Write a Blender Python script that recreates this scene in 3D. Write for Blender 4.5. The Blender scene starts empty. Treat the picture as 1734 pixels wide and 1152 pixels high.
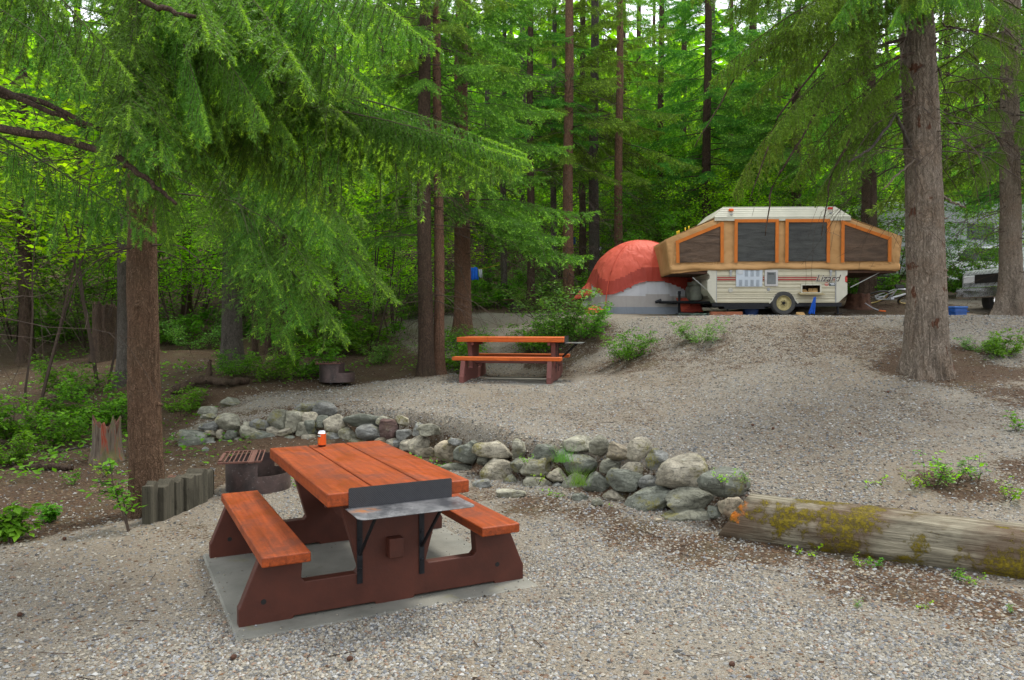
import bpy, bmesh, math, random
import numpy as np
from mathutils import Vector, Matrix, noise as mnoise

# ------------------------------------------------------------------ camera, world, sun, exposure
scene = bpy.context.scene
COL = scene.collection
CAM_H, PITCH, FPX = 1.739, 0.023, 1305.0          # eye height (m), downward tilt (rad), focal length in photo pixels
cam_data = bpy.data.cameras.new("camera")
cam = bpy.data.objects.new("camera", cam_data)
COL.objects.link(cam)
cam.location = (0, 0, CAM_H)
cam.rotation_euler = (math.pi / 2 - PITCH, 0.0, 0.004)
cam_data.sensor_width = 36.0
cam_data.lens = 36.0 * FPX / 1734.0
cam_data.clip_start = 0.05
cam_data.clip_end = 1500.0
scene.camera = cam
scene.render.resolution_x, scene.render.resolution_y = 1024, 680

SUN_EL, SUN_AZ = math.radians(62), math.radians(40)    # high soft light through a bright overcast
world = bpy.data.worlds.new("World")
scene.world = world
world.use_nodes = True
wn, wl = world.node_tree.nodes, world.node_tree.links
wn.clear()
wo = wn.new("ShaderNodeOutputWorld"); wb = wn.new("ShaderNodeBackground")
sky = wn.new("ShaderNodeTexSky"); sky.sky_type = 'NISHITA'; sky.sun_disc = False
sky.sun_elevation = SUN_EL; sky.sun_rotation = SUN_AZ; sky.altitude = 900; sky.dust_density = 4.0; sky.ozone_density = 1.0
mixw = wn.new("ShaderNodeMix"); mixw.data_type = 'RGBA'
mixw.inputs[0].default_value = 0.72
mixw.inputs[7].default_value = (9.6, 9.7, 9.9, 1)         # thin bright cloud over the sky
wl.new(sky.outputs[0], mixw.inputs[6]); wl.new(mixw.outputs[2], wb.inputs[0])
wb.inputs[1].default_value = 0.10
wl.new(wb.outputs[0], wo.inputs[0])

sun_data = bpy.data.lights.new("sun", 'SUN')
sun_data.energy = 1.5; sun_data.angle = math.radians(14); sun_data.color = (1.0, 0.96, 0.88)
sun = bpy.data.objects.new("sun", sun_data); COL.objects.link(sun)
sun.rotation_euler = (math.pi / 2 - SUN_EL, 0, math.pi - SUN_AZ)

scene.view_settings.view_transform = 'Standard'
scene.view_settings.look = 'None'
scene.view_settings.gamma = 1.0
scene.view_settings.exposure = 1.5
cy = scene.cycles
cy.max_bounces = 6; cy.diffuse_bounces = 3; cy.glossy_bounces = 2; cy.transmission_bounces = 3
cy.transparent_max_bounces = 6; cy.sample_clamp_indirect = 6.0

# ------------------------------------------------------------------ helpers
def at(px, py, D):
    """world point seen at photo pixel (px, py) at distance y = D"""
    u, v = (px - 867) / FPX, -(py - 576) / FPX
    dy = math.cos(PITCH) + v * math.sin(PITCH)
    dz = -math.sin(PITCH) + v * math.cos(PITCH)
    t = D / dy
    return Vector((u * t, D, CAM_H + dz * t))
def xat(px, D): return (px - 867) / FPX * D
def R(seed): return np.random.default_rng(seed)

def tag(o, label=None, cat=None, group=None, kind=None):
    if label: o['label'] = label
    if cat: o['category'] = cat
    if group: o['group'] = group
    if kind: o['kind'] = kind
    return o
def empty(name, loc=(0, 0, 0), rz=0.0, label=None, cat=None, group=None):
    o = bpy.data.objects.new(name, None); COL.objects.link(o)
    o.location = loc; o.rotation_euler = (0, 0, rz); o.empty_display_size = 0.2
    return tag(o, label, cat, group)
def link(name, me, parent=None, loc=None):
    o = bpy.data.objects.new(name, me); COL.objects.link(o)
    if parent: o.parent = parent
    if loc is not None: o.location = loc
    return o

def npmesh(name, V, F, mats, midx=None, smooth=False, attrs=None):
    """V (n,3), F (m,k) arrays -> mesh datablock; attrs {name: per-vertex array (n,) or (n,3)}"""
    V = np.asarray(V, dtype=np.float32); F = np.asarray(F, dtype=np.int32)
    me = bpy.data.meshes.new(name)
    n, m, k = len(V), len(F), F.shape[1]
    me.vertices.add(n); me.vertices.foreach_set("co", V.ravel())
    me.loops.add(m * k); me.loops.foreach_set("vertex_index", F.ravel())
    me.polygons.add(m); me.polygons.foreach_set("loop_start", np.arange(0, m * k, k, dtype=np.int32))
    try: me.polygons.foreach_set("loop_total", np.full(m, k, dtype=np.int32))
    except Exception: pass
    if midx is not None: me.polygons.foreach_set("material_index", np.asarray(midx, dtype=np.int32))
    me.polygons.foreach_set("use_smooth", np.full(m, bool(smooth)))
    for a, arr in (attrs or {}).items():
        arr = np.asarray(arr, dtype=np.float32)
        if arr.ndim == 1:
            at_ = me.attributes.new(a, 'FLOAT', 'POINT'); at_.data.foreach_set("value", arr)
        else:
            at_ = me.attributes.new(a, 'FLOAT_COLOR', 'POINT')
            at_.data.foreach_set("color", np.concatenate([arr, np.ones((n, 1), np.float32)], 1).ravel())
    for mt in (mats if isinstance(mats, (list, tuple)) else [mats]): me.materials.append(mt)
    me.update(calc_edges=True)
    return me

class MB:
    """collects simple solids; build() links them as ONE mesh object"""
    def __init__(s): s.v = []; s.f = []; s.mi = []; s.m = 0
    def add(s, vs, fs, M=None):
        b = len(s.v)
        s.v += [tuple(M @ Vector(p)) if M else tuple(p) for p in vs]
        s.f += [tuple(b + i for i in f) for f in fs]; s.mi += [s.m] * len(fs)
        return s
    def box(s, c, d, M=None, rot=None):
        x, y, z = d[0] / 2, d[1] / 2, d[2] / 2
        vs = [Vector((a * x, b_ * y, e * z)) for e in (-1, 1) for b_ in (-1, 1) for a in (-1, 1)]
        if rot: 
            rm = Matrix.Rotation(rot[0], 3, rot[1]); vs = [rm @ p for p in vs]
        vs = [p + Vector(c) for p in vs]
        return s.add(vs, [(0, 2, 3, 1), (4, 5, 7, 6), (0, 1, 5, 4), (2, 6, 7, 3), (0, 4, 6, 2), (1, 3, 7, 5)], M)
    def prism(s, poly, axis, a, b, M=None):
        """poly: 2D points extruded along axis between a and b"""
        def P(p, t): return {'x': (t, p[0], p[1]), 'y': (p[0], t, p[1]), 'z': (p[0], p[1], t)}[axis]
        n = len(poly)
        vs = [P(p, a) for p in poly] + [P(p, b) for p in poly]
        fs = [tuple(range(n))[::-1], tuple(range(n, 2 * n))] + [(i, (i + 1) % n, n + (i + 1) % n, n + i) for i in range(n)]
        return s.add(vs, fs, M)
    def tube(s, pts, rs, n=8, M=None, cap=True):
        pts = [Vector(p) for p in pts]
        if not isinstance(rs, (list, tuple)): rs = [rs] * len(pts)
        vs = []; up = Vector((0, 0, 1))
        for i, p in enumerate(pts):
            d = (pts[min(i + 1, len(pts) - 1)] - pts[max(i - 1, 0)]).normalized()
            ref = up if abs(d.z) < 0.9 else Vector((1, 0, 0))
            a = d.cross(ref).normalized(); b = d.cross(a)
            for k in range(n):
                t = 2 * math.pi * k / n
                vs.append(p + (a * math.cos(t) + b * math.sin(t)) * rs[i])
        fs = [(i * n + k, i * n + (k + 1) % n, (i + 1) * n + (k + 1) % n, (i + 1) * n + k) for i in range(len(pts) - 1) for k in range(n)]
        if cap: fs += [tuple(range(n))[::-1], tuple(range((len(pts) - 1) * n, len(pts) * n))]
        return s.add(vs, fs, M)
    def lathe(s, prof, n=24, M=None, c=(0, 0, 0), a0=0, a1=2 * math.pi):
        full = abs(a1 - a0 - 2 * math.pi) < 1e-6
        k = n if full else n + 1
        vs = [(c[0] + r * math.cos(a0 + (a1 - a0) * j / n), c[1] + r * math.sin(a0 + (a1 - a0) * j / n), c[2] + z) for r, z in prof for j in range(k)]
        fs = [(i * k + j, i * k + (j + 1) % k, (i + 1) * k + (j + 1) % k, (i + 1) * k + j) for i in range(len(prof) - 1) for j in range(n)]
        return s.add(vs, fs, M)
    def build(s, name, mats, parent=None, bevel=0, smooth=False, seg=2, sharp=0.6):
        me = bpy.data.meshes.new(name); me.from_pydata(s.v, [], s.f)
        for m in (mats if isinstance(mats, (list, tuple)) else [mats]): me.materials.append(m)
        me.polygons.foreach_set("material_index", s.mi)
        bm = bmesh.new(); bm.from_mesh(me)
        bmesh.ops.remove_doubles(bm, verts=bm.verts, dist=1e-5)
        bmesh.ops.recalc_face_normals(bm, faces=bm.faces); bm.to_mesh(me); bm.free()
        if smooth:
            me.polygons.foreach_set("use_smooth", [True] * len(me.polygons))
            try: me.set_sharp_from_angle(angle=sharp)
            except Exception: pass
        me.update()
        o = link(name, me, parent)
        if bevel:
            b = o.modifiers.new("bevel", 'BEVEL'); b.width = bevel; b.segments = seg; b.limit_method = 'ANGLE'; b.angle_limit = 0.6
        return o

# ------------------------------------------------------------------ materials
class NT:
    def __init__(s, name):
        s.m = bpy.data.materials.new(name); s.m.use_nodes = True
        s.n = s.m.node_tree.nodes; s.l = s.m.node_tree.links
        s.b = s.n["Principled BSDF"]; s.out = s.n["Material Output"]
    def node(s, t, **kw):
        x = s.n.new(t)
        for k, v in kw.items(): setattr(x, k, v)
        return x
    def coord(s, kind='Object', scale=(1, 1, 1), rot=(0, 0, 0)):
        tc = s.node("ShaderNodeTexCoord"); mp = s.node("ShaderNodeMapping")
        mp.inputs['Scale'].default_value = scale; mp.inputs['Rotation'].default_value = rot
        s.l.new(tc.outputs[kind], mp.inputs[0]); return mp.outputs[0]
    def noise(s, vec, scale, detail=4, rough=0.55, dist=0.0):
        x = s.node("ShaderNodeTexNoise"); x.inputs['Scale'].default_value = scale
        x.inputs['Detail'].default_value = detail; x.inputs['Roughness'].default_value = rough; x.inputs['Distortion'].default_value = dist
        if vec: s.l.new(vec, x.inputs['Vector'])
        return x.outputs['Fac']
    def voro(s, vec, scale, feature='F1', out='Distance', rnd=1.0):
        x = s.node("ShaderNodeTexVoronoi"); x.feature = feature; x.inputs['Scale'].default_value = scale
        x.inputs['Randomness'].default_value = rnd
        if vec: s.l.new(vec, x.inputs['Vector'])
        return x.outputs[out]
    def ramp(s, fac, stops, interp='LINEAR'):
        x = s.node("ShaderNodeValToRGB"); cr = x.color_ramp; cr.interpolation = interp
        while len(cr.elements) < len(stops): cr.elements.new(0.5)
        for e, (p, c) in zip(cr.elements, stops):
            e.position = p; e.color = (c[0], c[1], c[2], 1) if isinstance(c, (tuple, list)) else (c, c, c, 1)
        s.l.new(fac, x.inputs[0]); return x.outputs[0]
    def mix(s, fac, a, b, mode='MIX'):
        x = s.node("ShaderNodeMix"); x.data_type = 'RGBA'; x.blend_type = mode
        for i, q in ((0, fac), (6, a), (7, b)):
            if isinstance(q, (int, float)): x.inputs[i].default_value = q if i == 0 else (q, q, q, 1)
            elif isinstance(q, tuple): x.inputs[i].default_value = (q[0], q[1], q[2], 1)
            else: s.l.new(q, x.inputs[i])
        return x.outputs[2]
    def math(s, op, a, b=None, clamp=False):
        x = s.node("ShaderNodeMath"); x.operation = op; x.use_clamp = clamp
        for i, q in ((0, a), (1, b)):
            if q is None: continue
            if isinstance(q, (int, float)): x.inputs[i].default_value = q
            else: s.l.new(q, x.inputs[i])
        return x.outputs[0]
    def attr(s, name, out='Fac'):
        x = s.node("ShaderNodeAttribute"); x.attribute_name = name; return x.outputs[out]
    def bump(s, h, strength=0.5, dist=0.01, normal=None):
        x = s.node("ShaderNodeBump"); x.inputs['Strength'].default_value = strength; x.inputs['Distance'].default_value = dist
        s.l.new(h, x.inputs['Height'])
        if normal: s.l.new(normal, x.inputs['Normal'])
        s.l.new(x.outputs[0], s.b.inputs['Normal']); return x.outputs[0]
    def set(s, col=None, rough=None, metal=None, spec=None):
        for k, v in (('Base Color', col), ('Roughness', rough), ('Metallic', metal), ('Specular IOR Level', spec)):
            if v is None: continue
            if isinstance(v, tuple): s.b.inputs[k].default_value = (v[0], v[1], v[2], 1)
            elif isinstance(v, (int, float)): s.b.inputs[k].default_value = v
            else: s.l.new(v, s.b.inputs[k])
        return s.m

def plain(name, col, rough=0.6, metal=0.0, var=0.25, scale=8, bump=0.15, bdist=0.003):
    """painted / worn surface: colour with mottling, dirt noise and fine bump"""
    t = NT(name); v = t.coord('Object')
    n = t.noise(v, scale, 6, 0.65); n2 = t.noise(v, scale * 9, 3)
    dark = tuple(c * (1 - var) for c in col); light = tuple(min(1, c * (1 + var * .6)) for c in col)
    c = t.mix(t.ramp(n, [(0.3, 0.0), (0.7, 1.0)]), dark, light)
    t.bump(n2, bump, bdist)
    return t.set(c, t.ramp(n, [(0.2, max(0, rough - .12)), (0.8, min(1, rough + .12))]), metal, spec=.3)

def wood_stain(name, base, worn, axis='Y', rough=0.38):
    """stained planks: long grain, dark checks, scuffed pale flecks and weathered patches"""
    t = NT(name)
    sc = {'X': (1.3, 30, 30), 'Y': (30, 1.3, 30), 'Z': (30, 30, 1.3)}[axis]; sc2 = {'X': (3, 120, 120), 'Y': (120, 3, 120), 'Z': (120, 120, 3)}[axis]
    v = t.coord('Object', sc); vo = t.coord('Object')
    g = t.noise(v, 1.0, 8, 0.68, 0.9); g2 = t.noise(t.coord('Object', sc2), 1.0, 4, 0.6)
    blotch = t.noise(vo, 2.4, 8, 0.72, .4); fine = t.noise(vo, 75, 5, 0.7); spots = t.noise(vo, 28, 5, .7)
    c = t.mix(t.ramp(g, [(0.34, 0.0), (0.64, 1.0)]), tuple(x * .60 for x in base), tuple(min(1, x * 1.28) for x in base))
    c = t.mix(t.ramp(g2, [(0.60, 0.0), (0.72, 0.7)]), c, tuple(x * 0.35 for x in base))
    c = t.mix(t.ramp(blotch, [(0.52, 0.0), (0.64, 0.65)]), c, worn)
    c = t.mix(t.ramp(spots, [(0.60, 0.0), (0.68, 0.7)]), c, tuple(x * 0.5 for x in worn))
    c = t.mix(t.ramp(fine, [(0.64, 0.0), (0.70, 0.55)]), c, tuple(min(1, x * 2.2 + .05) for x in base))
    t.bump(t.math('ADD', g, t.math('MULTIPLY', g2, .6)), 0.6, 0.003)
    return t.set(c, t.ramp(blotch, [(0.40, rough), (0.65, rough + .3)]), spec=0.25)

def leafmat(name, dark, light, tipcol=None, trans=0.45, rough=0.55, spec=.12):
    t = NT(name)
    oi = t.node("ShaderNodeObjectInfo")
    geo = t.node("ShaderNodeNewGeometry")
    n = t.noise(geo.outputs['Position'], 1.1, 3, 0.6)
    rnd = t.attr('rnd')
    f = t.math('ADD', t.math('MULTIPLY', rnd, 0.65), t.math('MULTIPLY', t.ramp(n, [(0.3, 0.0), (0.7, 1.0)]), 0.35))
    c = t.mix(f, dark, light)
    hsv = t.node("ShaderNodeHueSaturation")
    t.l.new(t.math('ADD', t.math('MULTIPLY', oi.outputs['Random'], 0.03), 0.485), hsv.inputs['Hue'])
    t.l.new(t.math('ADD', t.math('MULTIPLY', oi.outputs['Random'], 0.25), 0.87), hsv.inputs['Value'])
    t.l.new(c, hsv.inputs['Color']); c = hsv.outputs[0]
    if tipcol: c = t.mix(t.attr('tip'), c, tipcol)
    t.set(c, rough, spec=spec)
    tr = t.node("ShaderNodeBsdfTranslucent"); ms = t.node("ShaderNodeMixShader"); ms.inputs[0].default_value = trans
    c2 = t.mix(1.0, c, (1.35, 1.45, 0.45), 'MULTIPLY')
    t.l.new(c2, tr.inputs[0]); t.l.new(t.b.outputs[0], ms.inputs[1]); t.l.new(tr.outputs[0], ms.inputs[2])
    t.l.new(ms.outputs[0], t.out.inputs[0])
    return t.m

def barkmat(name, c1, c2, c3, sc=1.0, fleck=None):
    """scaly bark: stretched, warped plates broken up by noise at several scales"""
    t = NT(name); vo = t.coord('Object')
    warp = t.node("ShaderNodeTexNoise"); warp.inputs['Scale'].default_value = 7 * sc; warp.inputs['Detail'].default_value = 5; t.l.new(vo, warp.inputs['Vector'])
    add = t.node("ShaderNodeVectorMath"); add.operation = 'MULTIPLY_ADD'; add.inputs[1].default_value = (.16 / sc, .16 / sc, .16 / sc); t.l.new(warp.outputs['Color'], add.inputs[0]); t.l.new(vo, add.inputs[2])
    mp = t.node("ShaderNodeMapping"); mp.inputs['Scale'].default_value = (34 * sc, 34 * sc, 9 * sc); t.l.new(add.outputs[0], mp.inputs[0])
    n = t.noise(mp.outputs[0], 1.0, 8, 0.72, 0.4); w = t.voro(mp.outputs[0], 1.1, 'DISTANCE_TO_EDGE')
    n2 = t.noise(vo, 1.6, 6, 0.65); n3 = t.noise(vo, 70 * sc, 5, 0.75); long_ = t.noise(t.coord('Object', (9 * sc, 9 * sc, .9)), 1.0, 5, .6, .5)
    c = t.mix(t.ramp(n, [(0.32, 0.0), (0.66, 1.0)]), c1, c2)
    c = t.mix(t.ramp(n2, [(0.48, 0.0), (0.68, 0.75)]), c, c3)
    c = t.mix(t.ramp(long_, [(0.30, 0.7), (0.45, 0.0)]), c, tuple(x * .45 for x in c1))
    crack = t.math('MULTIPLY', t.ramp(w, [(0.0, 1.0), (0.16, 0.0)]), t.ramp(n3, [(.35, .1), (.65, .75)]))
    c = t.mix(crack, c, tuple(x * .3 for x in c1))
    c = t.mix(t.ramp(n3, [(0.56, 0.0), (0.68, 0.8)]), c, fleck or tuple(min(1, x * 1.5) for x in c2))
    h = t.math('ADD', t.math('MULTIPLY', t.ramp(w, [(0.0, 0.0), (0.25, 1.0)]), 0.5), t.math('ADD', n, t.math('ADD', t.math('MULTIPLY', n3, 0.6), long_)))
    t.bump(h, 1.0, 0.022)
    return t.set(c, 0.92, spec=0.12)

M = {}
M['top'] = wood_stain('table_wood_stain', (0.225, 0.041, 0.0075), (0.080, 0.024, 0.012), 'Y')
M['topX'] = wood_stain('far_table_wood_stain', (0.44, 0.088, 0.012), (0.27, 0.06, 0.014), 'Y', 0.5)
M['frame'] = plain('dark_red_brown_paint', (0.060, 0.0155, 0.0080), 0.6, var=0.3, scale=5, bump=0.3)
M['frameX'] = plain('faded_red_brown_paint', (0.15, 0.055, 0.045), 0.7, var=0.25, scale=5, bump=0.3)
M['iron'] = plain('black_iron', (0.016, 0.017, 0.020), 0.42, 0.5, var=0.4, scale=12)
M['dark'] = plain('dark_recess', (0.012, 0.011, 0.010), 0.8)
M['green_leaf'] = leafmat('bright_leaf', (0.080, 0.23, 0.008), (0.36, 0.60, 0.018), trans=0.6)
M['lush_leaf'] = leafmat('lush_leaf', (0.030, 0.115, 0.008), (0.15, 0.34, 0.022), trans=0.42)
M['dull_leaf'] = leafmat('shrub_leaf', (0.05, 0.16, 0.03), (0.20, 0.36, 0.07), trans=0.35)
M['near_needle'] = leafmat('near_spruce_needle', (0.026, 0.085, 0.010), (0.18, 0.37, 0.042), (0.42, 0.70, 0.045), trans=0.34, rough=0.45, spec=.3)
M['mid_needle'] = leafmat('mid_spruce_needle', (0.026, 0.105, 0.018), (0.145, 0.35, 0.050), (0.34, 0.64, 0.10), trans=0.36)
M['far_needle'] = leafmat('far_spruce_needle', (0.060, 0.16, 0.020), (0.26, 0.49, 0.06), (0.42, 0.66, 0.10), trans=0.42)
M['olive_needle'] = leafmat('olive_spruce_needle', (0.040, 0.090, 0.012), (0.18, 0.29, 0.035), (0.34, 0.54, 0.06), trans=0.32)
M['twig'] = plain('twig_bark', (0.050, 0.034, 0.024), 0.9, var=0.4, scale=20)
M['bark_left'] = barkmat('brown_flaky_bark', (0.085, 0.050, 0.029), (0.19, 0.115, 0.072), (0.13, 0.095, 0.06), 1.3, (0.36, 0.24, 0.17))
M['bark_right'] = barkmat('grey_brown_bark', (0.135, 0.108, 0.082), (0.28, 0.23, 0.18), (0.17, 0.115, 0.075), 0.9, (0.38, 0.33, 0.27))
M['bark_dark'] = barkmat('dark_bark', (0.040, 0.028, 0.021), (0.105, 0.070, 0.048), (0.07, 0.055, 0.035), 1.0)
M['bark_grey'] = barkmat('grey_bark', (0.055, 0.048, 0.040), (0.135, 0.118, 0.10), (0.085, 0.07, 0.055), 1.0)
M['bark_red'] = barkmat('reddish_bark', (0.10, 0.055, 0.034), (0.22, 0.125, 0.080), (0.15, 0.10, 0.07), 1.0)

# ------------------------------------------------------------------ terrain heights
UP = [  # (photo x, distance, height) on the raised gravel
 (330,10.6,.25),(400,11,.45),(520,10.9,.55),(600,10.5,.55),(700,10,.52),(735,9.0,.5),(850,8.6,.47),(1000,8.2,.47),(1100,7.6,.48),
 (1230,7,.40),(1350,6.6,.29),(1500,6.3,.27),(1734,6.0,.26),(2000,6,.28),(867,10,.56),(540,12.3,.66),(600,13,.72),(700,13.5,.8),
 (867,12.5,.73),(867,14.3,.76),(1000,12.5,.78),(1000,14,.95),(960,15.2,1.28),(960,16.6,1.85),(1130,12,.9),(1130,13.5,1.3),(1130,15,1.86),
 (1300,11,.95),(1300,12.5,1.35),(1300,14,1.865),(1570,10.5,1.05),(1570,9,.75),(1570,12,1.5),(1570,13.5,1.875),(1680,11,1.22),
 (1200,9,.66),(1600,8.7,.71),(1734,8.7,.74),(1734,7.2,.5),(1734,12.5,1.7),(1700,13.5,1.89),(2100,10,1.1),(2100,13,1.9),(2100,8,.7),
 (850,16,1.25),(850,18,1.62),(850,20,1.93),(867,21,2.0),(777,17,1.49),(700,17,1.2),(650,18,1.3),
 (1100,17.4,1.9),(1300,17.4,1.9),(1500,17,1.95),(1700,16,1.95),(1060,19,1.97),(1400,19,2.15),(1400,24,2.65),(1400,30,3.2),(1750,19,2.2),(1750,25,2.7),
 (1050,24,2.4),(2100,24,2.7),(900,27,2.9),(867,32,3.8),(1300,38,5.0),(1700,38,4.6)]
LOW = [ # forest floor and the lower camp pad
 (0,9,0),(300,9.6,0),(100,8,0),(60,10,.02),(0,12,.32),(50,17,.9),(250,16,1.07),(385,14,.94),(350,12.5,.70),(300,10.8,.12),(420,11.3,.38),(-300,14,.5),(-300,9,.05),
 (165,9.8,.06),(450,13,.78),(560,15,.83),(600,17,1.03),(0,20,1.52),(300,22,1.75),(500,24,1.9),(700,25,2.3),(900,27,2.9),(-400,22,1.4),
 (700,10,.1),(900,9,.1),(1100,8,.1),(1400,7,.05),(1800,6,.0),(0,30,3.4),(500,32,4.2),(867,32,3.8),(1300,38,5.0),(1700,38,4.6),(2200,8,0),
 (700,17,1.2),(650,14,.78),(760,17,1.4)]
FARP = [(-60,45,8),(-30,45,8),(-12,45,8),(0,45,7.5),(14,45,6.5),(30,45,6),(60,45,6),(-40,70,16),(0,70,15),(40,70,13),(-80,100,24),(0,110,26),(80,100,22),(-160,60,12),(160,60,8)]
NEARP = [(-12,3,0),(-6,3,0),(0,3,0),(6,3,0),(12,3,0),(-6,0,0),(6,0,0),(-4,5,0),(0,5,0),(4,5,0),(-5,7,0),(0,7,0),(-12,0,0),(12,0,0),(0,-10,0),(30,-10,0),(-30,-10,0),(-30,8,0),(-2,8.5,0),(-14,7,.0)]
def _rbf(pts):
    P = np.array([(p[0], p[1]) for p in pts], float); z = np.array([p[2] for p in pts], float)
    d = np.sqrt(((P[:, None] - P[None]) ** 2).sum(2) + 1.0)
    n = len(P); A = np.zeros((n + 3, n + 3)); A[:n, :n] = -d - np.eye(n) * 0.01
    A[:n, n] = 1; A[:n, n + 1:] = P; A[n, :n] = 1; A[n + 1:, :n] = P.T
    w = np.linalg.solve(A, np.concatenate([z, np.zeros(3)]))
    def f(x, y):
        x = np.asarray(x, float); y = np.asarray(y, float); s = x.shape; x = x.ravel(); y = y.ravel()
        out = np.zeros(len(x))
        for i in range(0, len(x), 20000):
            q = np.stack([x[i:i + 20000], y[i:i + 20000]], 1)
            dd = np.sqrt(((q[:, None] - P[None]) ** 2).sum(2) + 1.0)
            out[i:i + 20000] = -dd @ w[:n] + w[n] + q @ w[n + 1:]
        return out.reshape(s)
    return f
_cv = lambda L: [(xat(a, b), b, c) for a, b, c in L]
F_up = _rbf(_cv(UP) + FARP + [(30,-10,.3),(-20,20,1.5),(-30,0,0),(12,3,.2)])
F_low = _rbf(_cv(LOW) + FARP + NEARP)
WALL = [(xat(a, b), b) for a, b in ((318,10.62),(420,10.62),(560,10.62),(700,10.1),(811,8.8),(887,8.2),(984,8.0),(1056,7.3),(1170,6.9),(1230,6.4),(1480,6.05),(1734,5.5),(2100,5.2))]
LEFT = [(xat(a, b), b) for a, b in ((740,26),(640,20),(690,17),(748,15),(738,14.0),(700,13.6),(600,13.1),(540,12.5),(460,12.1),(400,11.8),(340,11.2),(300,10.8))]
POLY = np.array(WALL + [(60, 5.2), (60, 60), (-2.6, 60)] + LEFT)
def poly_sd(x, y):
    x = np.asarray(x, float).ravel(); y = np.asarray(y, float).ravel()
    best = np.full(len(x), 1e9); inside = np.zeros(len(x), bool); seg = np.zeros(len(x), int)
    n = len(POLY)
    for i in range(n):
        a, b = POLY[i], POLY[(i + 1) % n]; d = b - a
        t = np.clip(((x - a[0]) * d[0] + (y - a[1]) * d[1]) / (d @ d), 0, 1)
        q = np.hypot(x - a[0] - t * d[0], y - a[1] - t * d[1])
        m = q < best; best[m] = q[m]; seg[m] = i
        c = (a[1] > y) != (b[1] > y)
        with np.errstate(all='ignore'): xi = (b[0] - a[0]) * (y - a[1]) / (b[1] - a[1]) + a[0]
        inside ^= c & (x < xi)
    return np.where(inside, best, -best), seg
def vnoise(x, y, s, seed=0):
    """cheap smooth value noise in [-1,1]"""
    x = np.asarray(x) / s + seed * 17.3; y = np.asarray(y) / s - seed * 9.1
    xi = np.floor(x).astype(np.int64); yi = np.floor(y).astype(np.int64); fx = x - xi; fy = y - yi
    def h(a, b):
        n = (a * 374761393 + b * 668265263 + seed * 1442695041) & 0x7fffffff
        n = ((n ^ (n >> 13)) * 1274126177) & 0x7fffffff
        return ((n ^ (n >> 16)) & 0xffff) / 32767.5 - 1
    u = fx * fx * (3 - 2 * fx); v = fy * fy * (3 - 2 * fy)
    return (h(xi, yi) * (1 - u) + h(xi + 1, yi) * u) * (1 - v) + (h(xi, yi + 1) * (1 - u) + h(xi + 1, yi + 1) * u) * v
def sstep(a, b, x):
    t = np.clip((x - a) / (b - a), 0, 1); return t * t * (3 - 2 * t)
def Hn(x, y):
    """ground height, mask of raised gravel, distance to its edge (vectorised)"""
    x = np.asarray(x, float); y = np.asarray(y, float); sh = x.shape
    xr, yr = x.ravel(), y.ravel()
    sd, seg = poly_sd(xr, yr)
    nw = len(WALL) - 1
    w = np.where(seg < nw, 0.16, 0.55); w = np.where((seg >= 9) & (seg < nw), 0.14, w)
    off = np.where(seg < nw, 0.12, 0.0)
    m = sstep(-w, w, sd - off)
    up, lo = F_up(xr, yr), F_low(xr, yr)
    cap = 1.865 + .16 * np.clip(yr - 17.1, 0, None); dd = (up - cap) / .05
    up = np.where((xr > .6) & (yr < 26), up - .05 * np.where(dd > 20, dd, np.log1p(np.exp(np.minimum(dd, 20)))) * sstep(.6, 1.6, xr), up)
    lo = np.where(yr < 6.8, np.minimum(np.abs(lo), 0.02) * np.sign(lo) , lo)
    z = lo * (1 - m) + up * m
    rough = 0.012 * vnoise(xr, yr, .9, 1) + 0.006 * vnoise(xr, yr, .31, 2)
    pad = (np.abs(xr + 1.1) < 1.6) & (np.abs(yr - 5.3) < 1.7)
    forest = (1 - m) * sstep(7.5, 10, yr)
    z = z + np.where(pad, 0, rough) + forest * (0.05 * vnoise(xr, yr, 1.4, 3) + 0.02 * vnoise(xr, yr, .4, 4)) + sstep(24, 40, yr) * 0.3 * vnoise(xr, yr, 4, 5)
    return z.reshape(sh), m.reshape(sh), sd.reshape(sh)
def H(x, y): return float(Hn(np.array([x]), np.array([y]))[0][0])
def ground(px, D): 
    x = xat(px, D); return Vector((x, D, H(x, D)))

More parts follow.
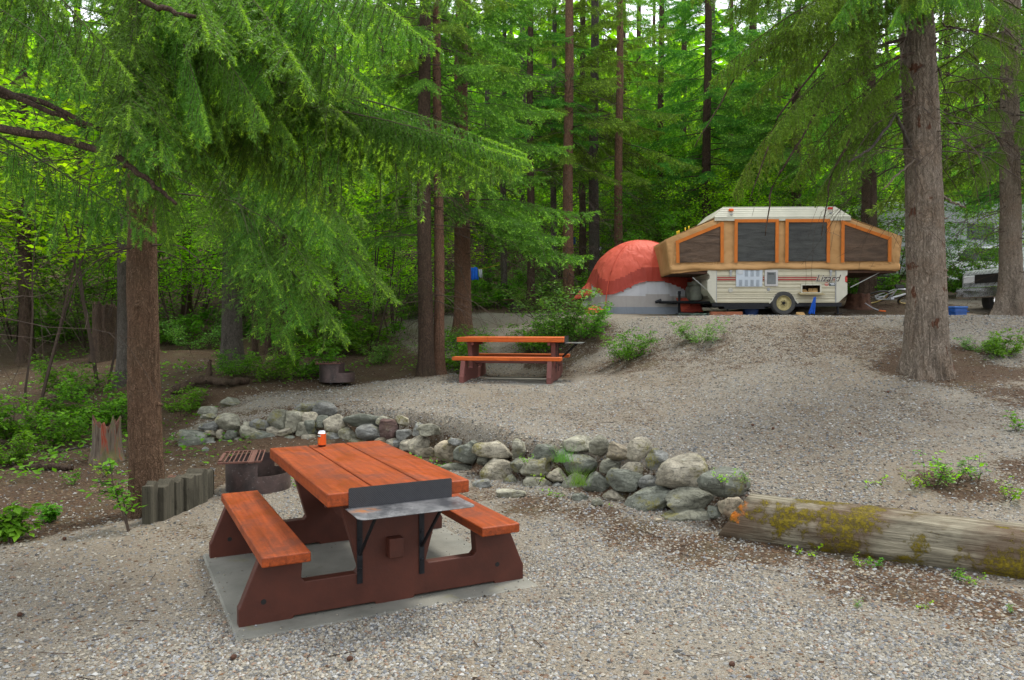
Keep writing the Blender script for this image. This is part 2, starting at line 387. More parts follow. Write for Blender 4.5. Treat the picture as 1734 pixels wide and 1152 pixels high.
# gravel -> forest litter weight
_GE = [(xat(a, b), b) for a, b in ((-200,5.3),(0,6.0),(100,6.4),(230,6.75),(300,7.4),(350,8.0),(390,8.7),(700,9.6),(980,7.7),(1240,6.3),(2200,4.9))]
def litter(x, y, m, sd):
    ge = np.interp(x, [p[0] for p in _GE], [p[1] for p in _GE])
    low = sstep(-0.35, 0.45, y - ge + 0.35 * vnoise(x, y, .8, 7)) 
    L = low * (1 - m)
    L = np.maximum(L, m * sstep(0.9, 0.0, sd) * (y > 10.8) * (x < -0.5) * 0.7)
    def blob(px, D, r, k=1.0):
        return k * sstep(1.0, 0.3, np.hypot(x - xat(px, D), (y - D) * .8) / r + 0.3 * vnoise(x, y, .5, 8))
    for b in ((1610,10.5,1.5,1),(1500,11.5,1.6,.55),(1430,12.4,1.8,.55),(1700,15.5,2.5,.9),(1480,19,3.2,1),(1150,13,1.2,.5),(1270,12.6,1.8,.45),(1060,13.6,1.0,.7),
              (950,15.4,1.6,.7),(1600,6.6,.55,.9),(1734,6.9,.5,.8),(1100,10.2,1.4,.3),(900,7.2,.7,.75),(990,6.9,.6,.7),(1080,6.3,.6,.75),(1180,5.9,.6,.8),(1290,5.7,.6,.8),(1420,5.3,.6,.75),(1560,5.0,.6,.8),(1680,4.8,.6,.8),(820,7.6,.6,.5),(1500,9.0,1.6,.38),(1050,9.6,1.2,.4),(560,11.2,1.2,.35),(1300,8.2,1.3,.3),(1700,4.3,.5,.5),(1150,12,1.2,.4),(330,6.4,.5,.4),(960,10.4,1.5,.3),(1300,18,2,.3)):
        L = np.maximum(L, blob(*b))
    L = np.maximum(L, sstep(19.5, 22.5, y + vnoise(x, y, 1.5, 9)))
    L = np.maximum(L, sstep(0.0, -0.6, sd) * (y > 13) * (x < 0))
    return np.clip(L, 0, 1)

def graded(lo, hi, core0, core1, fine, grow=1.12):
    a = list(np.arange(core0, core1, fine)); s = fine; x = a[-1]
    while x < hi: s *= grow; x += s; a.append(x)
    s = fine; x = a[0]; b = []
    while x > lo: s *= grow; x -= s; b.append(x)
    return np.array(b[::-1] + a)
gx = graded(-700, 700, -7.5, 9.0, 0.055, 1.10); gy = graded(-60, 900, 3.2, 19.0, 0.05, 1.06)
GX, GY = np.meshgrid(gx, gy)
GZ, GM, GS = Hn(GX, GY)
far = np.hypot(GX, GY)
GZ = np.where(far > 110, np.minimum(GZ, 26 + 0.02 * (far - 110)), GZ)
GL = litter(GX, GY, GM, GS)
nx, ny = len(gx), len(gy)
idx = np.arange(nx * ny).reshape(ny, nx)
GF = np.stack([idx[:-1, :-1], idx[:-1, 1:], idx[1:, 1:], idx[1:, :-1]], -1).reshape(-1, 4)

def ground_material():
    t = NT('gravel_and_forest_floor')
    geo = t.node("ShaderNodeNewGeometry"); P = geo.outputs['Position']
    big = t.noise(P, 0.9, 5, 0.6); med = t.noise(P, 6, 4, 0.6); fine = t.noise(P, 160, 4, 0.7)
    c1 = t.voro(P, 48, 'F1', 'Color'); d1 = t.voro(P, 48); c2 = t.voro(P, 150, 'F1', 'Color'); d2 = t.voro(P, 150)
    sep = t.node("ShaderNodeSeparateColor"); t.l.new(c1, sep.inputs[0]); sep2 = t.node("ShaderNodeSeparateColor"); t.l.new(c2, sep2.inputs[0])
    pal = [(0.0, (.055, .053, .047)), (.2, (.15, .147, .13)), (.42, (.235, .218, .175)), (.6, (.19, .20, .205)), (.76, (.31, .29, .235)), (.88, (.20, .145, .10)), (1.0, (.36, .355, .325))]
    s1 = t.ramp(sep.outputs[0], pal); s2 = t.ramp(sep2.outputs[0], pal)
    sand = t.mix(t.ramp(med, [(.3, 0.), (.7, 1.)]), (.150, .122, .082), (.240, .202, .146))
    sand = t.mix(0.55, sand, s2)
    show = t.math('MULTIPLY', t.ramp(d1, [(.42, 1.), (.52, 0.)]), t.ramp(t.math('ADD', big, t.math('MULTIPLY', sep.outputs[1], .5)), [(.66, 0.), (.74, 1.)]))
    grav = t.mix(show, sand, s1)
    grav = t.mix(t.ramp(t.noise(P, .45, 4, .6), [(.42, .0), (.62, .55)]), grav, (.20, .158, .108))
    grav = t.mix(t.ramp(t.noise(P, 1.7, 5, .65, .5), [(.55, .0), (.68, .5)]), grav, (.115, .085, .058))
    # litter: red-brown needles, bark bits, pale chips, mossy tint
    lt = t.mix(t.ramp(fine, [(.35, 0.), (.65, 1.)]), (.032, .020, .011), (.100, .060, .034))
    lt = t.mix(t.ramp(t.noise(P, 2.2, 4), [(.5, 0.), (.75, .8)]), lt, (.085, .070, .035))
    chip = t.ramp(sep2.outputs[1], [(.93, 0.), (.95, 1.)])
    lt = t.mix(t.math('MULTIPLY', chip, .5), lt, (.19, .15, .11))
    lw = t.math('ADD', t.attr('litter'), t.math('MULTIPLY', t.math('SUBTRACT', med, .5), 1.1))
    lw = t.math('ADD', lw, t.math('MULTIPLY', t.math('SUBTRACT', sep.outputs[2], .5), .5))
    f = t.ramp(lw, [(.38, 0.), (.66, 1.)])
    c = t.mix(f, grav, lt)
    h = t.math('ADD', t.math('MULTIPLY', t.math('SUBTRACT', 1.0, d1), show), t.math('MULTIPLY', t.math('SUBTRACT', 1.0, d2), .5))
    h = t.math('ADD', h, t.math('MULTIPLY', fine, .5))
    t.bump(h, 1.0, .014)
    return t.set(c, .92, spec=.2)
M['ground'] = ground_material()
gme = npmesh('ground', np.stack([GX, GY, GZ], -1).reshape(-1, 3), GF, M['ground'], smooth=True, attrs={'litter': GL.ravel()})
tag(link('ground', gme), kind='structure')

# ------------------------------------------------------------------ loose gravel and litter (uncountable)
def scatter_xy(rng, n, y0, y1, falloff=1.6, xk=0.78):
    """random ground points in the area the path in front of the camp covers, thinning with distance"""
    u = rng.random(n); y = (y0 ** (1 - falloff) + u * (y1 ** (1 - falloff) - y0 ** (1 - falloff))) ** (1 / (1 - falloff))
    x = (rng.random(n) * 2 - 1) * (y * xk + .4)
    return x, y
def stones_mesh(name, x, y, z, s, rng, pal, mat, flat=.6, sink=.25):
    n = len(x)
    base = np.array([(1, 0, 0), (0, 1, 0), (-1, 0, 0), (0, -1, 0), (0, 0, 1), (0, 0, -1)], float)
    V = base[None] * (1 + .45 * (rng.random((n, 6, 1)) - .5)) + .3 * (rng.random((n, 6, 3)) - .5)
    sc = np.stack([s * (.75 + .5 * rng.random(n)), s * (.6 + .4 * rng.random(n)), s * flat * (.7 + .6 * rng.random(n))], 1)
    V = V * sc[:, None]
    a = rng.random(n) * 6.283; ca, sa = np.cos(a)[:, None], np.sin(a)[:, None]
    V = np.stack([V[..., 0] * ca - V[..., 1] * sa, V[..., 0] * sa + V[..., 1] * ca, V[..., 2] + 0.25 * V[..., 0] * (rng.random((n, 1)) - .5)], -1)
    V += np.stack([x, y, z + s * flat * (.5 - sink)], 1)[:, None]
    F0 = np.array([(0, 1, 4), (1, 2, 4), (2, 3, 4), (3, 0, 4), (1, 0, 5), (2, 1, 5), (3, 2, 5), (0, 3, 5)])
    F = (F0[None] + (np.arange(n) * 6)[:, None, None]).reshape(-1, 3)
    pal = np.array(pal); c = pal[rng.integers(0, len(pal), n)] * (.50 + .42 * rng.random((n, 1)) ** 1.2)
    return npmesh(name, V.reshape(-1, 3), F, mat, attrs={'col': np.repeat(c, 6, 0)})
t = NT('gravel_stone'); t.set(t.attr('col', 'Color'), .85, spec=.25); M['stone_bits'] = t.m
t = NT('litter_bits'); t.set(t.attr('col', 'Color'), .9, spec=.1); M['litter_bits'] = t.m
PAL = [(.19, .18, .155), (.275, .252, .205), (.33, .30, .245), (.25, .258, .262), (.16, .165, .17), (.34, .315, .255), (.36, .355, .33), (.33, .29, .215), (.24, .165, .115), (.105, .105, .10), (.29, .265, .21), (.37, .37, .345)]
LPAL = [(.09, .052, .03), (.13, .075, .042), (.065, .038, .022), (.16, .105, .06), (.22, .165, .10), (.05, .034, .022), (.12, .066, .034)]
rng = R(11)
x, y = scatter_xy(rng, 300000, 3.3, 15.5, 1.5)
z, m, sd = Hn(x, y); L = litter(x, y, m, sd)
dens = sstep(-.35, .35, vnoise(x, y, 1.3, 21) + .5 * vnoise(x, y, .4, 22) + .25 * (x > .3) + .25 * (m > .5) - .55 * sstep(-1.0, -2.2, x) * sstep(7.2, 6.0, y) - .3 * sstep(4.4, 3.6, y) * (x < 1))
keep = (rng.random(len(x)) < (.16 + .84 * dens) * (1 - .90 * L)) & ~((np.abs((x + 1.109) * .886 + (y - 5.43) * .4636) < .93) & (np.abs(-(x + 1.109) * .4636 + (y - 5.43) * .886 + .055) < .86))
x, y, z = x[keep], y[keep], z[keep]
s = (0.0048 + 0.0085 * rng.random(len(x)) ** 2.4) * (1 + .06 * y)
tag(link('gravel', stones_mesh('gravel', x, y, z, s, rng, PAL, M['stone_bits'])), 'loose grey and tan pea gravel scattered over the camp pads', 'gravel', kind='stuff')
x, y = scatter_xy(rng, 9000, 3.4, 14, 1.4)
z, m, sd = Hn(x, y); keep = rng.random(len(x)) < .8
keep &= ~((np.abs((x + 1.109) * .886 + (y - 5.43) * .4636) < .93) & (np.abs(-(x + 1.109) * .4636 + (y - 5.43) * .886 + .055) < .86))
x, y, z = x[keep], y[keep], z[keep]
s = .010 + .010 * rng.random(len(x)) ** 3
tag(link('coarse_gravel', stones_mesh('coarse_gravel', x, y, z, s, rng, PAL, M['stone_bits'])), 'coarser pebbles lying among the fine gravel', 'pebbles', kind='stuff')
x, y = scatter_xy(rng, 150000, 3.4, 22, 1.3, .95)
z, m, sd = Hn(x, y); L = litter(x, y, m, sd); keep = rng.random(len(x)) < (.05 + .9 * L ** 1.5)
keep &= ~((np.abs((x + 1.109) * .886 + (y - 5.43) * .4636) < .93) & (np.abs(-(x + 1.109) * .4636 + (y - 5.43) * .886 + .055) < .86))
x, y, z = x[keep], y[keep], z[keep]; s = (.005 + .012 * rng.random(len(x)) ** 2) * (1 + .04 * y)
tag(link('forest_litter', stones_mesh('forest_litter', x, y, z, s, rng, LPAL + [(.15, .12, .09)], M['litter_bits'], .25)), 'brown needle and bark litter strewn on the forest floor', 'forest litter', kind='stuff')

# pebbles strewn over the edges of the near concrete pad (they lie on it)
a_, b_ = rng.uniform(-.95, .94, 900), rng.uniform(-.93, .82, 900)
e_ = np.minimum(np.minimum(a_ + .955, .945 - a_), np.minimum(b_ + .935, .83 - b_)); kk = rng.random(900) < np.exp(-e_ / .09) + .03
a_, b_ = a_[kk], b_[kk]; x = -1.109 + a_ * math.cos(.482) - b_ * math.sin(.482); y = 5.43 + a_ * math.sin(.482) + b_ * math.cos(.482)
tag(link('pad_pebbles', stones_mesh('pad_pebbles', x, y, np.full(len(x), .006), .003 + .006 * rng.random(len(x)), rng, PAL, M['stone_bits'], sink=.1)), 'pebbles kicked onto the edges of the near concrete pad', 'pebbles', kind='stuff')

# ------------------------------------------------------------------ concrete pad
def concrete():
    t = NT('weathered_concrete'); v = t.coord('Object')
    n = t.noise(v, 2.5, 6, .65); f = t.noise(v, 70, 4, .7)
    c = t.mix(t.ramp(n, [(.3, 0.), (.7, 1.)]), (.10, .10, .082), (.19, .185, .155))
    c = t.mix(t.ramp(f, [(.58, 0.), (.72, .6)]), c, (.13, .12, .10))
    mo = t.ramp(t.noise(v, 3.1, 5, .7), [(.62, 0.), (.72, .7)])
    c = t.mix(mo, c, (.13, .125, .05)); t.bump(f, .5, .003)
    return t.set(c, .85)
M['concrete'] = concrete()
TX, TY, TYAW = -1.109, 5.43, 0.482
def slab(name, w, l, x0, x1, y0, y1, loc, yaw, th=.05):
    b = MB(); b.box(((x0 + x1) / 2, (y0 + y1) / 2, 0), (x1 - x0, y1 - y0, th))
    o = b.build(name, M['concrete'], bevel=.012); o.location = loc; o.rotation_euler = (0, 0, yaw); return o
# ------------------------------------------------------------------ picnic tables
def frame_profile():
    F, zt, zb = .917, .668, .369
    return [(-F, .0), (-F + .30, .0), (-F + .31, .018), (-.12, .018), (-.11, 0), (.13, 0), (.14, .018), (F - .22, .018), (F - .21, 0), (F, 0),
            (F, .105), (F - .012, .125), (.805, zb), (.555, zb), (.565, .235), (.545, .212), (.235, .212), (.215, .235), (.335, zt),
            (-.335, zt), (-.215, .235), (-.235, .212), (-.545, .212), (-.565, .235), (-.555, zb), (-.805, zb), (-F + .012, .125), (-F, .105)]
def plank_mesh(b, cx, w, zc, th, L, rng, seg=14):
    """long plank along local Y, with slight cupping, worn corners"""
    for i in range(1):
        b.box((cx, 0, zc), (w, L, th))
def picnic_table(loc, yaw, mt, mf, label, group):
    root = empty('picnic_table', loc, yaw, label, 'picnic table', group)
    rng = random.Random(5)
    W, L = .907, 1.834; w = W / 3
    for k in range(3):
        b = MB(); plank_mesh(b, (k - 1) * w, w - .010, .709, .081, L - .004 * k, rng); o = b.build('tabletop_plank', mt, root, bevel=.009, seg=3)
    for s in (-1, 1):
        b = MB(); plank_mesh(b, s * .676, .272, .399, .060, 1.817, rng); b.build('bench_seat', mt, root, bevel=.009, seg=3)
    for s in (-1, 1):
        y0 = s * .723
        b = MB(); b.prism(frame_profile(), 'y', y0 - .038, y0 + .038); fr = b.build('end_frame', mf, root, bevel=.006)
        for sx in (-.78, .72): b = MB(); b.lathe([(0, -.004), (.016, -.004), (.016, .0), (0, .0)], 12, Matrix.Translation((sx, y0 - .0395 * 1, .13)) @ Matrix.Rotation(math.pi / 2, 4, 'X')); b.build('bolt_head', M['dark'], fr)
        b = MB(); b.box((0, s * .66, .640), (.80, .045, .055)); b.build('cleat', mf, root, bevel=.004)
    b = MB(); b.box((0, -.03, .352), (.095, 1.60, .125)); b.build('crossbeam', mf, root, bevel=.008)
    # cooking shelf at the near end
    sh = empty('cooking_shelf'); sh.parent = root
    b = MB(); b.prism([(-.325, .655), (.325, .655), (.325, .765), (.318, .772), (-.318, .772), (-.325, .765)], 'y', -.924, -.9195)
    b.build('backsplash', M['tread'], sh)
    def rr(x0, x1, y0, y1, r):
        P = [(x1, y1), (x0, y1)]
        for cx_, cy_, a0 in ((x0 + r, y0 + r, math.pi), (x1 - r, y0 + r, 1.5 * math.pi)):
            P += [(cx_ + r * math.cos(a0 + a), cy_ + r * math.sin(a0 + a)) for a in [i * math.pi / 12 for i in range(7)]]
        return P
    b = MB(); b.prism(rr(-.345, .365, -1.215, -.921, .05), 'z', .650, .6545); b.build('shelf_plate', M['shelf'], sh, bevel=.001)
    for v in (-.215, .185):
        b = MB(); b.box((v, -.766, .40), (.034, .006, .50)); b.box((v, -.955, .643), (.030, .37, .006))
        b.tube([(v, -1.10, .638), (v, -.772, .33)], .011, 6)
        for z in (.60, .42, .24): b.lathe([(.011, 0), (.009, .005), (0, .006)], 10, Matrix.Translation((v, -.769, z)) @ Matrix.Rotation(math.pi / 2, 4, 'X'))
        b.build('bracket', M['iron'], sh)
    return root
def tread_mat():
    t = NT('tread_plate'); v = t.coord('Object', (38, 38, 38), (0, 0.78, 0))
    w = t.node("ShaderNodeTexWave"); w.inputs['Scale'].default_value = .9; w.inputs['Distortion'].default_value = 3; w.inputs['Detail'].default_value = 1; t.l.new(v, w.inputs['Vector'])
    n = t.noise(t.coord('Object'), 30, 4)
    t.bump(t.math('ADD', w.outputs['Fac'], n), .5, .003)
    return t.set(t.mix(n, (.012, .013, .016), (.035, .036, .04)), .4, .3)
M['tread'] = tread_mat()
def shelf_mat():
    t = NT('scuffed_steel_shelf'); v = t.coord('Object')
    n = t.noise(v, 5, 6, .7, .5); f = t.noise(v, 60, 4, .7)
    c = t.mix(t.ramp(n, [(.35, 0.), (.65, 1.)]), (.045, .047, .052), (.20, .20, .205))
    c = t.mix(t.ramp(f, [(.55, 0.), (.65, .7)]), c, (.025, .025, .028))
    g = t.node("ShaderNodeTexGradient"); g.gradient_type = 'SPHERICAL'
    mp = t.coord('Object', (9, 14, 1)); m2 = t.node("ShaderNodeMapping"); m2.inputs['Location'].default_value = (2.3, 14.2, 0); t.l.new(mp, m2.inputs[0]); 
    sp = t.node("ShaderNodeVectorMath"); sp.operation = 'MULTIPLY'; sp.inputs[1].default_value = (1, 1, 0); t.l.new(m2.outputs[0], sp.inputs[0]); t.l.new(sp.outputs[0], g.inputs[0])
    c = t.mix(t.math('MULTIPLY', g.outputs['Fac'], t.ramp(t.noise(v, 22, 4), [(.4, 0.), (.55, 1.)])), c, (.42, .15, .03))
    t.bump(f, .25, .002)
    return t.set(c, t.ramp(n, [(.3, .28), (.7, .5)]), .35)
M['shelf'] = shelf_mat()
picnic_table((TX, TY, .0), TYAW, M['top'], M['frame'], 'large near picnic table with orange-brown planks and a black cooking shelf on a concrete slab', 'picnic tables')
o = slab('concrete_pad', 0, 0, -.955, .945, -.935, .83, (TX, TY, -.020), TYAW); tag(o, kind='structure')
FX, FY = xat(867, 13.4) - .02, 13.45
FYAW = math.radians(-9.5)
def tpos(px): return xat(px, 12.6)
fz = H(FX, FY)
# far table: its long side faces the camera, so its local Y (plank direction) lies along +X
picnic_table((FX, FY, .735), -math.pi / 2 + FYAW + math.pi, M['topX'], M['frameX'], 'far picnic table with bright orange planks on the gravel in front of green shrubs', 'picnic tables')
o = slab('concrete_pad', 0, 0, -1.0, 1.0, -.98, .98, (FX, FY, .715), math.pi / 2 + FYAW); tag(o, kind='structure')

# ------------------------------------------------------------------ drink can
def can():
    # centre of the base on the table top
    p = Vector((-1.54, 6.12, .7505))
    root = empty('drink_can', p, 0, 'orange soda can with silver rim standing at the far end of the near picnic table', 'can')
    red = NT('can_print'); vv = red.coord('Object'); n = red.noise(vv, 25, 3, .5)
    red.set(red.mix(n, (.62, .07, .015), (.75, .16, .02)), .28, .55)
    sil = plain('aluminium', (.75, .75, .78), .25, .9, var=.1); brown = plain('can_dark_print', (.07, .012, .01), .3, .3)
    r = .0331
    b = MB(); b.lathe([(r, .014), (r, .104)], 40); b.build('can_body', red.m, root, smooth=True)
    b = MB(); b.lathe([(0, .004), (.024, .001), (.0265, 0), (r - .001, .010), (r, .0142)], 40); b.build('can_base', brown, root, smooth=True)
    b = MB(); b.lathe([(r, .1038), (.031, .112), (.0272, .117), (.0275, .1205), (.0262, .1215), (.0252, .117), (0, .117)], 40); b.build('can_lid', sil, root, smooth=True)
    # dark badge band with pale lettering strip wrapped on the side facing left of the camera
    b = MB(); b.lathe([(r + .0004, .074), (r + .0004, .101)], 12, a0=math.radians(190), a1=math.radians(262)); b.build('can_badge', plain('black_print', (.02, .015, .012), .35), root, smooth=True)
    b = MB(); b.lathe([(r + .0008, .083), (r + .0008, .091)], 12, a0=math.radians(188), a1=math.radians(270)); b.build('can_strip', plain('pale_print', (.55, .58, .50), .35), root, smooth=True)
    b = MB(); b.lathe([(r + .0005, .03), (r + .0005, .058)], 3, a0=math.radians(236), a1=math.radians(246)); b.build('can_emblem', plain('gold_print', (.75, .30, .04), .3, .3), root, smooth=True)
can()

# ------------------------------------------------------------------ fire rings
M['ring'] = None
def ring_mat():
    t = NT('burnt_steel_ring'); v = t.coord('Object'); n = t.noise(v, 4, 6, .7, .4); f = t.noise(v, 30, 4, .7)
    c = t.mix(t.ramp(n, [(.35, 0.), (.62, 1.)]), (.030, .024, .023), (.095, .062, .055))
    c = t.mix(t.ramp(f, [(.60, 0.), (.72, .6)]), c, (.26, .23, .22)); t.bump(f, .4, .003)
    return t.set(c, .5, .35)
M['ring'] = ring_mat()
M['rust'] = plain('rusty_grate', (.13, .06, .045), .7, .3, var=.4, scale=20)
def fire_ring(p, yaw, r=.33, hb=.31, hf=.165, label='', full=True):
    root = empty('fire_ring', p, yaw, label, 'fire ring', 'steel fire rings')
    # tall back part spans most of the circle, the low front opening faces local -Y/+X
    n = 48; a_low0, a_low1 = math.radians(-88), math.radians(62)
    def wallseg(a0, a1, h, name):
        b = MB(); k = 24
        for rr_, in ((r,), (r - .008,)): pass
        b.lathe([(r - .008, -.02), (r, -.02), (r, h), (r - .008, h), (r - .008, -.02)], k, a0=a0, a1=a1)
        for a in (a0, a1):
            c, s = math.cos(a), math.sin(a)
            b.add([((r - .008) * c, (r - .008) * s, -.02), (r * c, r * s, -.02), (r * c, r * s, h), ((r - .008) * c, (r - .008) * s, h)], [(0, 1, 2, 3)])
        b.build(name, M['ring'], root, smooth=True)
    wallseg(a_low1, a_low0 + 2 * math.pi, hb, 'ring_wall'); wallseg(a_low0, a_low1, hf, 'front_lip')
    b = MB()
    b.box((-.05, 0, hb + .012), (.05, 2 * r + .12, .014)); b.box((-r - .03, 0, hb + .012), (.03, .5, .02))
    b.box((-.16, -r - .02, hb + .012), (.42, .025, .016)); b.box((-.16, r + .02, hb + .012), (.42, .025, .016))
    for i in range(9): b.tube([(-r + .02 + i * .045, -r - .015, hb + .018), (-r + .02 + i * .045, r + .015, hb + .018)], .007, 6)
    b.build('grate', M['rust'], root)
    b = MB(); b.lathe([(0, .03), (r - .01, .015)], 20); b.build('ash_bed', plain('ash', (.07, .065, .06), .95, var=.5, scale=15, bump=.8, bdist=.02), root)
p = ground(430, 8.15); p.z = -.005
fire_ring(p, math.radians(15), .33, .31, .16, 'near steel fire ring with rusty grate behind the left bench of the near table')
p = ground(565, 13.2); p.z = .745
fire_ring(p, math.radians(15), .30, .29, .14, 'middle steel fire ring at the edge of the gravel left of the twin trunks')
p = ground(868, 21.3); 
fire_ring(p, math.radians(15), .16, .33, .2, 'farthest and smallest steel fire ring, dark and half behind shrub leaves')

# ------------------------------------------------------------------ boulders and the dry stone wall
def rock_mat(name, c1, c2, moss=.5):
    t = NT(name); v = t.coord('Object'); geo = t.node("ShaderNodeNewGeometry"); oi = t.node("ShaderNodeObjectInfo")
    P = geo.outputs['Position']
    n = t.noise(P, 5, 8, .65, .3); f = t.noise(P, 45, 5, .7); sp = t.voro(P, 160, 'F1', 'Color')
    c = t.mix(t.ramp(n, [(.35, 0.), (.65, 1.)]), c1, c2)
    tint = t.ramp(oi.outputs['Random'], [(0, (.80, .84, .90)), (.2, (1.15, 1.02, .85)), (.35, (.62, .68, .64)), (.55, (1.12, 1.12, 1.0)), (.7, (.75, .78, .70)), (.85, (1.25, 1.18, 1.05)), (1., (.6, .6, .58))], 'CONSTANT')
    c = t.mix(1.0, c, tint, 'MULTIPLY')
    c = t.mix(t.ramp(f, [(.5, 0.), (.68, .5)]), c, tuple(x * .4 for x in c1))
    lich = t.ramp(t.noise(P, 17, 6, .75), [(.58, 0.), (.66, .55)]); c = t.mix(lich, c, (.30, .30, .245))
    mo = t.math('MULTIPLY', t.ramp(t.noise(P, 3.3, 6, .7), [(.53, 0.), (.62, 1.)]), t.ramp(t.noise(P, 60, 3), [(.35, .2), (.6, 1.)]))
    c = t.mix(t.math('MULTIPLY', mo, moss), c, (.13, .115, .012))
    crk = t.ramp(t.noise(t.coord('Object', (3, 3, 11), (.25, .15, 0)), 1.6, 5, .6, .8), [(.475, 0.), (.50, 1.), (.525, 0.)]); c = t.mix(t.math('MULTIPLY', crk, .35), c, tuple(x * .35 for x in c1))
    t.bump(t.math('ADD', t.math('MULTIPLY', crk, -.3), t.math('ADD', n, t.math('MULTIPLY', f, .4))), .8, .022)
    return t.set(c, .85, spec=.2)
M['rock'] = rock_mat('grey_field_stone', (.135, .130, .108), (.30, .29, .25), .85)
M['rock_red'] = rock_mat('red_brown_stone', (.10, .055, .045), (.17, .11, .09), .2)
def ico(sub):
    bm = bmesh.new(); bmesh.ops.create_icosphere(bm, subdivisions=sub, radius=1)
    V = np.array([v.co[:] for v in bm.verts]); F = np.array([[v.index for v in f.verts] for f in bm.faces]); bm.free(); return V, F
ICO4 = ico(4)
def rock(rng, w, h, d, boxy=.0, facets=True):
    V, F = ICO4; V = V.copy()
    p = 2.0 + 2.0 * rng.random() + boxy * 5          # superellipsoid
    V /= (np.abs(V) ** p).sum(1, keepdims=True) ** (1 / p)
    for _ in range(8 if facets else 2):              # cut facets
        nrm = rng.normal(size=3); nrm /= np.linalg.norm(nrm); k = .60 + .30 * rng.random()
        dd = V @ nrm; over = np.clip(dd - k, 0, None); V -= over[:, None] * nrm * .85
    o = rng.random(3) * 50
    q = V * 1.6 + o
    nn = np.array([mnoise.fractal(Vector(a), 1.0, 2.0, 4) for a in q])
    V *= (1 + .12 * nn)[:, None]
    V *= (1 - .014 * np.abs(np.array([mnoise.noise(Vector((a[0] * 1.2, a[1] * 1.2, a[2] * 5))) for a in q])) * 2)[:, None]
    V[:, 0] *= w / 2; V[:, 1] *= d / 2; V[:, 2] *= h / 2
    a = (rng.random() - .5) * .35; c, s = math.cos(a), math.sin(a)
    V = np.stack([V[:, 0] * c - V[:, 2] * s, V[:, 1], V[:, 0] * s + V[:, 2] * c], 1)
    return V, F
def place_rock(parent, px, py, w, h, D, rng, name='boulder', mat='rock', boxy=0, dk=.85):
    p = at(px, py, D); k = D / FPX
    wd, ht = w * k * 1.17, h * k * 1.20
    dp = max(ht, min(wd, ht * 1.6)) * dk
    V, F = rock(rng, wd, ht, dp, boxy)
    me = npmesh(name, V, F, M[mat], smooth=True)
    o = link(name, me, parent, p); return o
def wallD(px): return float(np.interp(px, [300, 560, 700, 811, 887, 984, 1056, 1170, 1230], [10.28, 10.28, 9.8, 8.6, 8.05, 7.85, 7.15, 6.75, 6.3]))
S1 = [(150,318,165,140),(245,222,110,55),(260,265,75,38),(318,275,55,55),(385,278,85,55),(235,335,85,75),(300,358,140,85),(240,165,75,35),(235,130,100,45),
 (375,200,150,85),(485,265,130,75),(485,335,80,65),(425,318,70,45),(575,305,130,90),(400,360,70,40),(560,210,110,50),(665,185,130,110),(760,195,120,110),
 (835,115,115,65),(945,115,150,75),(860,175,90,65),(825,245,95,85),(870,245,60,100),(700,265,140,45),(700,315,160,60),(930,195,85,65),(1018,205,150,90),
 (1195,185,215,80),(1100,275,110,70),(1010,290,110,60),(865,305,90,55),(1230,265,145,95),(1360,250,125,110),(1320,190,90,55),(1430,190,75,60),(1440,275,80,60),
 (1530,250,80,80),(1590,250,120,70),(1460,340,75,70),(1540,345,120,100),(590,375,60,40),(530,370,60,40),(640,250,70,50),(1375,325,80,50),(1120,310,70,30),(1400,330,60,40),
 (350,330,60,40),(620,350,90,50),(1300,310,70,40),(480,215,60,40),(1160,330,120,40),(1010,345,110,40)]
S2 = [(40,150,85,80),(65,140,80,70),(145,135,100,95),(240,140,100,90),(375,125,175,90),(500,120,80,90),(615,138,105,90),(795,90,140,70),(895,100,90,80),(985,133,100,85),
 (1090,120,120,100),(1185,180,110,110),(805,185,150,95),(940,200,95,70),(1060,210,110,50),(880,295,125,115),(1020,270,150,90),(1135,285,80,70),
 (1285,235,230,160),(1500,270,220,130),(970,355,130,80),(1130,390,210,130),(1350,360,240,100),(1335,455,240,110),(1530,400,110,90),(395,225,150,100),
 (215,215,180,60),(330,180,60,45),(575,210,140,80),(605,295,140,70),(770,285,110,90),(465,275,70,70),(510,200,90,60),(190,80,60,35),(275,90,45,25),(690,245,90,60),(720,150,60,60),(690,300,60,40)]
LOOSE2 = [(325,290,90,40,'small pale stone half buried below the middle of the stone wall'),(470,335,140,40,'flat pale stone lying in the gravel under the stone wall'),
 (885,378,50,35,'small blue-grey pebble on the ground below the round boulder'),(800,352,70,35,'low tan stone in the dirt at the foot of the stone wall'),(1460,425,60,50,'small brown stone tucked beside the mossy log end')]
rng = R(4)
wallA = empty('stone_wall', (xat(520, 10.2), 10.2, 0), 0, 'grey-green field stone retaining wall curving behind the drink can and far edge of the near table', 'stone wall', 'dry stone retaining walls')
def rel(o, par): o.location = Vector(o.location) - Vector(par.location)
for i, (cx_, cy_, w, h) in enumerate(S1):
    px, py = 280 + cx_ / 3.6125, 660 + cy_ / 3.6125
    D = wallD(px) + (765 - py) / 75 * .30 - .02 + (0.2 if py < 700 else 0)
    o = place_rock(wallA, px, py, w / 3.6125, h / 3.6125, D, rng, mat='rock_red' if i == 32 else 'rock', boxy=.5 if i in (27, 32) else 0); rel(o, wallA)
wallB = empty('stone_wall', (xat(980, 7.8), 7.8, 0), 0, 'paler stone retaining wall of rounded boulders running from the right bench to the mossy log', 'stone wall', 'dry stone retaining walls')
for i, (cx_, cy_, w, h) in enumerate(S2):
    px, py = 700 + cx_ / 2.89, 720 + cy_ / 2.89
    base = np.interp(px, [700, 811, 887, 984, 1056, 1132, 1202, 1250], [792, 815, 836, 845, 878, 893, 893, 880])
    D = wallD(px) + (base - py) / 100 * .42 - .05
    o = place_rock(wallB, px, py, w / 2.89, h / 2.89, D, rng, boxy=.9 if i in (21, 22) else 0); rel(o, wallB)
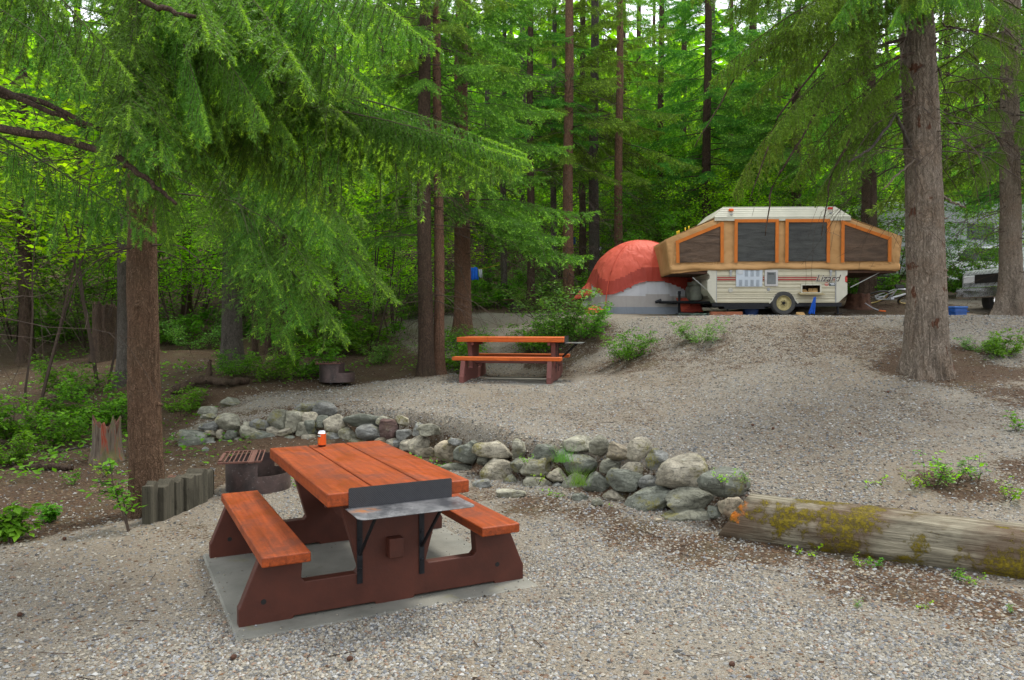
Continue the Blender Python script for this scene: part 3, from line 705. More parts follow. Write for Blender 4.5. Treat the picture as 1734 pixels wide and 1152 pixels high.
for cx_, cy_, w, h, lab in LOOSE2:
    px, py = 700 + cx_ / 2.89, 720 + cy_ / 2.89
    D = wallD(px) - .25; p = at(px, py, D)
    for _ in range(30):
        p = at(px, py, D); g = H(p.x, p.y)
        if p.z < g + .02: D -= .03
        elif p.z > g + .05: D += .03
        else: break
    o = place_rock(None, px, py, w / 2.89, h / 2.89, D, rng, name='stone'); tag(o, lab, 'stone')
for px, D, w, h, lab in ((385, 11.6, 40, 14, 'flat grey stone on the gravel mound above the left end of the stone wall'),(340, 9.9, 12, 7, 'small grey stone in front of the biggest left boulder'), (1112, 6.6, 14, 6, 'little flat grey stone in the gravel before the wall')):
    p = ground(px, D); V, F = rock(rng, w * D / FPX, h * D / FPX * 1.6, w * D / FPX * .8)
    tag(link('stone', npmesh('stone', V, F, M['rock'], smooth=True), None, p + Vector((0, 0, .01))), lab, 'stone')

# ------------------------------------------------------------------ mossy log
def log_mat():
    t = NT('weathered_mossy_log'); v = t.coord('Object', (1.3, 16, 16)); vo = t.coord('Object'); geo = t.node("ShaderNodeNewGeometry")
    g = t.noise(v, 1.6, 9, .68, .6); g2 = t.noise(t.coord('Object', (2.5, 60, 60)), 1.0, 4, .6)
    c = t.mix(t.ramp(g, [(.36, 0.), (.62, 1.)]), (.060, .052, .036), (.26, .235, .17))
    c = t.mix(t.ramp(g2, [(.55, 0.), (.7, .65)]), c, (.05, .04, .028))
    br = t.noise(vo, 1.6, 4, .6); c = t.mix(t.ramp(br, [(.48, 0.), (.60, .75)]), c, (.075, .046, .028))
    sx = t.node("ShaderNodeSeparateXYZ"); t.l.new(vo, sx.inputs[0])
    reg = t.math('ADD', t.noise(vo, 3.2, 7, .72), t.math('MULTIPLY', t.ramp(sx.outputs[0], [(.18, -.2), (.45, .12)]), .55))
    mossf = t.math('MULTIPLY', t.ramp(reg, [(.575, 0.), (.625, 1.)]), t.ramp(t.noise(vo, 38, 5, .75), [(.38, .15), (.52, 1.)]))
    mc = t.mix(t.noise(vo, 22, 4), (.045, .038, .005), (.22, .165, .012))
    c = t.mix(mossf, c, mc)
    orr = t.math('MULTIPLY', t.ramp(t.noise(vo, 6, 4, .6), [(.55, 0.), (.62, 1.)]), t.ramp(sx.outputs[0], [(.10, 1.), (.17, 0.)]))
    c = t.mix(orr, c, (.45, .14, .02))
    t.bump(t.math('ADD', t.math('MULTIPLY', g, 1.0), t.math('ADD', g2, t.math('MULTIPLY', mossf, .9))), .8, .015)
    return t.set(c, .9, spec=.15)
M['log'] = log_mat()
def mossy_log():
    rng = R(9); L = 3.9; n, k = 90, 48
    a = at(1236, 876, 6.30); b = at(1960, 968, 4.95)
    d = (b - a); d.normalize()
    s = np.linspace(0, 1, n); th = np.linspace(0, 2 * np.pi, k, endpoint=False)
    S, T = np.meshgrid(s, th, indexing='ij')
    rad = .228 + .030 * S
    X = S * L
    nz = np.array([mnoise.fractal(Vector((x * 1.1, math.cos(t_) * 1.5, math.sin(t_) * 1.5)), 1, 2, 4) for x, t_ in zip(X.ravel(), T.ravel())]).reshape(S.shape)
    fib = np.array([mnoise.noise(Vector((x * .7, math.cos(t_) * 9, math.sin(t_) * 9))) for x, t_ in zip(X.ravel(), T.ravel())]).reshape(S.shape)
    rad = rad * (1 + .06 * nz + .055 * fib)
    # long split running along the upper front of the log
    rad -= .035 * np.exp(-((T - 2.05 + .15 * S) / .07) ** 2) * sstep(.10, .2, S)
    xo = X + np.where(S < .03, 0, 0)
    Y = rad * np.cos(T); Z = rad * np.sin(T) * .97
    Z = np.minimum(Z, .195 + .01 * nz)                                           # flattened upper face
    Xs = np.where(S < .0001, 0, X) + (Z * .62 + .02 * nz) * (1 - S) ** 3               # slanting cut
    V = np.stack([Xs, Y, Z], -1).reshape(-1, 3)
    i = np.arange(n * k).reshape(n, k)
    F = np.stack([i[:-1], np.roll(i, -1, 1)[:-1], np.roll(i, -1, 1)[1:], i[1:]], -1).reshape(-1, 4)
    cs = [V[:k].mean(0), V[-k:].mean(0)]; V = np.concatenate([V, cs])
    c0, c1 = n * k, n * k + 1
    E = [[c0, (j + 1) % k, j, j] for j in range(k)] + [[c1, (n - 1) * k + j, (n - 1) * k + (j + 1) % k, (n - 1) * k + (j + 1) % k] for j in range(k)]
    me = bpy.data.meshes.new('log')
    me.from_pydata([tuple(p) for p in V], [], [tuple(f) for f in F.tolist()] + [tuple(dict.fromkeys(f)) for f in E])
    me.materials.append(M['log']); me.polygons.foreach_set("use_smooth", [True] * len(me.polygons)); me.update()
    o = link('mossy_log', me); o.location = a
    rot = Matrix((( d.x, -d.y, 0), (d.y, d.x, 0), (0, 0, 1))).transposed()
    ang = math.atan2(d.y, d.x); o.rotation_euler = (0, -math.asin(d.z), ang)
    tag(o, 'big weathered log with yellow-green moss edging the gravel terrace at the right', 'log')
mossy_log()

# ------------------------------------------------------------------ stumps, roots, fallen wood
M['oldwood'] = wood_stain('old_grey_wood', (.060, .054, .038), (.020, .018, .011), 'Z', .9)
M['redwood'] = plain('rotten_red_wood', (.105, .050, .030), .95, var=.55, scale=9, bump=.9, bdist=.02)
M['mossywood'] = plain('mossy_wood', (.085, .080, .035), .95, var=.6, scale=6, bump=.9, bdist=.02)
def stump_block(px0, px1, D0, D1, h, label):
    """row of split weathered slabs with a crumbling red-brown top"""
    a, b = ground(px0, D0), ground(px1, D1); a.z = min(a.z, .02) - .03; b.z = min(b.z, .05) - .03
    rz = math.atan2(b.y - a.y, b.x - a.x); L = (b - a).length
    root = empty('rotten_stump', a, rz, label, 'stump')
    rg = random.Random(3); mb = MB(); x = 0
    while x < L:
        w = rg.uniform(.10, .26); hh = h * rg.uniform(.93, 1.04) - .075 * x
        y0 = rg.uniform(-.012, .015); q = rg.uniform(-.02, .02)
        mb.prism([(x - .002, 0), (x + w + .002, 0), (x + w, hh + q), (x + w * .7, hh + .02 + q), (x + w * .4, hh - .012), (x, hh - q)], 'y', y0 - .01 - .10 * math.sin(math.pi * min(1, x / L)), y0 + .07); x += w
    mb.build('split_slabs', M['oldwood'], root, bevel=.008)
    V, F = ICO4; V = V.copy()
    nn = np.array([mnoise.fractal(Vector(p) * 3 + Vector((7, 3, 1)), 1, 2, 4) for p in V]); V *= (1 + .2 * nn)[:, None]
    V[:, 0] = V[:, 0] * L * .36 + L * .62; V[:, 1] = V[:, 1] * .18 + .15; V[:, 2] = np.minimum(V[:, 2] * h * 1.2, h * .88 + .04 * nn - .07 * V[:, 0])
    link('crumbling_core', npmesh('crumbling_core', V, F, M['redwood'], smooth=True), root)
stump_block(243, 345, 6.60, 7.75, .37, 'low rotten stump of split grey slabs with red-brown crumbled top beside the big left trunk')
def snag(px, D, r, h, label, mats, lean=0, jag=.25, seed=1, zoff=-.05):
    p = ground(px, D); rg = R(seed); k = 40; n = 26
    th = np.linspace(0, 2 * np.pi, k, endpoint=False); s = np.linspace(0, 1, n); S, T = np.meshgrid(s, th, indexing='ij')
    top = h * (1 - jag * (.5 + .5 * np.array([mnoise.noise(Vector((math.cos(a) * 2.4 + seed, math.sin(a) * 2.4, 3))) for a in th]) * 1.6))
    nz = np.array([mnoise.fractal(Vector((math.cos(a) * 3 + seed, math.sin(a) * 3, z * 1.2)), 1, 2, 4) for z, a in zip(S.ravel(), T.ravel())]).reshape(S.shape)
    rad = r * (1 + .35 * (1 - S) ** 4 - .1 * S) * (1 + .16 * nz)
    V = np.stack([rad * np.cos(T) + lean * S * h, rad * np.sin(T), S * top[None] + zoff], -1).reshape(-1, 3)
    i = np.arange(n * k).reshape(n, k); F = np.stack([i[:-1], np.roll(i, -1, 1)[:-1], np.roll(i, -1, 1)[1:], i[1:]], -1).reshape(-1, 4)
    inner = V[-k:].copy(); c = inner.mean(0); inner = (inner - c) * .55 + c; inner[:, 2] -= h * .12; b0 = len(V)
    V = np.concatenate([V, inner, [c - np.array([0, 0, h * .15])]])
    F2 = [((n - 1) * k + j, (n - 1) * k + (j + 1) % k, b0 + (j + 1) % k, b0 + j) for j in range(k)] + [(b0 + j, b0 + (j + 1) % k, b0 + k) for j in range(k)]
    me = bpy.data.meshes.new('stump'); me.from_pydata(V.tolist(), [], [tuple(f) for f in F.tolist()] + F2)
    for m_ in mats: me.materials.append(m_)
    mi = [0] * len(F) + [len(mats) - 1] * len(F2); me.polygons.foreach_set("material_index", mi); me.polygons.foreach_set("use_smooth", [True] * len(mi)); me.update()
    return tag(link('tree_stump', me, None, p), label, 'stump')
def redstump_mat():
    t = NT('split_red_stump'); v = t.coord('Object', (18, 18, 2)); vo = t.coord('Object'); n = t.noise(v, 1, 7, .65, .4)
    c = t.ramp(n, [(.3, (.035, .02, .014)), (.45, (.075, .055, .038)), (.56, (.12, .095, .065)), (.64, (.22, .035, .012)), (.75, (.06, .02, .012))])
    c = t.mix(t.ramp(t.noise(vo, 5, 4), [(.5, 0.), (.62, .6)]), c, (.10, .10, .02)); t.bump(n, .9, .03); return t.set(c, .9)
M['redstump'] = redstump_mat()
snag(172, 9.4, .165, .66, 'broken stump with a bright red split face on the left slope', [M['redstump'], M['redwood']], jag=.5, seed=4)
snag(172, 15.6, .24, 1.25, 'tall dark charred stump behind the leafy bush on the left slope', [M['bark_dark']], jag=.2, seed=7)
snag(1447, 18.7, .27, .42, 'dark red weathered stump on the gravel behind the right end of the camper', [M['redwood'], M['oldwood']], jag=.1, seed=5)
snag(1385, 19.2, .30, .35, 'low mossy rotten stump under the right end of the camper', [M['mossywood']], jag=.4, seed=6)
def fallen(points, r0, r1, label, mat, name='fallen_branch', seed=0, sub=9):
    rg = random.Random(seed); P = []; 
    pts = [Vector(p) for p in points]
    for i in range(len(pts) - 1):
        for j in range(sub): P.append(pts[i].lerp(pts[i + 1], j / sub) + Vector([rg.uniform(-1, 1) * r0 * .25 for _ in range(3)]))
    P.append(pts[-1]); n = len(P)
    b = MB(); b.tube(P, [(r0 + (r1 - r0) * i / n) * rg.uniform(.82, 1.2) for i in range(n)], 10)
    return tag(b.build(name, mat, smooth=True, sharp=2), label, 'branch' if name == 'fallen_branch' else 'log')
def gp(px, D, dz=0): p = ground(px, D); p.z += dz; return p
fallen([gp(15, 9.1, .0), gp(60, 9.0, .05), gp(112, 8.9, .03)], .045, .03, 'thin dark fallen branch on the bare slope at the far left', M['bark_dark'], seed=1)
fallen([gp(285, 12.2, .05), gp(330, 12.4, .12), gp(375, 12.2, .10), gp(415, 12.6, .05)], .08, .05, 'thick dark fallen log behind the left end of the stone wall', M['bark_dark'], 'fallen_log', 2)
fallen([gp(345, 12.3, .1), gp(350, 12.4, .42)], .06, .02, 'broken upright snag on the fallen log at the left', M['bark_dark'], 'fallen_branch', 3)
fallen([gp(90, 9.8, .02), gp(140, 10.1, .03)], .02, .012, 'thin grey stick lying on the slope left of the red stump', M['bark_grey'], seed=4)
# pine cones
bc = MB(); bc.lathe([(0, 0), (.009, .003), (.014, .010), (.015, .018), (.011, .028), (.005, .035), (0, .037)], 9)
cone0 = bc.build('pine_cone', plain('cone', (.10, .045, .025), .8, var=.4, scale=60, bump=1, bdist=.01), smooth=True)
cones = [(29, 1045, 'dark'), (582, 1122, 'x'), (385, 1122, 'x'), (103, 917, 'x'), (1238, 1132, 'x'), (1302, 728, 'x'), (1266, 722, 'x'), (1450, 738, 'x'), (1500, 666, 'x')]
CL = ['dark pine cone at the lower left edge of the gravel', 'brown pine cone near the bottom edge right of the slab corner', 'reddish pine cone at the bottom left of the concrete slab corner', 'dark pine cone on the gravel edge at the far left',
      'brown pine cone at the bottom right foreground', 'small cone on the upper gravel above the stone wall', 'small cone on the upper gravel, just left of its twin', 'small cone on the upper gravel above the mossy log', 'small cone on the gravel left of the big right trunk']
for i, (px, py, _) in enumerate(cones):
    D = 3.5
    while D < 14:
        p = at(px, py, D)
        if p.z <= H(p.x, p.y): break
        D += .03
    o = cone0 if i == 0 else cone0.copy()
    if i: COL.objects.link(o)
    o.location = (p.x, p.y, H(p.x, p.y) + .012); o.rotation_euler = (1.4, 0, i * 1.3); tag(o, CL[i], 'pine cone', 'pine cones on the gravel')

# ------------------------------------------------------------------ folding camper trailer
M['cream'] = plain('cream_siding', (.46, .425, .31), .45, var=.14, scale=2.5, bump=.1)
M['cream2'] = plain('cream_moulding', (.50, .485, .40), .5, var=.12, scale=3)
M['roofc'] = plain('cream_roof', (.42, .415, .33), .5, var=.15, scale=2)
M['white'] = plain('white_plastic', (.60, .61, .62), .4, var=.08)
M['grey'] = plain('grey_metal', (.30, .31, .32), .45, .3, var=.25)
M['orange_trim'] = plain('orange_webbing', (.50, .145, .022), .8, var=.15, scale=10)
M['red_lens'] = plain('red_lens', (.45, .02, .01), .25)
M['amber_lens'] = plain('amber_lens', (.80, .12, .01), .25)
def canvas_mat():
    t = NT('tan_canvas'); v = t.coord('Object'); n = t.noise(t.coord('Object', (1, 1, 1)), 1.2, 3, .5, .3); f = t.noise(v, 150, 2)
    w = t.noise(t.coord('Object', (1.6, 1.6, 2.6), (0, .5, 0)), 1.6, 2, .4, .8)
    c = t.mix(t.ramp(n, [(.3, 0.), (.7, 1.)]), (.40, .225, .090), (.52, .31, .14))
    t.bump(t.math('ADD', w, t.math('MULTIPLY', f, .02)), .55, .05); return t.set(c, .85, spec=.15)
M['canvas'] = canvas_mat()
def mesh_mat(name, c1, c2):
    t = NT(name); v = t.coord('Object'); n = t.noise(t.coord('Object', (1, 1, 5)), 1.6, 5, .65, .8); f = t.noise(v, 90, 3, .7)
    c = t.mix(t.ramp(n, [(.35, 0.), (.68, 1.)]), c1, c2); c = t.mix(t.ramp(f, [(.5, 0.), (.75, .5)]), c, tuple(x * 1.5 for x in c2))
    t.bump(n, .6, .04); return t.set(c, .6, spec=.3)
M['net'] = mesh_mat('dark_window_mesh', (.026, .027, .026), (.060, .063, .058))
M['netb'] = mesh_mat('brown_window_mesh', (.045, .027, .016), (.115, .072, .045))
M['tyre'] = plain('dusty_tyre', (.055, .055, .052), .85, var=.3, scale=10)
M['rim'] = plain('dirty_cream_rim', (.38, .32, .15), .6, .2, var=.4, scale=18)
CX, CY = xat(1310, 17.4), 17.4
def tx(px): return (px - 1310) / 75.0
def tz(py): return (534.5 - py) / 75.0
def lattice(corners, nu, nv, off, y0, bulge=.0, seed=0, wrinkle=.012, amp=None):
    """bilinear sheet between 4 (x,z) corners bl, br, tr, tl at depth y0, gently wrinkled"""
    bl, br, tr, tl = [np.array(c, float) for c in corners]
    u, v = np.meshgrid(np.linspace(0, 1, nu), np.linspace(0, 1, nv))
    P = (bl * ((1 - u) * (1 - v))[..., None] + br * (u * (1 - v))[..., None] + tr * (u * v)[..., None] + tl * ((1 - u) * v)[..., None])
    x, z = P[..., 0], P[..., 1]
    d = np.array([mnoise.fractal(Vector((a * 1.6 + seed, b * 4.5, seed)), 1, 2, 3) for a, b in zip(x.ravel(), z.ravel())]).reshape(x.shape)
    y = y0 - bulge * np.sin(np.pi * v) * np.sin(np.pi * u) + wrinkle * d
    y = y + wrinkle * .8 * (np.sin(np.arctan2(v + .05, u + .05) * 26 + d * 3) * np.exp(-np.hypot(u * 2.2, v * 1.6)) + np.sin(np.arctan2(v + .05, 1.05 - u) * 26 + d * 3) * np.exp(-np.hypot((1 - u) * 2.2, v * 1.6)))
    V = np.stack([x, y, z], -1).reshape(-1, 3); i = np.arange(nu * nv).reshape(nv, nu)
    F = np.stack([i[:-1, :-1], i[:-1, 1:], i[1:, 1:], i[1:, :-1]], -1).reshape(-1, 4)
    return V, F
def sheet(name, corners, mat, par, y0, nu=24, nv=16, **k):
    V, F = lattice(corners, nu, nv, 0, y0, **k); o = link(name, npmesh(name, V, F, mat, smooth=True), par)
    m = o.modifiers.new('thickness', 'SOLIDIFY'); m.thickness = .006; m.offset = -1; return o
def strip(b, pts, w, y, th=.006):
    """flat band of width w following the (x,z) polyline"""
    for i in range(len(pts) - 1):
        (x0, z0), (x1, z1) = pts[i], pts[i + 1]; d = math.hypot(x1 - x0, z1 - z0); ux, uz = (x1 - x0) / d, (z1 - z0) / d; nx_, nz_ = -uz * w / 2, ux * w / 2
        e = w / 2 if i < len(pts) - 2 else w / 2
        x0 -= ux * w / 2; z0 -= uz * w / 2; x1 += ux * w / 2; z1 += uz * w / 2
        yy = y - .0012 * i
        b.prism([(x0 + nx_, z0 + nz_), (x0 - nx_, z0 - nz_), (x1 - nx_, z1 - nz_), (x1 + nx_, z1 + nz_)], 'y', yy - th, yy)
def camper():
    root = empty('camper_trailer', (CX, CY, 1.905), math.radians(-1), 'cream folding camper trailer opened up with tan canvas and orange-edged mesh windows', 'camper trailer')
    W = 2.05
    # ---- body
    bx0, bx1, bz0, bz1 = tx(1207), tx(1407), tz(514), tz(455)
    arch = [(tx(1297), bz0), (tx(1306), tz(503)), (tx(1310), tz(500)), (tx(1331), tz(500)), (tx(1335), tz(503)), (tx(1344), bz0)]
    hole = (tx(1350), tx(1382), tz(497.5), tz(483.5))
    body = empty('body'); body.parent = root
    b = MB()
    # side wall as corrugated horizontal bands, cut round the wheel arch and the open locker
    zs = [bz0, tz(508), tz(503), tz(500), tz(497.5), tz(490), tz(483.5), tz(478), tz(470), tz(462), bz1]
    def blocked(xa, xb, za, zb):
        xm, zm = (xa + xb) / 2, (za + zb) / 2
        if hole[0] < xm < hole[1] and hole[2] < zm < hole[3]: return True
        if zm < tz(500):
            l = np.interp(zm, [bz0, tz(503), tz(500)], [arch[0][0], arch[1][0], arch[2][0]]); r = np.interp(zm, [bz0, tz(503), tz(500)], [arch[5][0], arch[4][0], arch[3][0]])
            return l < xm < r
        return False
    xs = sorted(set([bx0, bx1, hole[0], hole[1]] + [tx(p) for p in range(1297, 1346, 1)]))
    for zi in range(len(zs) - 1):
        za, zb = zs[zi], zs[zi + 1]
        for xi in range(len(xs) - 1):
            if not blocked(xs[xi], xs[xi + 1], za, zb):
                xa, xb = xs[xi], xs[xi + 1]; d = .012
                vs = [(xa, 0, za), (xb, 0, za), (xb, -d, za + (zb - za) * .35), (xa, -d, za + (zb - za) * .35), (xb, 0, zb), (xa, 0, zb)]
                b.add(vs, [(0, 1, 2, 3), (3, 2, 4, 5)])
    b.build('side_wall', M['cream'], body)
    b = MB(); b.box(((bx0 + bx1) / 2, .06 + W / 2, (bz0 + bz1) / 2), (bx1 - bx0 - .02, .01, bz1 - bz0)); 
    b.box(((bx0 + bx1) / 2, W, (bz0 + bz1) / 2), (bx1 - bx0, .03, bz1 - bz0)); b.box(((bx0 + bx1) / 2, W / 2, bz1 - .01), (bx1 - bx0, W, .02)); b.box(((bx0 + tx(1296)) / 2, W / 2, bz0 + .01), (tx(1296) - bx0, W, .02)); b.box(((bx1 + tx(1345)) / 2, W / 2, bz0 + .01), (bx1 - tx(1345), W, .02))
    b.build('box_shell', M['cream2'], body)
    b = MB(); b.box((tx(1320.5), .25, tz(506)), (tx(1344) - tx(1297) - .01, .40, .20)); b.build('wheel_well', M['dark'], body)
    b = MB(); hx, hz, hw, hh = (hole[0] + hole[1]) / 2, (hole[2] + hole[3]) / 2, hole[1] - hole[0] + .02, hole[3] - hole[2] + .02
    b.box((hx, .42, hz), (hw, .02, hh)); b.box((hx, .215, hz - hh / 2), (hw, .39, .012)); b.box((hx, .215, hz + hh / 2), (hw, .39, .012)); b.box((hx - hw / 2, .215, hz), (.012, .39, hh)); b.box((hx + hw / 2, .215, hz), (.012, .39, hh)); b.build('locker_box', M['frameboard'], body)
    # arch trim
    b = MB()
    for i in range(5): strip(b, [arch[i], arch[i + 1]], .03, -.014, .01)
    strip(b, [(tx(1291), tz(497)), (tx(1300), tz(491)), (tx(1345), tz(491)), (tx(1352), tz(497))], .012, -.013, .004)
    b.build('arch_trim', M['cream2'], body)
    # moulded corners with a step outward at top and bottom
    def corner(x_in, x_out, s, name):
        prof = [(x_in, bz1), (x_out, bz1), (x_out, tz(468)), (x_out - s * .055, tz(470)), (x_out - s * .055, tz(479)), (x_out, tz(481)), (x_out, tz(500)), (x_in + s * .06, tz(514)), (x_in, tz(514))]
        if s < 0: prof = [(x_in, bz1), (x_out, bz1), (x_out, tz(464)), (x_out + .05, tz(468)), (x_out + .05, tz(473)), (x_out, tz(476)), (x_out, tz(494)), (x_in - .03, tz(514)), (x_in, tz(514))]
        b = MB(); b.prism(prof, 'y', -.022, W + .02); return b.build(name, M['cream2'], body, bevel=.018)
    corner(tx(1208.2), tx(1192), -1, 'corner_moulding'); corner(tx(1407.6), tx(1427), 1, 'corner_moulding')
    b = MB(); b.box((tx(1207.4), -.016, (bz0 + bz1) / 2), (.014, .02, bz1 - bz0)); b.box((tx(1407.2), -.016, (bz0 + bz1) / 2), (.014, .02, bz1 - bz0)); b.build('seam', M['grey'], body)
    b = MB(); b.box((tx(1424.5), .06, tz(474.5)), (.06, .14, .13)); b.build('tail_light', M['red_lens'], root, bevel=.01)
    # stripes
    sm = plain('maroon_stripe', (.30, .03, .025), .4); sm2 = plain('brown_stripe', (.33, .20, .14), .4)
    b = MB()
    for xa, xb in ((1208.5, 1239.5), (1285.2, 1287.5), (1310.5, 1380), (1402, 1406.5)):
        for z_, h_ in ((471.3, .024), (474.8, .03)): b.box((tx((xa + xb) / 2), -.0145, tz(z_)), (tx(xb) - tx(xa), .004, h_))
    b.build('stripe', sm, body)
    b = MB()
    for xa, xb in ((1208.5, 1239.5), (1285.2, 1287.5), (1310.5, 1406.5)): b.box((tx((xa + xb) / 2), -.0135, tz(477)), (tx(xb) - tx(xa), .004, .012))
    b.build('lower_stripe', sm2, body)
    # lettering
    def text(s, x, z, size, mat, name, shear=.0, off=0, y=-.02, par=body, ext=.002, bold=True):
        cu = bpy.data.curves.new(name, 'FONT'); cu.body = s; cu.size = size; cu.extrude = ext; cu.shear = shear; cu.offset = off; cu.align_x = 'CENTER'; cu.align_y = 'CENTER'
        cu.materials.append(mat); tmp = bpy.data.objects.new(name, cu); COL.objects.link(tmp); bpy.context.view_layer.update()
        me = bpy.data.meshes.new_from_object(tmp.evaluated_get(bpy.context.evaluated_depsgraph_get())); bpy.data.objects.remove(tmp); o = link(name, me, par); o.location = (x, y, z); o.rotation_euler = (math.pi / 2, 0, 0); return o
    text('Lizard', tx(1393), tz(473.2), .215, M['cream2'], 'name_outline', .35, .012, -.0185)
    text('Lizard', tx(1393), tz(473.2), .215, plain('dark_letters', (.05, .03, .03), .4), 'name_lettering', .35, .001, -.0225)
    b = MB(); b.lathe([(0, -.004), (.042, -.004), (.042, 0)], 20, Matrix.Translation((tx(1392), -.014, tz(482.5))) @ Matrix.Rotation(math.pi / 2, 4, 'X')); b.build('round_emblem', plain('red_emblem', (.48, .10, .07), .4), body)
    b = MB(); b.lathe([(.018, -.0055), (.024, -.0055)], 16, Matrix.Translation((tx(1392), -.0215, tz(482.5))) @ Matrix.Rotation(math.pi / 2, 4, 'X')); b.build('emblem_ring', M['white'], body)
    b = MB(); b.box((tx(1401), -.0165, tz(482.8)), (.13, .005, .075)); b.build('badge', plain('dark_badge', (.05, .07, .075), .4), body)
    b = MB(); b.box((tx(1401), -.0195, tz(481.6)), (.10, .003, .015)); b.box((tx(1402), -.0195, tz(483.8)), (.08, .003, .015)); b.box((tx(1407.4 - .6), -.0195, tz(481.4)), (.02, .003, .02)); b.build('badge_marks', M['white'], body)
    # fridge vent panel
    vt = empty('vent_panel'); vt.parent = root
    wb = plain('vent_white', (.44, .49, .54), .45, var=.06)
    b = MB(); b.box((tx(1262), -.022, tz(472.5)), (tx(1284) - tx(1240), .02, tz(458.5) - tz(487))); b.build('panel', wb, vt, bevel=.004)
    g = plain('louvre_shadow', (.20, .23, .26), .6)
    for r_, zc in ((0, 464.5), (1, 480.5)):
        for c_ in range(4):
            if r_ == 0 and c_ == 0: continue
            b = MB(); 
            for k in range(6): b.box((tx(1247.5 + c_ * 9.6), -.0335, tz(zc) + (k - 2.5) * .024), (.072, .006, .012))
            b.build('louvre', g, vt)
    b = MB(); b.box((tx(1246.5), -.036, tz(462)), (.13, .012, .10)); b.build('data_plate', plain('plate', (.40, .42, .43), .35, .4), vt, bevel=.004)
    # grey hatch
    ht = empty('side_hatch'); ht.parent = root
    b = MB(); b.box((tx(1299), -.022, tz(472.5)), (.295, .024, .36)); b.build('hatch_frame', plain('hatch_alu', (.42, .41, .40), .4, .3), ht, bevel=.006)
    b = MB(); b.box((tx(1299), -.0375, tz(472.5)), (.195, .008, .27)); b.build('hatch_door', plain('hatch_grey', (.12, .13, .13), .35, .2), ht)
    b = MB(); b.box((tx(1298.5), -.043, tz(465.5)), (.13, .008, .018)); b.build('handle', M['dark'], ht)
    for px, py, r_ in ((1231, 493, .055), (1295, 491.5, .038)):
        b = MB(); b.lathe([(0, .014), (r_ * .8, .012), (r_, 0)], 20, Matrix.Translation((tx(px), -.014, tz(py))) @ Matrix.Rotation(math.pi / 2, 4, 'X'))
        b.build('filler_cap', plain('cap_grey', (.45, .44, .38), .5) if r_ > .05 else M['grey'], body, smooth=True)
    for px in (1231, 1398.5):
        b = MB(); b.box((tx(px), -.025, tz(461)), (.05, .03, .05)); b.box((tx(px), -.02, tz(465.5)), (.035, .02, .10)); b.build('roof_latch', M['grey'], body)
    # locker frame and open flap, firewood inside is separate
    b = MB(); strip(b, [(hole[0], hole[2]), (hole[0], hole[3]), (hole[1], hole[3]), (hole[1], hole[2]), (hole[0], hole[2])], .03, -.014, .012); b.build('locker_frame', M['cream2'], body)
    b = MB(); b.box(((hole[0] + hole[1]) / 2 - .02, -.10, hole[2] - .02), (hole[1] - hole[0] + .12, .20, .018), rot=(math.radians(12), 'X')); b.build('locker_flap', plain('flap', (.36, .30, .17), .6), body, bevel=.004)
    # ---- chassis
    ch = empty('chassis'); ch.parent = root
    b = MB(); b.box((0, .07, tz(517)), (tx(1430) - tx(1213), .08, .085)); b.box((tx(1256), .2, tz(522)), (tx(1290) - tx(1222), .3, .06)); b.box((0, W - .1, tz(516.7)), (tx(1430) - tx(1213), .06, .07)); b.box((tx(1262), .5, tz(521)), (tx(1300) - tx(1226), .5, .09))
    b.box((tx(1320), W / 2, tz(514)), (.07, W - .4, .07)); b.build('frame_rail', M['iron'], ch)
    b = MB(); 
    b.tube([(tx(1215), .35, tz(513)), (tx(1125), W / 2, tz(511))], .035, 6); b.tube([(tx(1215), W - .35, tz(513)), (tx(1125), W / 2, tz(511))], .035, 6)
    b.box((tx(1158), W / 2, tz(511)), (.75, .09, .07)); b.tube([(tx(1128), W / 2, tz(508)), (tx(1117), W / 2, tz(511))], [.05, .03], 8); b.build('tow_bar', M['iron'], ch)
    b = MB(); b.tube([(tx(1160), W / 2, tz(493)), (tx(1160), W / 2, tz(530))], .032, 8); b.box((tx(1160), W / 2, tz(494)), (.07, .07, .08)); b.lathe([(0, 0), (.09, 0), (.085, .02), (0, .02)], 14, c=(tx(1160), W / 2, tz(532.5))); b.build('jack', M['iron'], ch)
    for px in (1228, 1415): b = MB(); b.tube([(tx(px), .15, tz(516)), (tx(px) + .02, .15, tz(531))], .025, 6); b.box((tx(px) + .02, .15, tz(532)), (.13, .13, .02)); b.build('support_leg', M['iron'], ch)
    # ---- wheels
    for y in (.06, W - .06):
        wh = empty('wheel'); wh.parent = root; wh.location = (tx(1320.5), y, tz(514.5)); wh.rotation_euler = (math.pi / 2, 0, 0)
        R_ = .272
        b = MB(); b.lathe([(.17, -.085), (.20, -.095), (.25, -.09), (R_, -.06), (R_ + .003, -.02), (R_ + .003, .02), (R_, .06), (.25, .09), (.20, .095), (.17, .085), (.16, 0), (.17, -.085)], 40); b.build('tyre', M['tyre'], wh, smooth=True)
        b = MB(); b.lathe([(.17, .082), (.165, .090), (.155, .082), (.14, .05), (.11, .045), (.075, .062), (.06, .062), (.03, .058), (0, .058)], 36); b.lathe([(.17, -.08), (0, -.06)], 24); b.build('rim', M['rim'], wh, smooth=True)
        b = MB(); b.lathe([(.036, .06), (.034, .095), (.02, .10), (0, .10)], 16)
        for k in range(5): b.lathe([(.009, .058), (.009, .075), (0, .076)], 6, c=(.055 * math.cos(k * 1.2566), .055 * math.sin(k * 1.2566), 0))
        b.build('hub', M['dark'], wh, smooth=True)
    # ---- roof
    rf = empty('roof'); rf.parent = root
    r0, r1, rt0, rt1 = tx(1203), tx(1430), tx(1221), tx(1410); za, zb, zc = tz(376), tz(369), tz(351)
    b = MB()
    levels = [(r0, r1, -.06, za), (r0, r1, -.06, zb)]
    n = 5
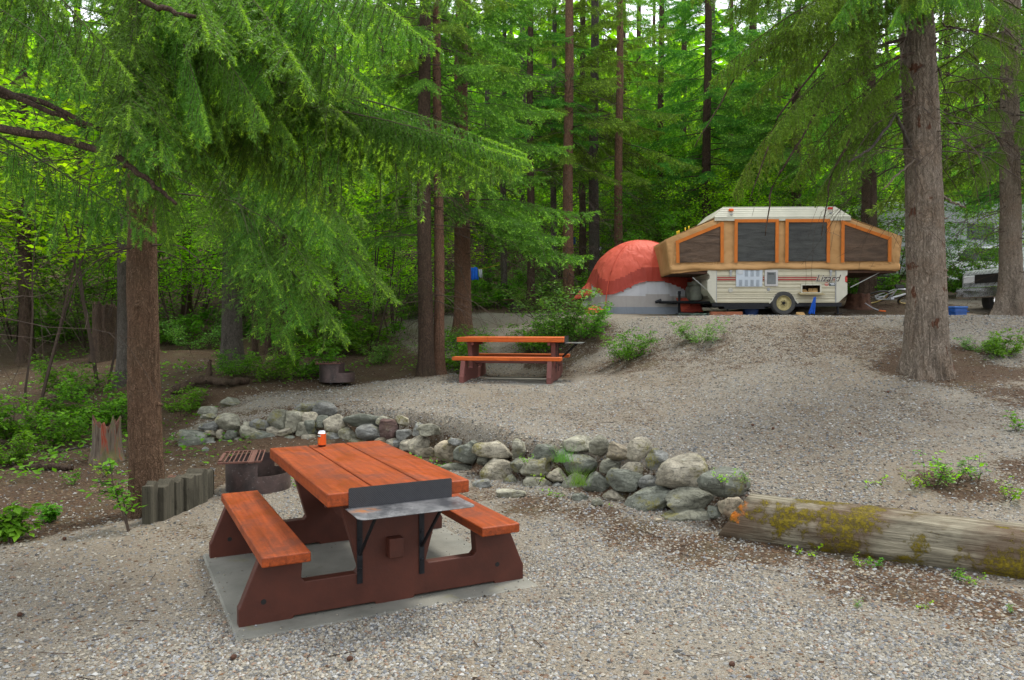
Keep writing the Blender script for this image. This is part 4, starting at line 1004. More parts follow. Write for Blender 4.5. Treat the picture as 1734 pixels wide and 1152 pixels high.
    for k in range(n + 1):
        f = k / n; levels.append((r0 + (rt0 - r0) * f, r1 + (rt1 - r1) * f, -.05 + .20 * f, zb + .005 + (zc - zb) * f))
        if k < n: f2 = f + .05; levels.append((r0 + (rt0 - r0) * f2, r1 + (rt1 - r1) * f2, -.035 + .20 * f2, zb + .005 + (zc - zb) * f2))
    vs = []; fs = []
    for (xa, xb, yo, z_) in levels: vs += [(xa, yo, z_), (xb, yo, z_), (xb, W - yo, z_), (xa, W - yo, z_)]
    for i in range(len(levels) - 1):
        for j in range(4): fs.append((i * 4 + j, i * 4 + (j + 1) % 4, (i + 1) * 4 + (j + 1) % 4, (i + 1) * 4 + j))
    fs += [(0, 1, 2, 3), tuple((len(levels) - 1) * 4 + j for j in range(4))]
    b.add(vs, fs); b.build('roof_shell', M['roofc'], rf)
    b = MB(); b.box(((r0 + r1) / 2, -.067, tz(375)), (r1 - r0 + .01, .012, .035)); b.build('roof_edge', plain('edge', (.50, .49, .40), .5), rf)
    b = MB(); b.box((tx(1265), W / 2, zc + .055), (.42, .42, .09)); b.build('roof_vent', M['white'], rf, bevel=.04, seg=3)
    for px, py, m_ in ((1232, 357, 'amber_lens'), (1398, 355, 'red_lens')):
        b = MB(); b.box((tx(px), .035, tz(py)), (.11, .06, .055)); b.build('marker_light', M[m_], rf, bevel=.012)
        b = MB(); b.box((tx(px), -.01, tz(py + 8)), (.05, .04, .03)); b.build('catch', M['grey'], rf)
    # ---- canvas
    cv = empty('canvas_walls'); cv.parent = root
    zb_, zt_ = tz(457), tz(374.5)
    def wall_with_windows(name, outer, y0, seed): return sheet(name, outer, M['canvas'], cv, y0, nu=60, nv=30, seed=seed, wrinkle=.014)
    wall_with_windows('side_panel', [(tx(1208), zb_), (tx(1422), tz(456)), (tx(1422), zt_), (tx(1208), zt_)], -.02, 1)
    wall_with_windows('side_panel', [(tx(1208), zb_), (tx(1422), tz(456)), (tx(1422), zt_), (tx(1208), zt_)], W + .02, 2)
    sheet('bunk_panel', [(tx(1131), tz(465)), (tx(1208.5), tz(458)), (tx(1208.5), tz(371)), (tx(1122), tz(407))], M['canvas'], cv, -.02, 60, 44, seed=3, wrinkle=.024)
    sheet('bunk_panel', [(tx(1421.5), tz(457)), (tx(1511), tz(461)), (tx(1517), tz(403)), (tx(1421.5), tz(371))], M['canvas'], cv, -.02, 60, 44, seed=4, wrinkle=.024)
    for (xa, za_, xb, zb2, xr) in ((1131, 465, 1122, 407, 1204), (1511, 461, 1517, 403, 1429)):   # bunk end and top, far side
        def quad(name, P, mat=M['canvas']):
            V = np.array(P, float); n_ = 14
            u, v = np.meshgrid(np.linspace(0, 1, n_), np.linspace(0, 1, n_)); Q = V[0] * ((1 - u) * (1 - v))[..., None] + V[1] * (u * (1 - v))[..., None] + V[2] * (u * v)[..., None] + V[3] * ((1 - u) * v)[..., None]
            Q = Q.reshape(-1, 3); i = np.arange(n_ * n_).reshape(n_, n_); F = np.stack([i[:-1, :-1], i[:-1, 1:], i[1:, 1:], i[1:, :-1]], -1).reshape(-1, 4)
            Q += .012 * np.array([mnoise.noise_vector(Vector(q) * 3) for q in Q]) * np.sin(np.pi * np.clip(u, 0, 1)).reshape(-1, 1)
            o = link(name, npmesh(name, Q, F, mat, smooth=True), cv); m = o.modifiers.new('t', 'SOLIDIFY'); m.thickness = .006
        quad('bunk_end', [(tx(xa), -.02, tz(za_)), (tx(xa), W + .02, tz(za_)), (tx(xb), W + .02, tz(zb2)), (tx(xb), -.02, tz(zb2))])
        quad('bunk_top', [(tx(xb), -.02, tz(zb2)), (tx(xb), W + .02, tz(zb2)), (tx(xr), W + .02, tz(371)), (tx(xr), -.02, tz(371))])
        quad('bunk_back', [(tx(xa), W + .02, tz(za_)), (tx(xr), W + .02, tz(458)), (tx(xr), W + .02, tz(371)), (tx(xb), W + .02, tz(zb2))])
    # sagging lower hem
    V = []; n_ = 120
    for i in range(n_ + 1):
        px = 1129 + (1513 - 1129) * i / n_; x_ = tx(px)
        sag = .010 * math.sin(px * .09) + .014 * math.sin(px * .031 + 1) + (.05 * max(0, (1190 - px) / 60)) + (.03 * max(0, (px - 1440) / 70))
        base = tz(458) - sag
        V += [(x_, -.045, base), (x_, -.055 - .01 * math.sin(px * .2), base + .05), (x_, -.03, base + .14)]
    F = [(i * 3 + j, (i + 1) * 3 + j, (i + 1) * 3 + j + 1, i * 3 + j + 1) for i in range(n_) for j in range(2)]
    me = npmesh('canvas_hem', V, F, M['canvas'], smooth=True); o = link('canvas_hem', me, cv); m = o.modifiers.new('t', 'SOLIDIFY'); m.thickness = .008
    # bunk boards and struts
    b = MB(); b.box(((tx(1133) + tx(1192)) / 2, W / 2, tz(463)), (tx(1192) - tx(1133), W - .02, .05)); b.build('bunk_board', M['frameboard'], root)
    b = MB(); b.box(((tx(1509) + tx(1428)) / 2, W / 2, tz(461.5)), (tx(1509) - tx(1428), W - .02, .05)); b.build('bunk_board', M['frameboard'], root)
    st = plain('strut_alu', (.42, .44, .42), .35, .7)
    for (a_, c_) in (((1168, 471), (1216, 512)), ((1482, 463), (1434, 488))):
        for yy in (.05, W - .05): b = MB(); b.tube([(tx(a_[0]), yy, tz(a_[1])), (tx(c_[0]), yy, tz(c_[1]))], .011, 6); b.build('bunk_strut', st, root)
    # ---- windows: mesh panes with orange webbing frames
    def window(name, poly, border, mat, seed):
        w = empty(name); w.parent = root
        P = [(tx(a), tz(b_)) for a, b_ in poly]
        if len(P) == 4: V, F = lattice([P[0], P[1], P[2], P[3]], 22, 18, 0, -.060, seed=seed, wrinkle=.012); link('mesh_pane', npmesh('mesh_pane', V, F, mat, smooth=True), w)
        b = MB(); B = [(tx(a), tz(b_)) for a, b_ in border]
        for i in range(len(B) - 1): strip(b, [B[i], B[i + 1]], .072, -.072 - .0012 * i, .008)
        b.build('webbing_frame', M['orange_trim'], w)
    window('mesh_window', [(1241, 444.5), (1304, 444.5), (1304, 378.5), (1241, 378.5)], [(1238.5, 444), (1238.5, 376.5), (1307, 376.5), (1307, 444)], M['net'], 1)
    window('mesh_window', [(1326, 444.5), (1390, 444.5), (1390, 378.5), (1326, 378.5)], [(1323.5, 444), (1323.5, 376.5), (1392.5, 376.5), (1392.5, 444)], M['net'], 5)
    window('bunk_window', [(1144.5, 446.5), (1212.5, 445), (1212.5, 385), (1144, 413)], [(1141.5, 444), (1140.5, 412), (1215, 381.5), (1215.5, 444)], M['netb'], 9)
    window('bunk_window', [(1419, 444.5), (1491, 444.5), (1491.5, 409), (1419, 382)], [(1416.5, 444), (1416.5, 379.5), (1494.5, 407), (1494.5, 443)], M['netb'], 13)
    # propane bottles
    gb = plain('gas_bottle_paint', (.17, .18, .15), .45, var=.3)
    for y in (W / 2 - .26, W / 2 + .26):
        b = MB(); b.lathe([(0, .0), (.12, .01), (.150, .06), (.152, .20), (.154, .205), (.152, .21), (.150, .30), (.12, .36), (.05, .39), (0, .39)], 24, c=(tx(1186), y, tz(509))); b.lathe([(.10, .37), (.105, .46), (.095, .46), (.09, .37)], 20, c=(tx(1186), y, tz(509)), a0=.5, a1=5.6)
        b.build('gas_bottle', gb, root, smooth=True)
    b = MB(); b.box((tx(1199), W / 2, tz(486)), (.05, W - .5, .55)); b.build('front_wall', plain('dark_front_panel', (.10, .09, .06), .6), root)
    return root
M['frameboard'] = plain('bunk_board_wood', (.07, .035, .02), .8)
camper()
# things on and around the camper
def local_to_world(x, y, z):
    a = math.radians(-1); return Vector((CX + x * math.cos(a) - y * math.sin(a), CY + x * math.sin(a) + y * math.cos(a), 1.905 + z))
M['split_wood'] = plain('split_firewood', (.55, .34, .14), .8, var=.35, scale=10, bump=.6)
def firewood(p, L, r, rz, label, tilt=0):
    b = MB(); b.prism([(-r, 0), (r, 0), (r * .25, r * 1.3)], 'x', -L / 2, L / 2); o = b.build('firewood', M['split_wood'], bevel=.006); o.location = p; o.rotation_euler = (tilt, 0, rz); return tag(o, label, 'firewood', 'split firewood')
firewood(local_to_world(tx(1358.5), .14, tz(497.2)), .16, .07, .5, 'split firewood piece at the left of the open camper locker')
firewood(local_to_world(tx(1373), .13, tz(497.2)), .20, .085, -.4, 'bigger split firewood piece at the right of the open camper locker')
firewood(local_to_world(tx(1347.5), -.05, .0), .19, .05, .2, 'split firewood piece on the ground right of the camper wheel')
b = MB(); b.box((0, 0, .045), (.70, .16, .09)); o = b.build('timber_block', plain('rusty_plank', (.28, .10, .05), .85, var=.3, bump=.5), bevel=.006); o.location = local_to_world(tx(1221), -.15, -.02); tag(o, 'reddish timber beam lying on the ground in front of the camper drawbar', 'timber')
def bucket(p, col, label, r=.19, h=.20):
    root = empty('storage_tub', p, 0, label, 'tub'); m_ = plain('tub_plastic', col, .4, var=.15)
    b = MB(); b.lathe([(0, 0), (r * .85, 0), (r, h), (r * 1.06, h), (r * 1.06, h + .015), (r * .96, h + .015), (r * .82, .02), (0, .02)], 24); b.build('tub_body', m_, root, smooth=True)
    b = MB(); b.tube([(r * math.cos(a), .0 + .0, h * .6 + r * .0 + 0) for a in (0, math.pi)], .006, 6); 
    b = MB(); b.tube([(r * 1.04 * math.cos(a), -r * .9 * math.sin(a), h - .02 - .05 * math.sin(a)) for a in np.linspace(0, math.pi, 9)], .007, 6); b.build('handle', m_, root)
bucket(local_to_world(tx(1275), .45, .0), (.02, .05, .16), 'dark blue plastic tub under the camper left of the wheel')
# blue cloth strip hanging from the locker to the ground
def cloth_sheet(name, P0, P1, w0, w1, col, label, cat, folds=3, n=14, drop=True, depth=.03, group=None):
    m_ = plain(name + '_fabric', col, .8, var=.2, scale=14)
    V = []; P0, P1 = Vector(P0), Vector(P1); k = 9
    for i in range(n + 1):
        f = i / n; c = P0.lerp(P1, f); w = w0 + (w1 - w0) * f
        for j in range(k + 1):
            g = j / k - .5; V.append((c.x + g * w, c.y + depth * math.sin(g * folds * 6.28 + f * 2) * (.3 + f), c.z + .01 * math.sin(g * 9)))
    F = [(i * (k + 1) + j, i * (k + 1) + j + 1, (i + 1) * (k + 1) + j + 1, (i + 1) * (k + 1) + j) for i in range(n) for j in range(k)]
    o = link(name, npmesh(name, V, F, m_, smooth=True)); md = o.modifiers.new('t', 'SOLIDIFY'); md.thickness = .004; return tag(o, label, cat, group)
cloth_sheet('towel', local_to_world(tx(1368), -.19, tz(505)), local_to_world(tx(1360), -.24, .02), .05, .14, (.01, .09, .45), 'blue cloth hanging from the camper locker down to the gravel', 'towel')
# small yellow pegs along the left bunk's upper edge
rgy = random.Random(2)
yel = plain('yellow_peg', (.80, .62, .03), .5)
for i, px in enumerate((1146, 1149, 1160, 1166)):
    z_ = tz(407 - (px - 1122) * 36 / 82.); b = MB(); b.box((0, 0, .03), (.02, .02, .07)); b.box((0, 0, .075), (.03, .014, .03)); o = b.build('clothes_peg', yel, bevel=.003)
    o.location = local_to_world(tx(px), .35, z_); tag(o, ('leftmost', 'second', 'third', 'rightmost')[i] + ' of the four yellow clothes pegs on the upper edge of the left camper bunk', 'clothes peg', 'yellow pegs on the bunk')

# ------------------------------------------------------------------ tent
def fabric(name, c, var=.12, spec=.2):
    t = NT(name); v = t.coord('Object'); n = t.noise(v, 3, 6, .6, .5); w = t.noise(t.coord('Object', (4, 4, .7)), 1.8, 2, .4, .6)
    t.bump(t.math('ADD', t.math('MULTIPLY', n, .3), w), .7, .05)
    tr = t.node("ShaderNodeBsdfTranslucent"); ms = t.node("ShaderNodeMixShader"); ms.inputs[0].default_value = .18
    col = t.mix(n, tuple(x * (1 - var) for x in c), tuple(min(1, x * (1 + var)) for x in c)); t.set(col, .6, spec=spec)
    t.l.new(col, tr.inputs[0]); t.l.new(t.b.outputs[0], ms.inputs[1]); t.l.new(tr.outputs[0], ms.inputs[2]); t.l.new(ms.outputs[0], t.out.inputs[0]); return t.m
def tent():
    D = 19.7; px0 = 1080; cx_ = xat(px0, D); k = D / FPX
    g = 1.925; root = empty('dome_tent', (cx_, D, g), math.radians(8), 'orange and grey dome tent pitched on the gravel beside the camper', 'tent')
    a, b_, h = 1.42, 1.12, 1.86
    M['fly'] = fabric('orange_fly', (.60, .105, .062)); M['fly_dark'] = fabric('orange_fly_painted_shade', (.38, .058, .038)); M['tgrey'] = fabric('grey_tent_wall', (.56, .57, .60)); M['tgrey2'] = fabric('beige_grey_tent_wall', (.40, .375, .355)); M['tfloor'] = fabric('blue_grey_tent_floor', (.24, .27, .31))
    # dome surface r(theta), param phi from top(0) to ground(1)
    nphi, nth = 60, 160
    ph = np.linspace(0.0, 1, nphi); th = np.linspace(0, 2 * np.pi, nth, endpoint=False); PH, TH = np.meshgrid(ph, th, indexing='ij')
    def surf(off, PH, TH, wr):
        ex = np.abs(np.cos(TH)) ** 1.0; 
        sq = 1 / (np.abs(np.cos(TH)) ** 3.2 + np.abs(np.sin(TH)) ** 3.2) ** (1 / 3.2)     # rounded-square plan
        rr = np.sin(PH * np.pi / 2) ** .92
        z = h * np.cos(PH * np.pi / 2) ** .92
        blend = PH ** 1.0
        q = (1 - blend) * 1.0 + blend * sq
        x = (a + off) * rr * q * np.cos(TH); y = (b_ + off) * rr * q * np.sin(TH)
        x = x + .10 * (z / h) * -1 * 0.3
        d = np.array([mnoise.fractal(Vector((np_.item(0) * 1.3, np_.item(1) * 1.3, np_.item(2) * .8)), 1, 2, 4) for np_ in np.stack([x, y, z], -1).reshape(-1, 3)]).reshape(x.shape)
        fold = np.sin(TH * 17 + 4 * d) * .5 + np.sin(TH * 31 + 6 * d) * .3
        s = 1 + wr * (.012 * d + .012 * fold * PH)
        return np.stack([x * s, y * s, (z + off * .9) * (1 + .015 * d * wr)], -1)
    P = surf(0, PH, TH, 1.0); i = np.arange(nphi * nth).reshape(nphi, nth)
    F = np.stack([i[:-1], np.roll(i, -1, 1)[:-1], np.roll(i, -1, 1)[1:], i[1:]], -1).reshape(-1, 4)
    Z = P[..., 2]; zc = (Z[:-1] + Z[1:]) / 2
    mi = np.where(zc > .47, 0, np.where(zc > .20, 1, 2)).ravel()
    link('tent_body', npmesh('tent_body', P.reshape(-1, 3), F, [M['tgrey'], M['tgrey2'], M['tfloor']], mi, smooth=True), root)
    # fly: covers the top, its hem dips at the corners (pole lines) and arches up over each side
    Pf = surf(.035, PH, TH, 1.5)
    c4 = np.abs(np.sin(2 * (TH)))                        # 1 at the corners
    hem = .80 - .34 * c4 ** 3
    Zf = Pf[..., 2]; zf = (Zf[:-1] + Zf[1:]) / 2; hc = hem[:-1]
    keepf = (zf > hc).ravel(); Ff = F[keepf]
    band = (zf < hc + .36).ravel()[keepf].astype(int)  # mesh shadow above the hem, painted as a darker orange band
    # push the hem row to the hem height so that its edge is a clean curve
    Pz = Pf.copy(); 
    for j in range(nth):
        col = Zf[:, j]; r_ = np.argmax(col < hem[0, j])
        if r_ > 0: 
            t_ = (col[r_ - 1] - hem[0, j]) / (col[r_ - 1] - col[r_] + 1e-9); Pz[r_, j] = Pf[r_ - 1, j] * (1 - t_) + Pf[r_, j] * t_; Pz[r_, j, :2] *= 1.015
            jn = (j)
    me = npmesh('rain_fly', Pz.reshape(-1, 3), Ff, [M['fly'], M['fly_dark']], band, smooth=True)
    o = link('rain_fly', me, root)
    # crossing poles showing as ridges over the fly
    for a0 in (math.pi / 4, 3 * math.pi / 4):
        pts = []
        for s_ in np.linspace(-1, 1, 41):
            t_ = a0 if s_ > 0 else a0 + math.pi
            q = surf(.045, np.array([[abs(s_)]]), np.array([[t_]]), 0)[0, 0]; pts.append(tuple(q))
        b = MB(); b.tube(pts, .012, 6); b.build('tent_pole', M['fly'], root, smooth=True)
    # vestibule on the left: orange wing stretched to the ground, and grey panel
    def wing(name, A, B, C, mat, n=14):
        A, B, C = Vector(A), Vector(B), Vector(C); V = []; idx_ = {}; F_ = []
        for i_ in range(n + 1):
            for j_ in range(n + 1 - i_):
                u, v = i_ / n, j_ / n; p = A * (1 - u - v) + B * u + C * v; q = mnoise.noise_vector(p * 3) * .05 * (1 - max(u, v, 1 - u - v)) * 2
                idx_[(i_, j_)] = len(V); V.append(tuple(p + q))
        for i_ in range(n):
            for j_ in range(n - i_):
                F_.append((idx_[(i_, j_)], idx_[(i_ + 1, j_)], idx_[(i_, j_ + 1)]))
                if i_ + j_ < n - 1: F_.append((idx_[(i_ + 1, j_)], idx_[(i_ + 1, j_ + 1)], idx_[(i_, j_ + 1)]))
        o = link(name, npmesh(name, V, F_, mat, smooth=True), root); m = o.modifiers.new('t', 'SOLIDIFY'); m.thickness = .005
    wing('fly_wing', (-.70, -.1, 1.62), (-1.80, .10, .36), (-1.08, -.78, .60), M['fly'])
    wing('vestibule_wall', (-1.0, -.62, .52), (-1.50, .0, .02), (-.98, -.95, .02), M['tgrey2'])
    wing('vestibule_wall', (-1.0, -.62, .52), (-1.55, .1, .32), (-1.50, .0, .02), M['tgrey'])
    wing('fly_wing', (.75, -.2, 1.28), (1.42, -.6, .18), (.95, -.95, .42), M['fly'])
    wing('side_flap', (.50, -1.17, .40), (1.10, -1.16, .40), (.62, -1.24, .06), M['fly'])
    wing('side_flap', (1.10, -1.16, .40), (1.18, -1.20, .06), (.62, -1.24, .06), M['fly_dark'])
    gl = plain('guy_line_cord', (.35, .32, .30), .8)
    for A, B in (((1.30, -.75, .30), (1.75, -.9, .0)), ((-.62, -.1, 1.62), (-1.75, .1, .02))):
        b = MB(); b.tube([A, B], .005, 5); b.build('guy_line', gl, root)
tent()
b = MB()
V, F = lattice([(0, 0), (.75, 0), (.70, .75), (.05, .7)], 20, 20, 0, 0, wrinkle=.03, seed=8)
V = V[:, [0, 2, 1]]; V[:, 2] = np.abs(V[:, 2]) + .015
o = link('groundsheet', npmesh('groundsheet', V, F, fabric('pale_green_tarp', (.24, .34, .27)), smooth=True)); p = ground(1148, 17.35); o.location = (p.x, p.y, 1.90); tag(o, 'small pale green groundsheet spread under the camper drawbar', 'groundsheet')
b = MB(); b.box((0, 0, .08), (.2, .12, .16)); b.tube([(-.1, 0, .16), (-.14, .0, .26), (0, .02, .3)], .04, 8)
V, F = ICO4; V = V.copy(); nn = np.array([mnoise.fractal(Vector(p_) * 2.2, 1, 2, 4) for p_ in V]); V = V * (1 + .35 * nn)[:, None] * np.array([.20, .12, .11])
o = link('stuff_sack', npmesh('stuff_sack', V, F, M['fly'], smooth=True)); p = ground(1001, 18.0); o.location = (p.x, p.y, p.z + .07); tag(o, 'crumpled orange sack on the ground left of the tent', 'sack')

# ------------------------------------------------------------------ bicycle lying on its side
def bicycle():
    p = ground(1498, 19.3); root = empty('bicycle', p + Vector((.12, 0, .18)), 0, 'white bicycle lying on its side behind the big right trunk', 'bicycle')
    wt = plain('white_bike_paint', (.70, .73, .75), .3); yt = plain('gumwall', (.50, .38, .14), .6); al = plain('bike_alloy', (.5, .5, .52), .3, .8)
    # wheel planes lie tipped: build the bike in its own upright frame (x fore-aft, z up), then rotate it down
    RT = Matrix.Rotation(math.radians(14), 4, 'Z') @ Matrix.Rotation(math.radians(62), 4, 'X')
    def put(o): o.matrix_local = RT; return o
    for wx, nm in ((-.52, 'rear_wheel'), (.52, 'front_wheel')):
        w = empty(nm.replace('rear_', '').replace('front_', '')); w.parent = root; w.matrix_local = RT @ Matrix.Translation((wx, 0, 0)) @ Matrix.Rotation(math.pi / 2, 4, 'X')
        b = MB(); b.lathe([(.30, -.02), (.325, -.02), (.335, 0), (.325, .02), (.30, .02), (.295, 0), (.30, -.02)], 36); b.build('tyre', M['tyre'], w, smooth=True)
        b = MB(); b.lathe([(.27, -.012), (.298, -.014), (.298, .014), (.27, .012), (.27, -.012)], 36); b.build('rim', yt, w, smooth=True)
        b = MB()
        for k in range(18):
            a = k * math.pi / 9; b.tube([(.02 * math.cos(a + .6), .02 * math.sin(a + .6), .03 * (-1) ** k), (.275 * math.cos(a), .275 * math.sin(a), 0)], .0022, 4)
        b.tube([(0, 0, -.05), (0, 0, .05)], .02, 10); b.build('spokes', al, w)
    b = MB(); A = (-.52, 0, 0); B = (-.08, 0, -.04); C = (-.22, 0, .42); Dd = (.33, 0, .40); E_ = (.36, 0, .30); G = (.52, 0, 0)
    for p0, p1, r_ in ((B, C, .018), (C, Dd, .02), (B, E_, .024), ((-.52, .05, 0), (-.08, .02, -.04), .011), ((-.52, -.05, 0), (-.08, -.02, -.04), .011), ((-.52, .05, 0), (-.22, .02, .38), .010), ((-.52, -.05, 0), (-.22, -.02, .38), .010), ((.34, 0, .43), (.385, 0, .25), .022)): b.tube([p0, p1], r_, 8)
    put(b.build('frame', wt, root, smooth=True))
    b = MB(); b.tube([(.385, .05, .25), (.52, .05, 0)], .012, 6); b.tube([(.385, -.05, .25), (.52, -.05, 0)], .012, 6); b.box((.383, 0, .25), (.04, .12, .03)); put(b.build('fork', wt, root))
    b = MB(); b.tube([(.33, 0, .43), (.30, 0, .50)], .014, 8); b.tube([(.24, -.28, .50), (.30, -.12, .52), (.30, .12, .52), (.24, .28, .50)], .011, 8); put(b.build('handlebar', M['dark'], root, smooth=True))
    b = MB(); b.tube([(-.22, 0, .42), (-.24, 0, .52)], .013, 6); b.prism([(-.36, .52), (-.12, .52), (-.10, .545), (-.36, .56)], 'y', -.05, .05); put(b.build('saddle', M['dark'], root, bevel=.01))
    b = MB(); b.lathe([(0, 0), (.09, 0), (.09, .006), (0, .006)], 20, Matrix.Translation((-.08, .045, -.04)) @ Matrix.Rotation(math.pi / 2, 4, 'X')); b.tube([(-.08, .05, -.04), (-.0, .06, -.19)], .010, 6); b.tube([(-.08, -.05, -.04), (-.16, -.06, .11)], .010, 6); b.box((0, .09, -.19), (.09, .07, .02)); b.box((-.16, -.09, .11), (.09, .07, .02)); put(b.build('crankset', M['grey'], root))
bicycle()
# blue cooler
def cooler():
    p = ground(1613, 17.2); root = empty('cooler_box', p, .25, 'blue cooler box on the gravel just right of the big right trunk', 'cooler box'); bl = plain('blue_plastic', (.02, .09, .33), .4, var=.2)
    b = MB(); b.prism([(-.15, 0), (.15, 0), (.17, .17), (-.17, .17)], 'y', -.12, .12); b.build('cooler_body', bl, root, bevel=.015)
    b = MB(); b.box((0, 0, .195), (.36, .26, .045)); b.build('lid', plain('blue_lid', (.04, .14, .42), .4), root, bevel=.012)
    b = MB(); b.tube([(-.18, 0, .12), (-.20, -.13, .10), (.20, -.13, .10), (.18, 0, .12)], .010, 6); b.build('handle', bl, root)
cooler()
# axe by the red stump
b = MB(); b.tube([(0, 0, .20), (.16, .0, .10), (.36, 0, .015)], .013, 6); ax = empty('axe', ground(1458, 18.0) + Vector((0, 0, 0)), 0, 'axe leaning on the dark red stump with its orange end on the ground', 'axe')
b.build('shaft', M['grey'], ax); b = MB(); b.box((.40, 0, .02), (.16, .05, .03), rot=(.1, 'Y')); b.build('axe_head', plain('orange_paint', (.6, .12, .02), .5), ax, bevel=.006)

# ------------------------------------------------------------------ vehicles behind
def motorhome():
    X0, D = xat(1440, 27), 27; root = empty('motorhome', (X0, D, H(X0, D)), math.radians(-3), 'large pale grey motorhome mostly hidden by leaves behind the right end of the camper', 'motorhome')
    wm = plain('motorhome_panel', (.34, .355, .37), .4, var=.08, scale=1.5)
    k = 27 / FPX; L = (1735 - 1405) * k; z0, z1 = .5, 3.05
    b = MB(); b.prism([(0, z0), (L, z0), (L, z1 - .75), (L - .1, z1), (.35, z1), (.0, z1 - .25)], 'y', 0, 2.4); b.build('body', wm, root, bevel=.06, seg=3)
    b = MB(); b.box((L * .35, 1.2, z1 + .10), (.7, .8, .2)); b.build('roof_unit', M['white'], root, bevel=.04)
    tg = plain('tinted_glass', (.03, .035, .04), .1)
    b = MB(); b.box((L * .62, -.005, 2.0), (.9, .04, .55)); b.build('window', tg, root); b = MB(); b.box((L * .30, -.005, 2.0), (.55, .04, .5)); b.build('window', tg, root)
    b = MB(); b.box((L * .5, -.004, 1.35), (L - .3, .02, .10)); b.build('stripe', plain('grey_stripe', (.25, .27, .3), .4), root)
    for x_ in (.9, L - 1.0): 
        b = MB(); b.lathe([(0, -.12), (.36, -.12), (.38, -.06), (.38, .06), (.36, .12), (0, .12)], 24, Matrix.Translation((x_, .15, .38)) @ Matrix.Rotation(math.pi / 2, 4, 'X')); b.build('wheel', M['tyre'], root, smooth=True)
motorhome()
def car(px, D, L, label, col, name='parked_car', rz=0, sc=1.0):
    x = xat(px, D); root = empty(name, (x, D, H(x, D)), rz, label, 'car'); pm = plain(name + '_paint', col, .3, .1, var=.06)
    gl = plain(name + '_glass', (.03, .035, .04), .08)
    b = MB(); b.prism([(0, .35), (L, .35), (L, .85), (L - .25, .95), (L - .9, 1.0), (L - 1.5, 1.5), (.6, 1.52), (.15, 1.0), (0, .85)], 'y', 0, 1.75); b.build('body', pm, root, bevel=.07, seg=3)
    b = MB(); b.prism([(.45, 1.02), (L - 1.15, 1.02), (L - 1.6, 1.44), (.75, 1.45)], 'y', -.006, 1.756); b.build('window', gl, root)
    for x_ in (.75, L - .85):
        w = empty('wheel'); w.parent = root; w.location = (x_, .10, .33); w.rotation_euler = (math.pi / 2, 0, 0)
        b = MB(); b.lathe([(.20, -.09), (.31, -.10), (.33, 0), (.31, .10), (.20, .09)], 24); b.build('tyre', M['tyre'], w, smooth=True)
        b = MB(); b.lathe([(.20, .08), (.14, .06), (0, .07)], 20); b.build('rim', M['grey'], w, smooth=True)
    b = MB(); b.box((L - .03, .25, .72), (.08, .3, .14)); b.build('headlight', M['white'], root, bevel=.02)
    b = MB(); b.box((.02, .25, .78), (.06, .2, .2)); b.build('tail_light', M['red_lens'], root, bevel=.02)
car(1588, 25.5, 3.6, 'white car parked behind leafy bushes between the two right trunks', (.70, .72, .74))
def pickup():
    """dusty silver pickup, front end facing the camera's left, cut by the frame"""
    X0, D = xat(1712, 16.6), 16.6; root = empty('pickup_truck', (X0, D, H(X0, D) + .02), math.radians(6), 'silver pickup truck cut off by the right edge behind the rightmost trunk', 'pickup truck')
    pm = plain('silver_truck_paint', (.36, .375, .385), .28, .45, var=.08); ch = plain('chrome', (.72, .72, .72), .12, .95)
    gl = plain('truck_glass', (.025, .03, .035), .08)
    b = MB(); b.prism([(.12, .55), (5.0, .55), (5.0, 1.12), (2.9, 1.12), (2.75, 1.72), (1.75, 1.74), (1.12, 1.16), (.22, 1.08), (.12, .95)], 'y', 0, 1.9); b.build('body', pm, root, bevel=.06, seg=3)
    b = MB(); b.prism([(1.32, 1.17), (2.66, 1.17), (2.6, 1.64), (1.80, 1.66)], 'y', -.006, 1.906); b.build('side_window', gl, root)
    b = MB(); b.prism([(.0, .42), (.16, .42), (.18, .66), (.0, .68)], 'y', -.03, 1.93); b.box((.22, -.01, .54), (.35, .05, .22)); b.build('bumper', ch, root, bevel=.03, seg=3)
    b = MB(); b.box((.115, .28, .86), (.04, .36, .17)); b.build('headlight', M['white'], root, bevel=.02); b = MB(); b.box((.115, 1.62, .86), (.04, .36, .17)); b.build('headlight', M['white'], root, bevel=.02)
    b = MB(); b.box((.11, .95, .86), (.03, .9, .2)); b.build('grille', M['dark'], root)
    b = MB(); b.lathe([(0, -.004), (.05, -.004), (.05, .0)], 16, Matrix.Translation((.25, -.04, .55)) @ Matrix.Rotation(math.pi / 2, 4, 'X')); b.build('fog_lamp', M['dark'], root)
    for x_ in (1.0, 4.1):
        for y in (.12, 1.78):
            w = empty('wheel'); w.parent = root; w.location = (x_, y, .38); w.rotation_euler = (math.pi / 2, 0, 0)
            b = MB(); b.lathe([(.23, -.11), (.35, -.12), (.38, -.08), (.38, .08), (.35, .12), (.23, .11)], 28); b.build('tyre', M['tyre'], w, smooth=True)
            b = MB(); b.lathe([(.23, .10), (.17, .06), (0, .08)], 20); b.build('rim', ch, w, smooth=True)
    b = MB(); b.prism([(.50, .55), (.62, .80), (.85, .88), (1.15, .88), (1.38, .80), (1.5, .55)], 'y', -.012, .02); b.build('wheel_arch', M['dark'], root)
pickup()
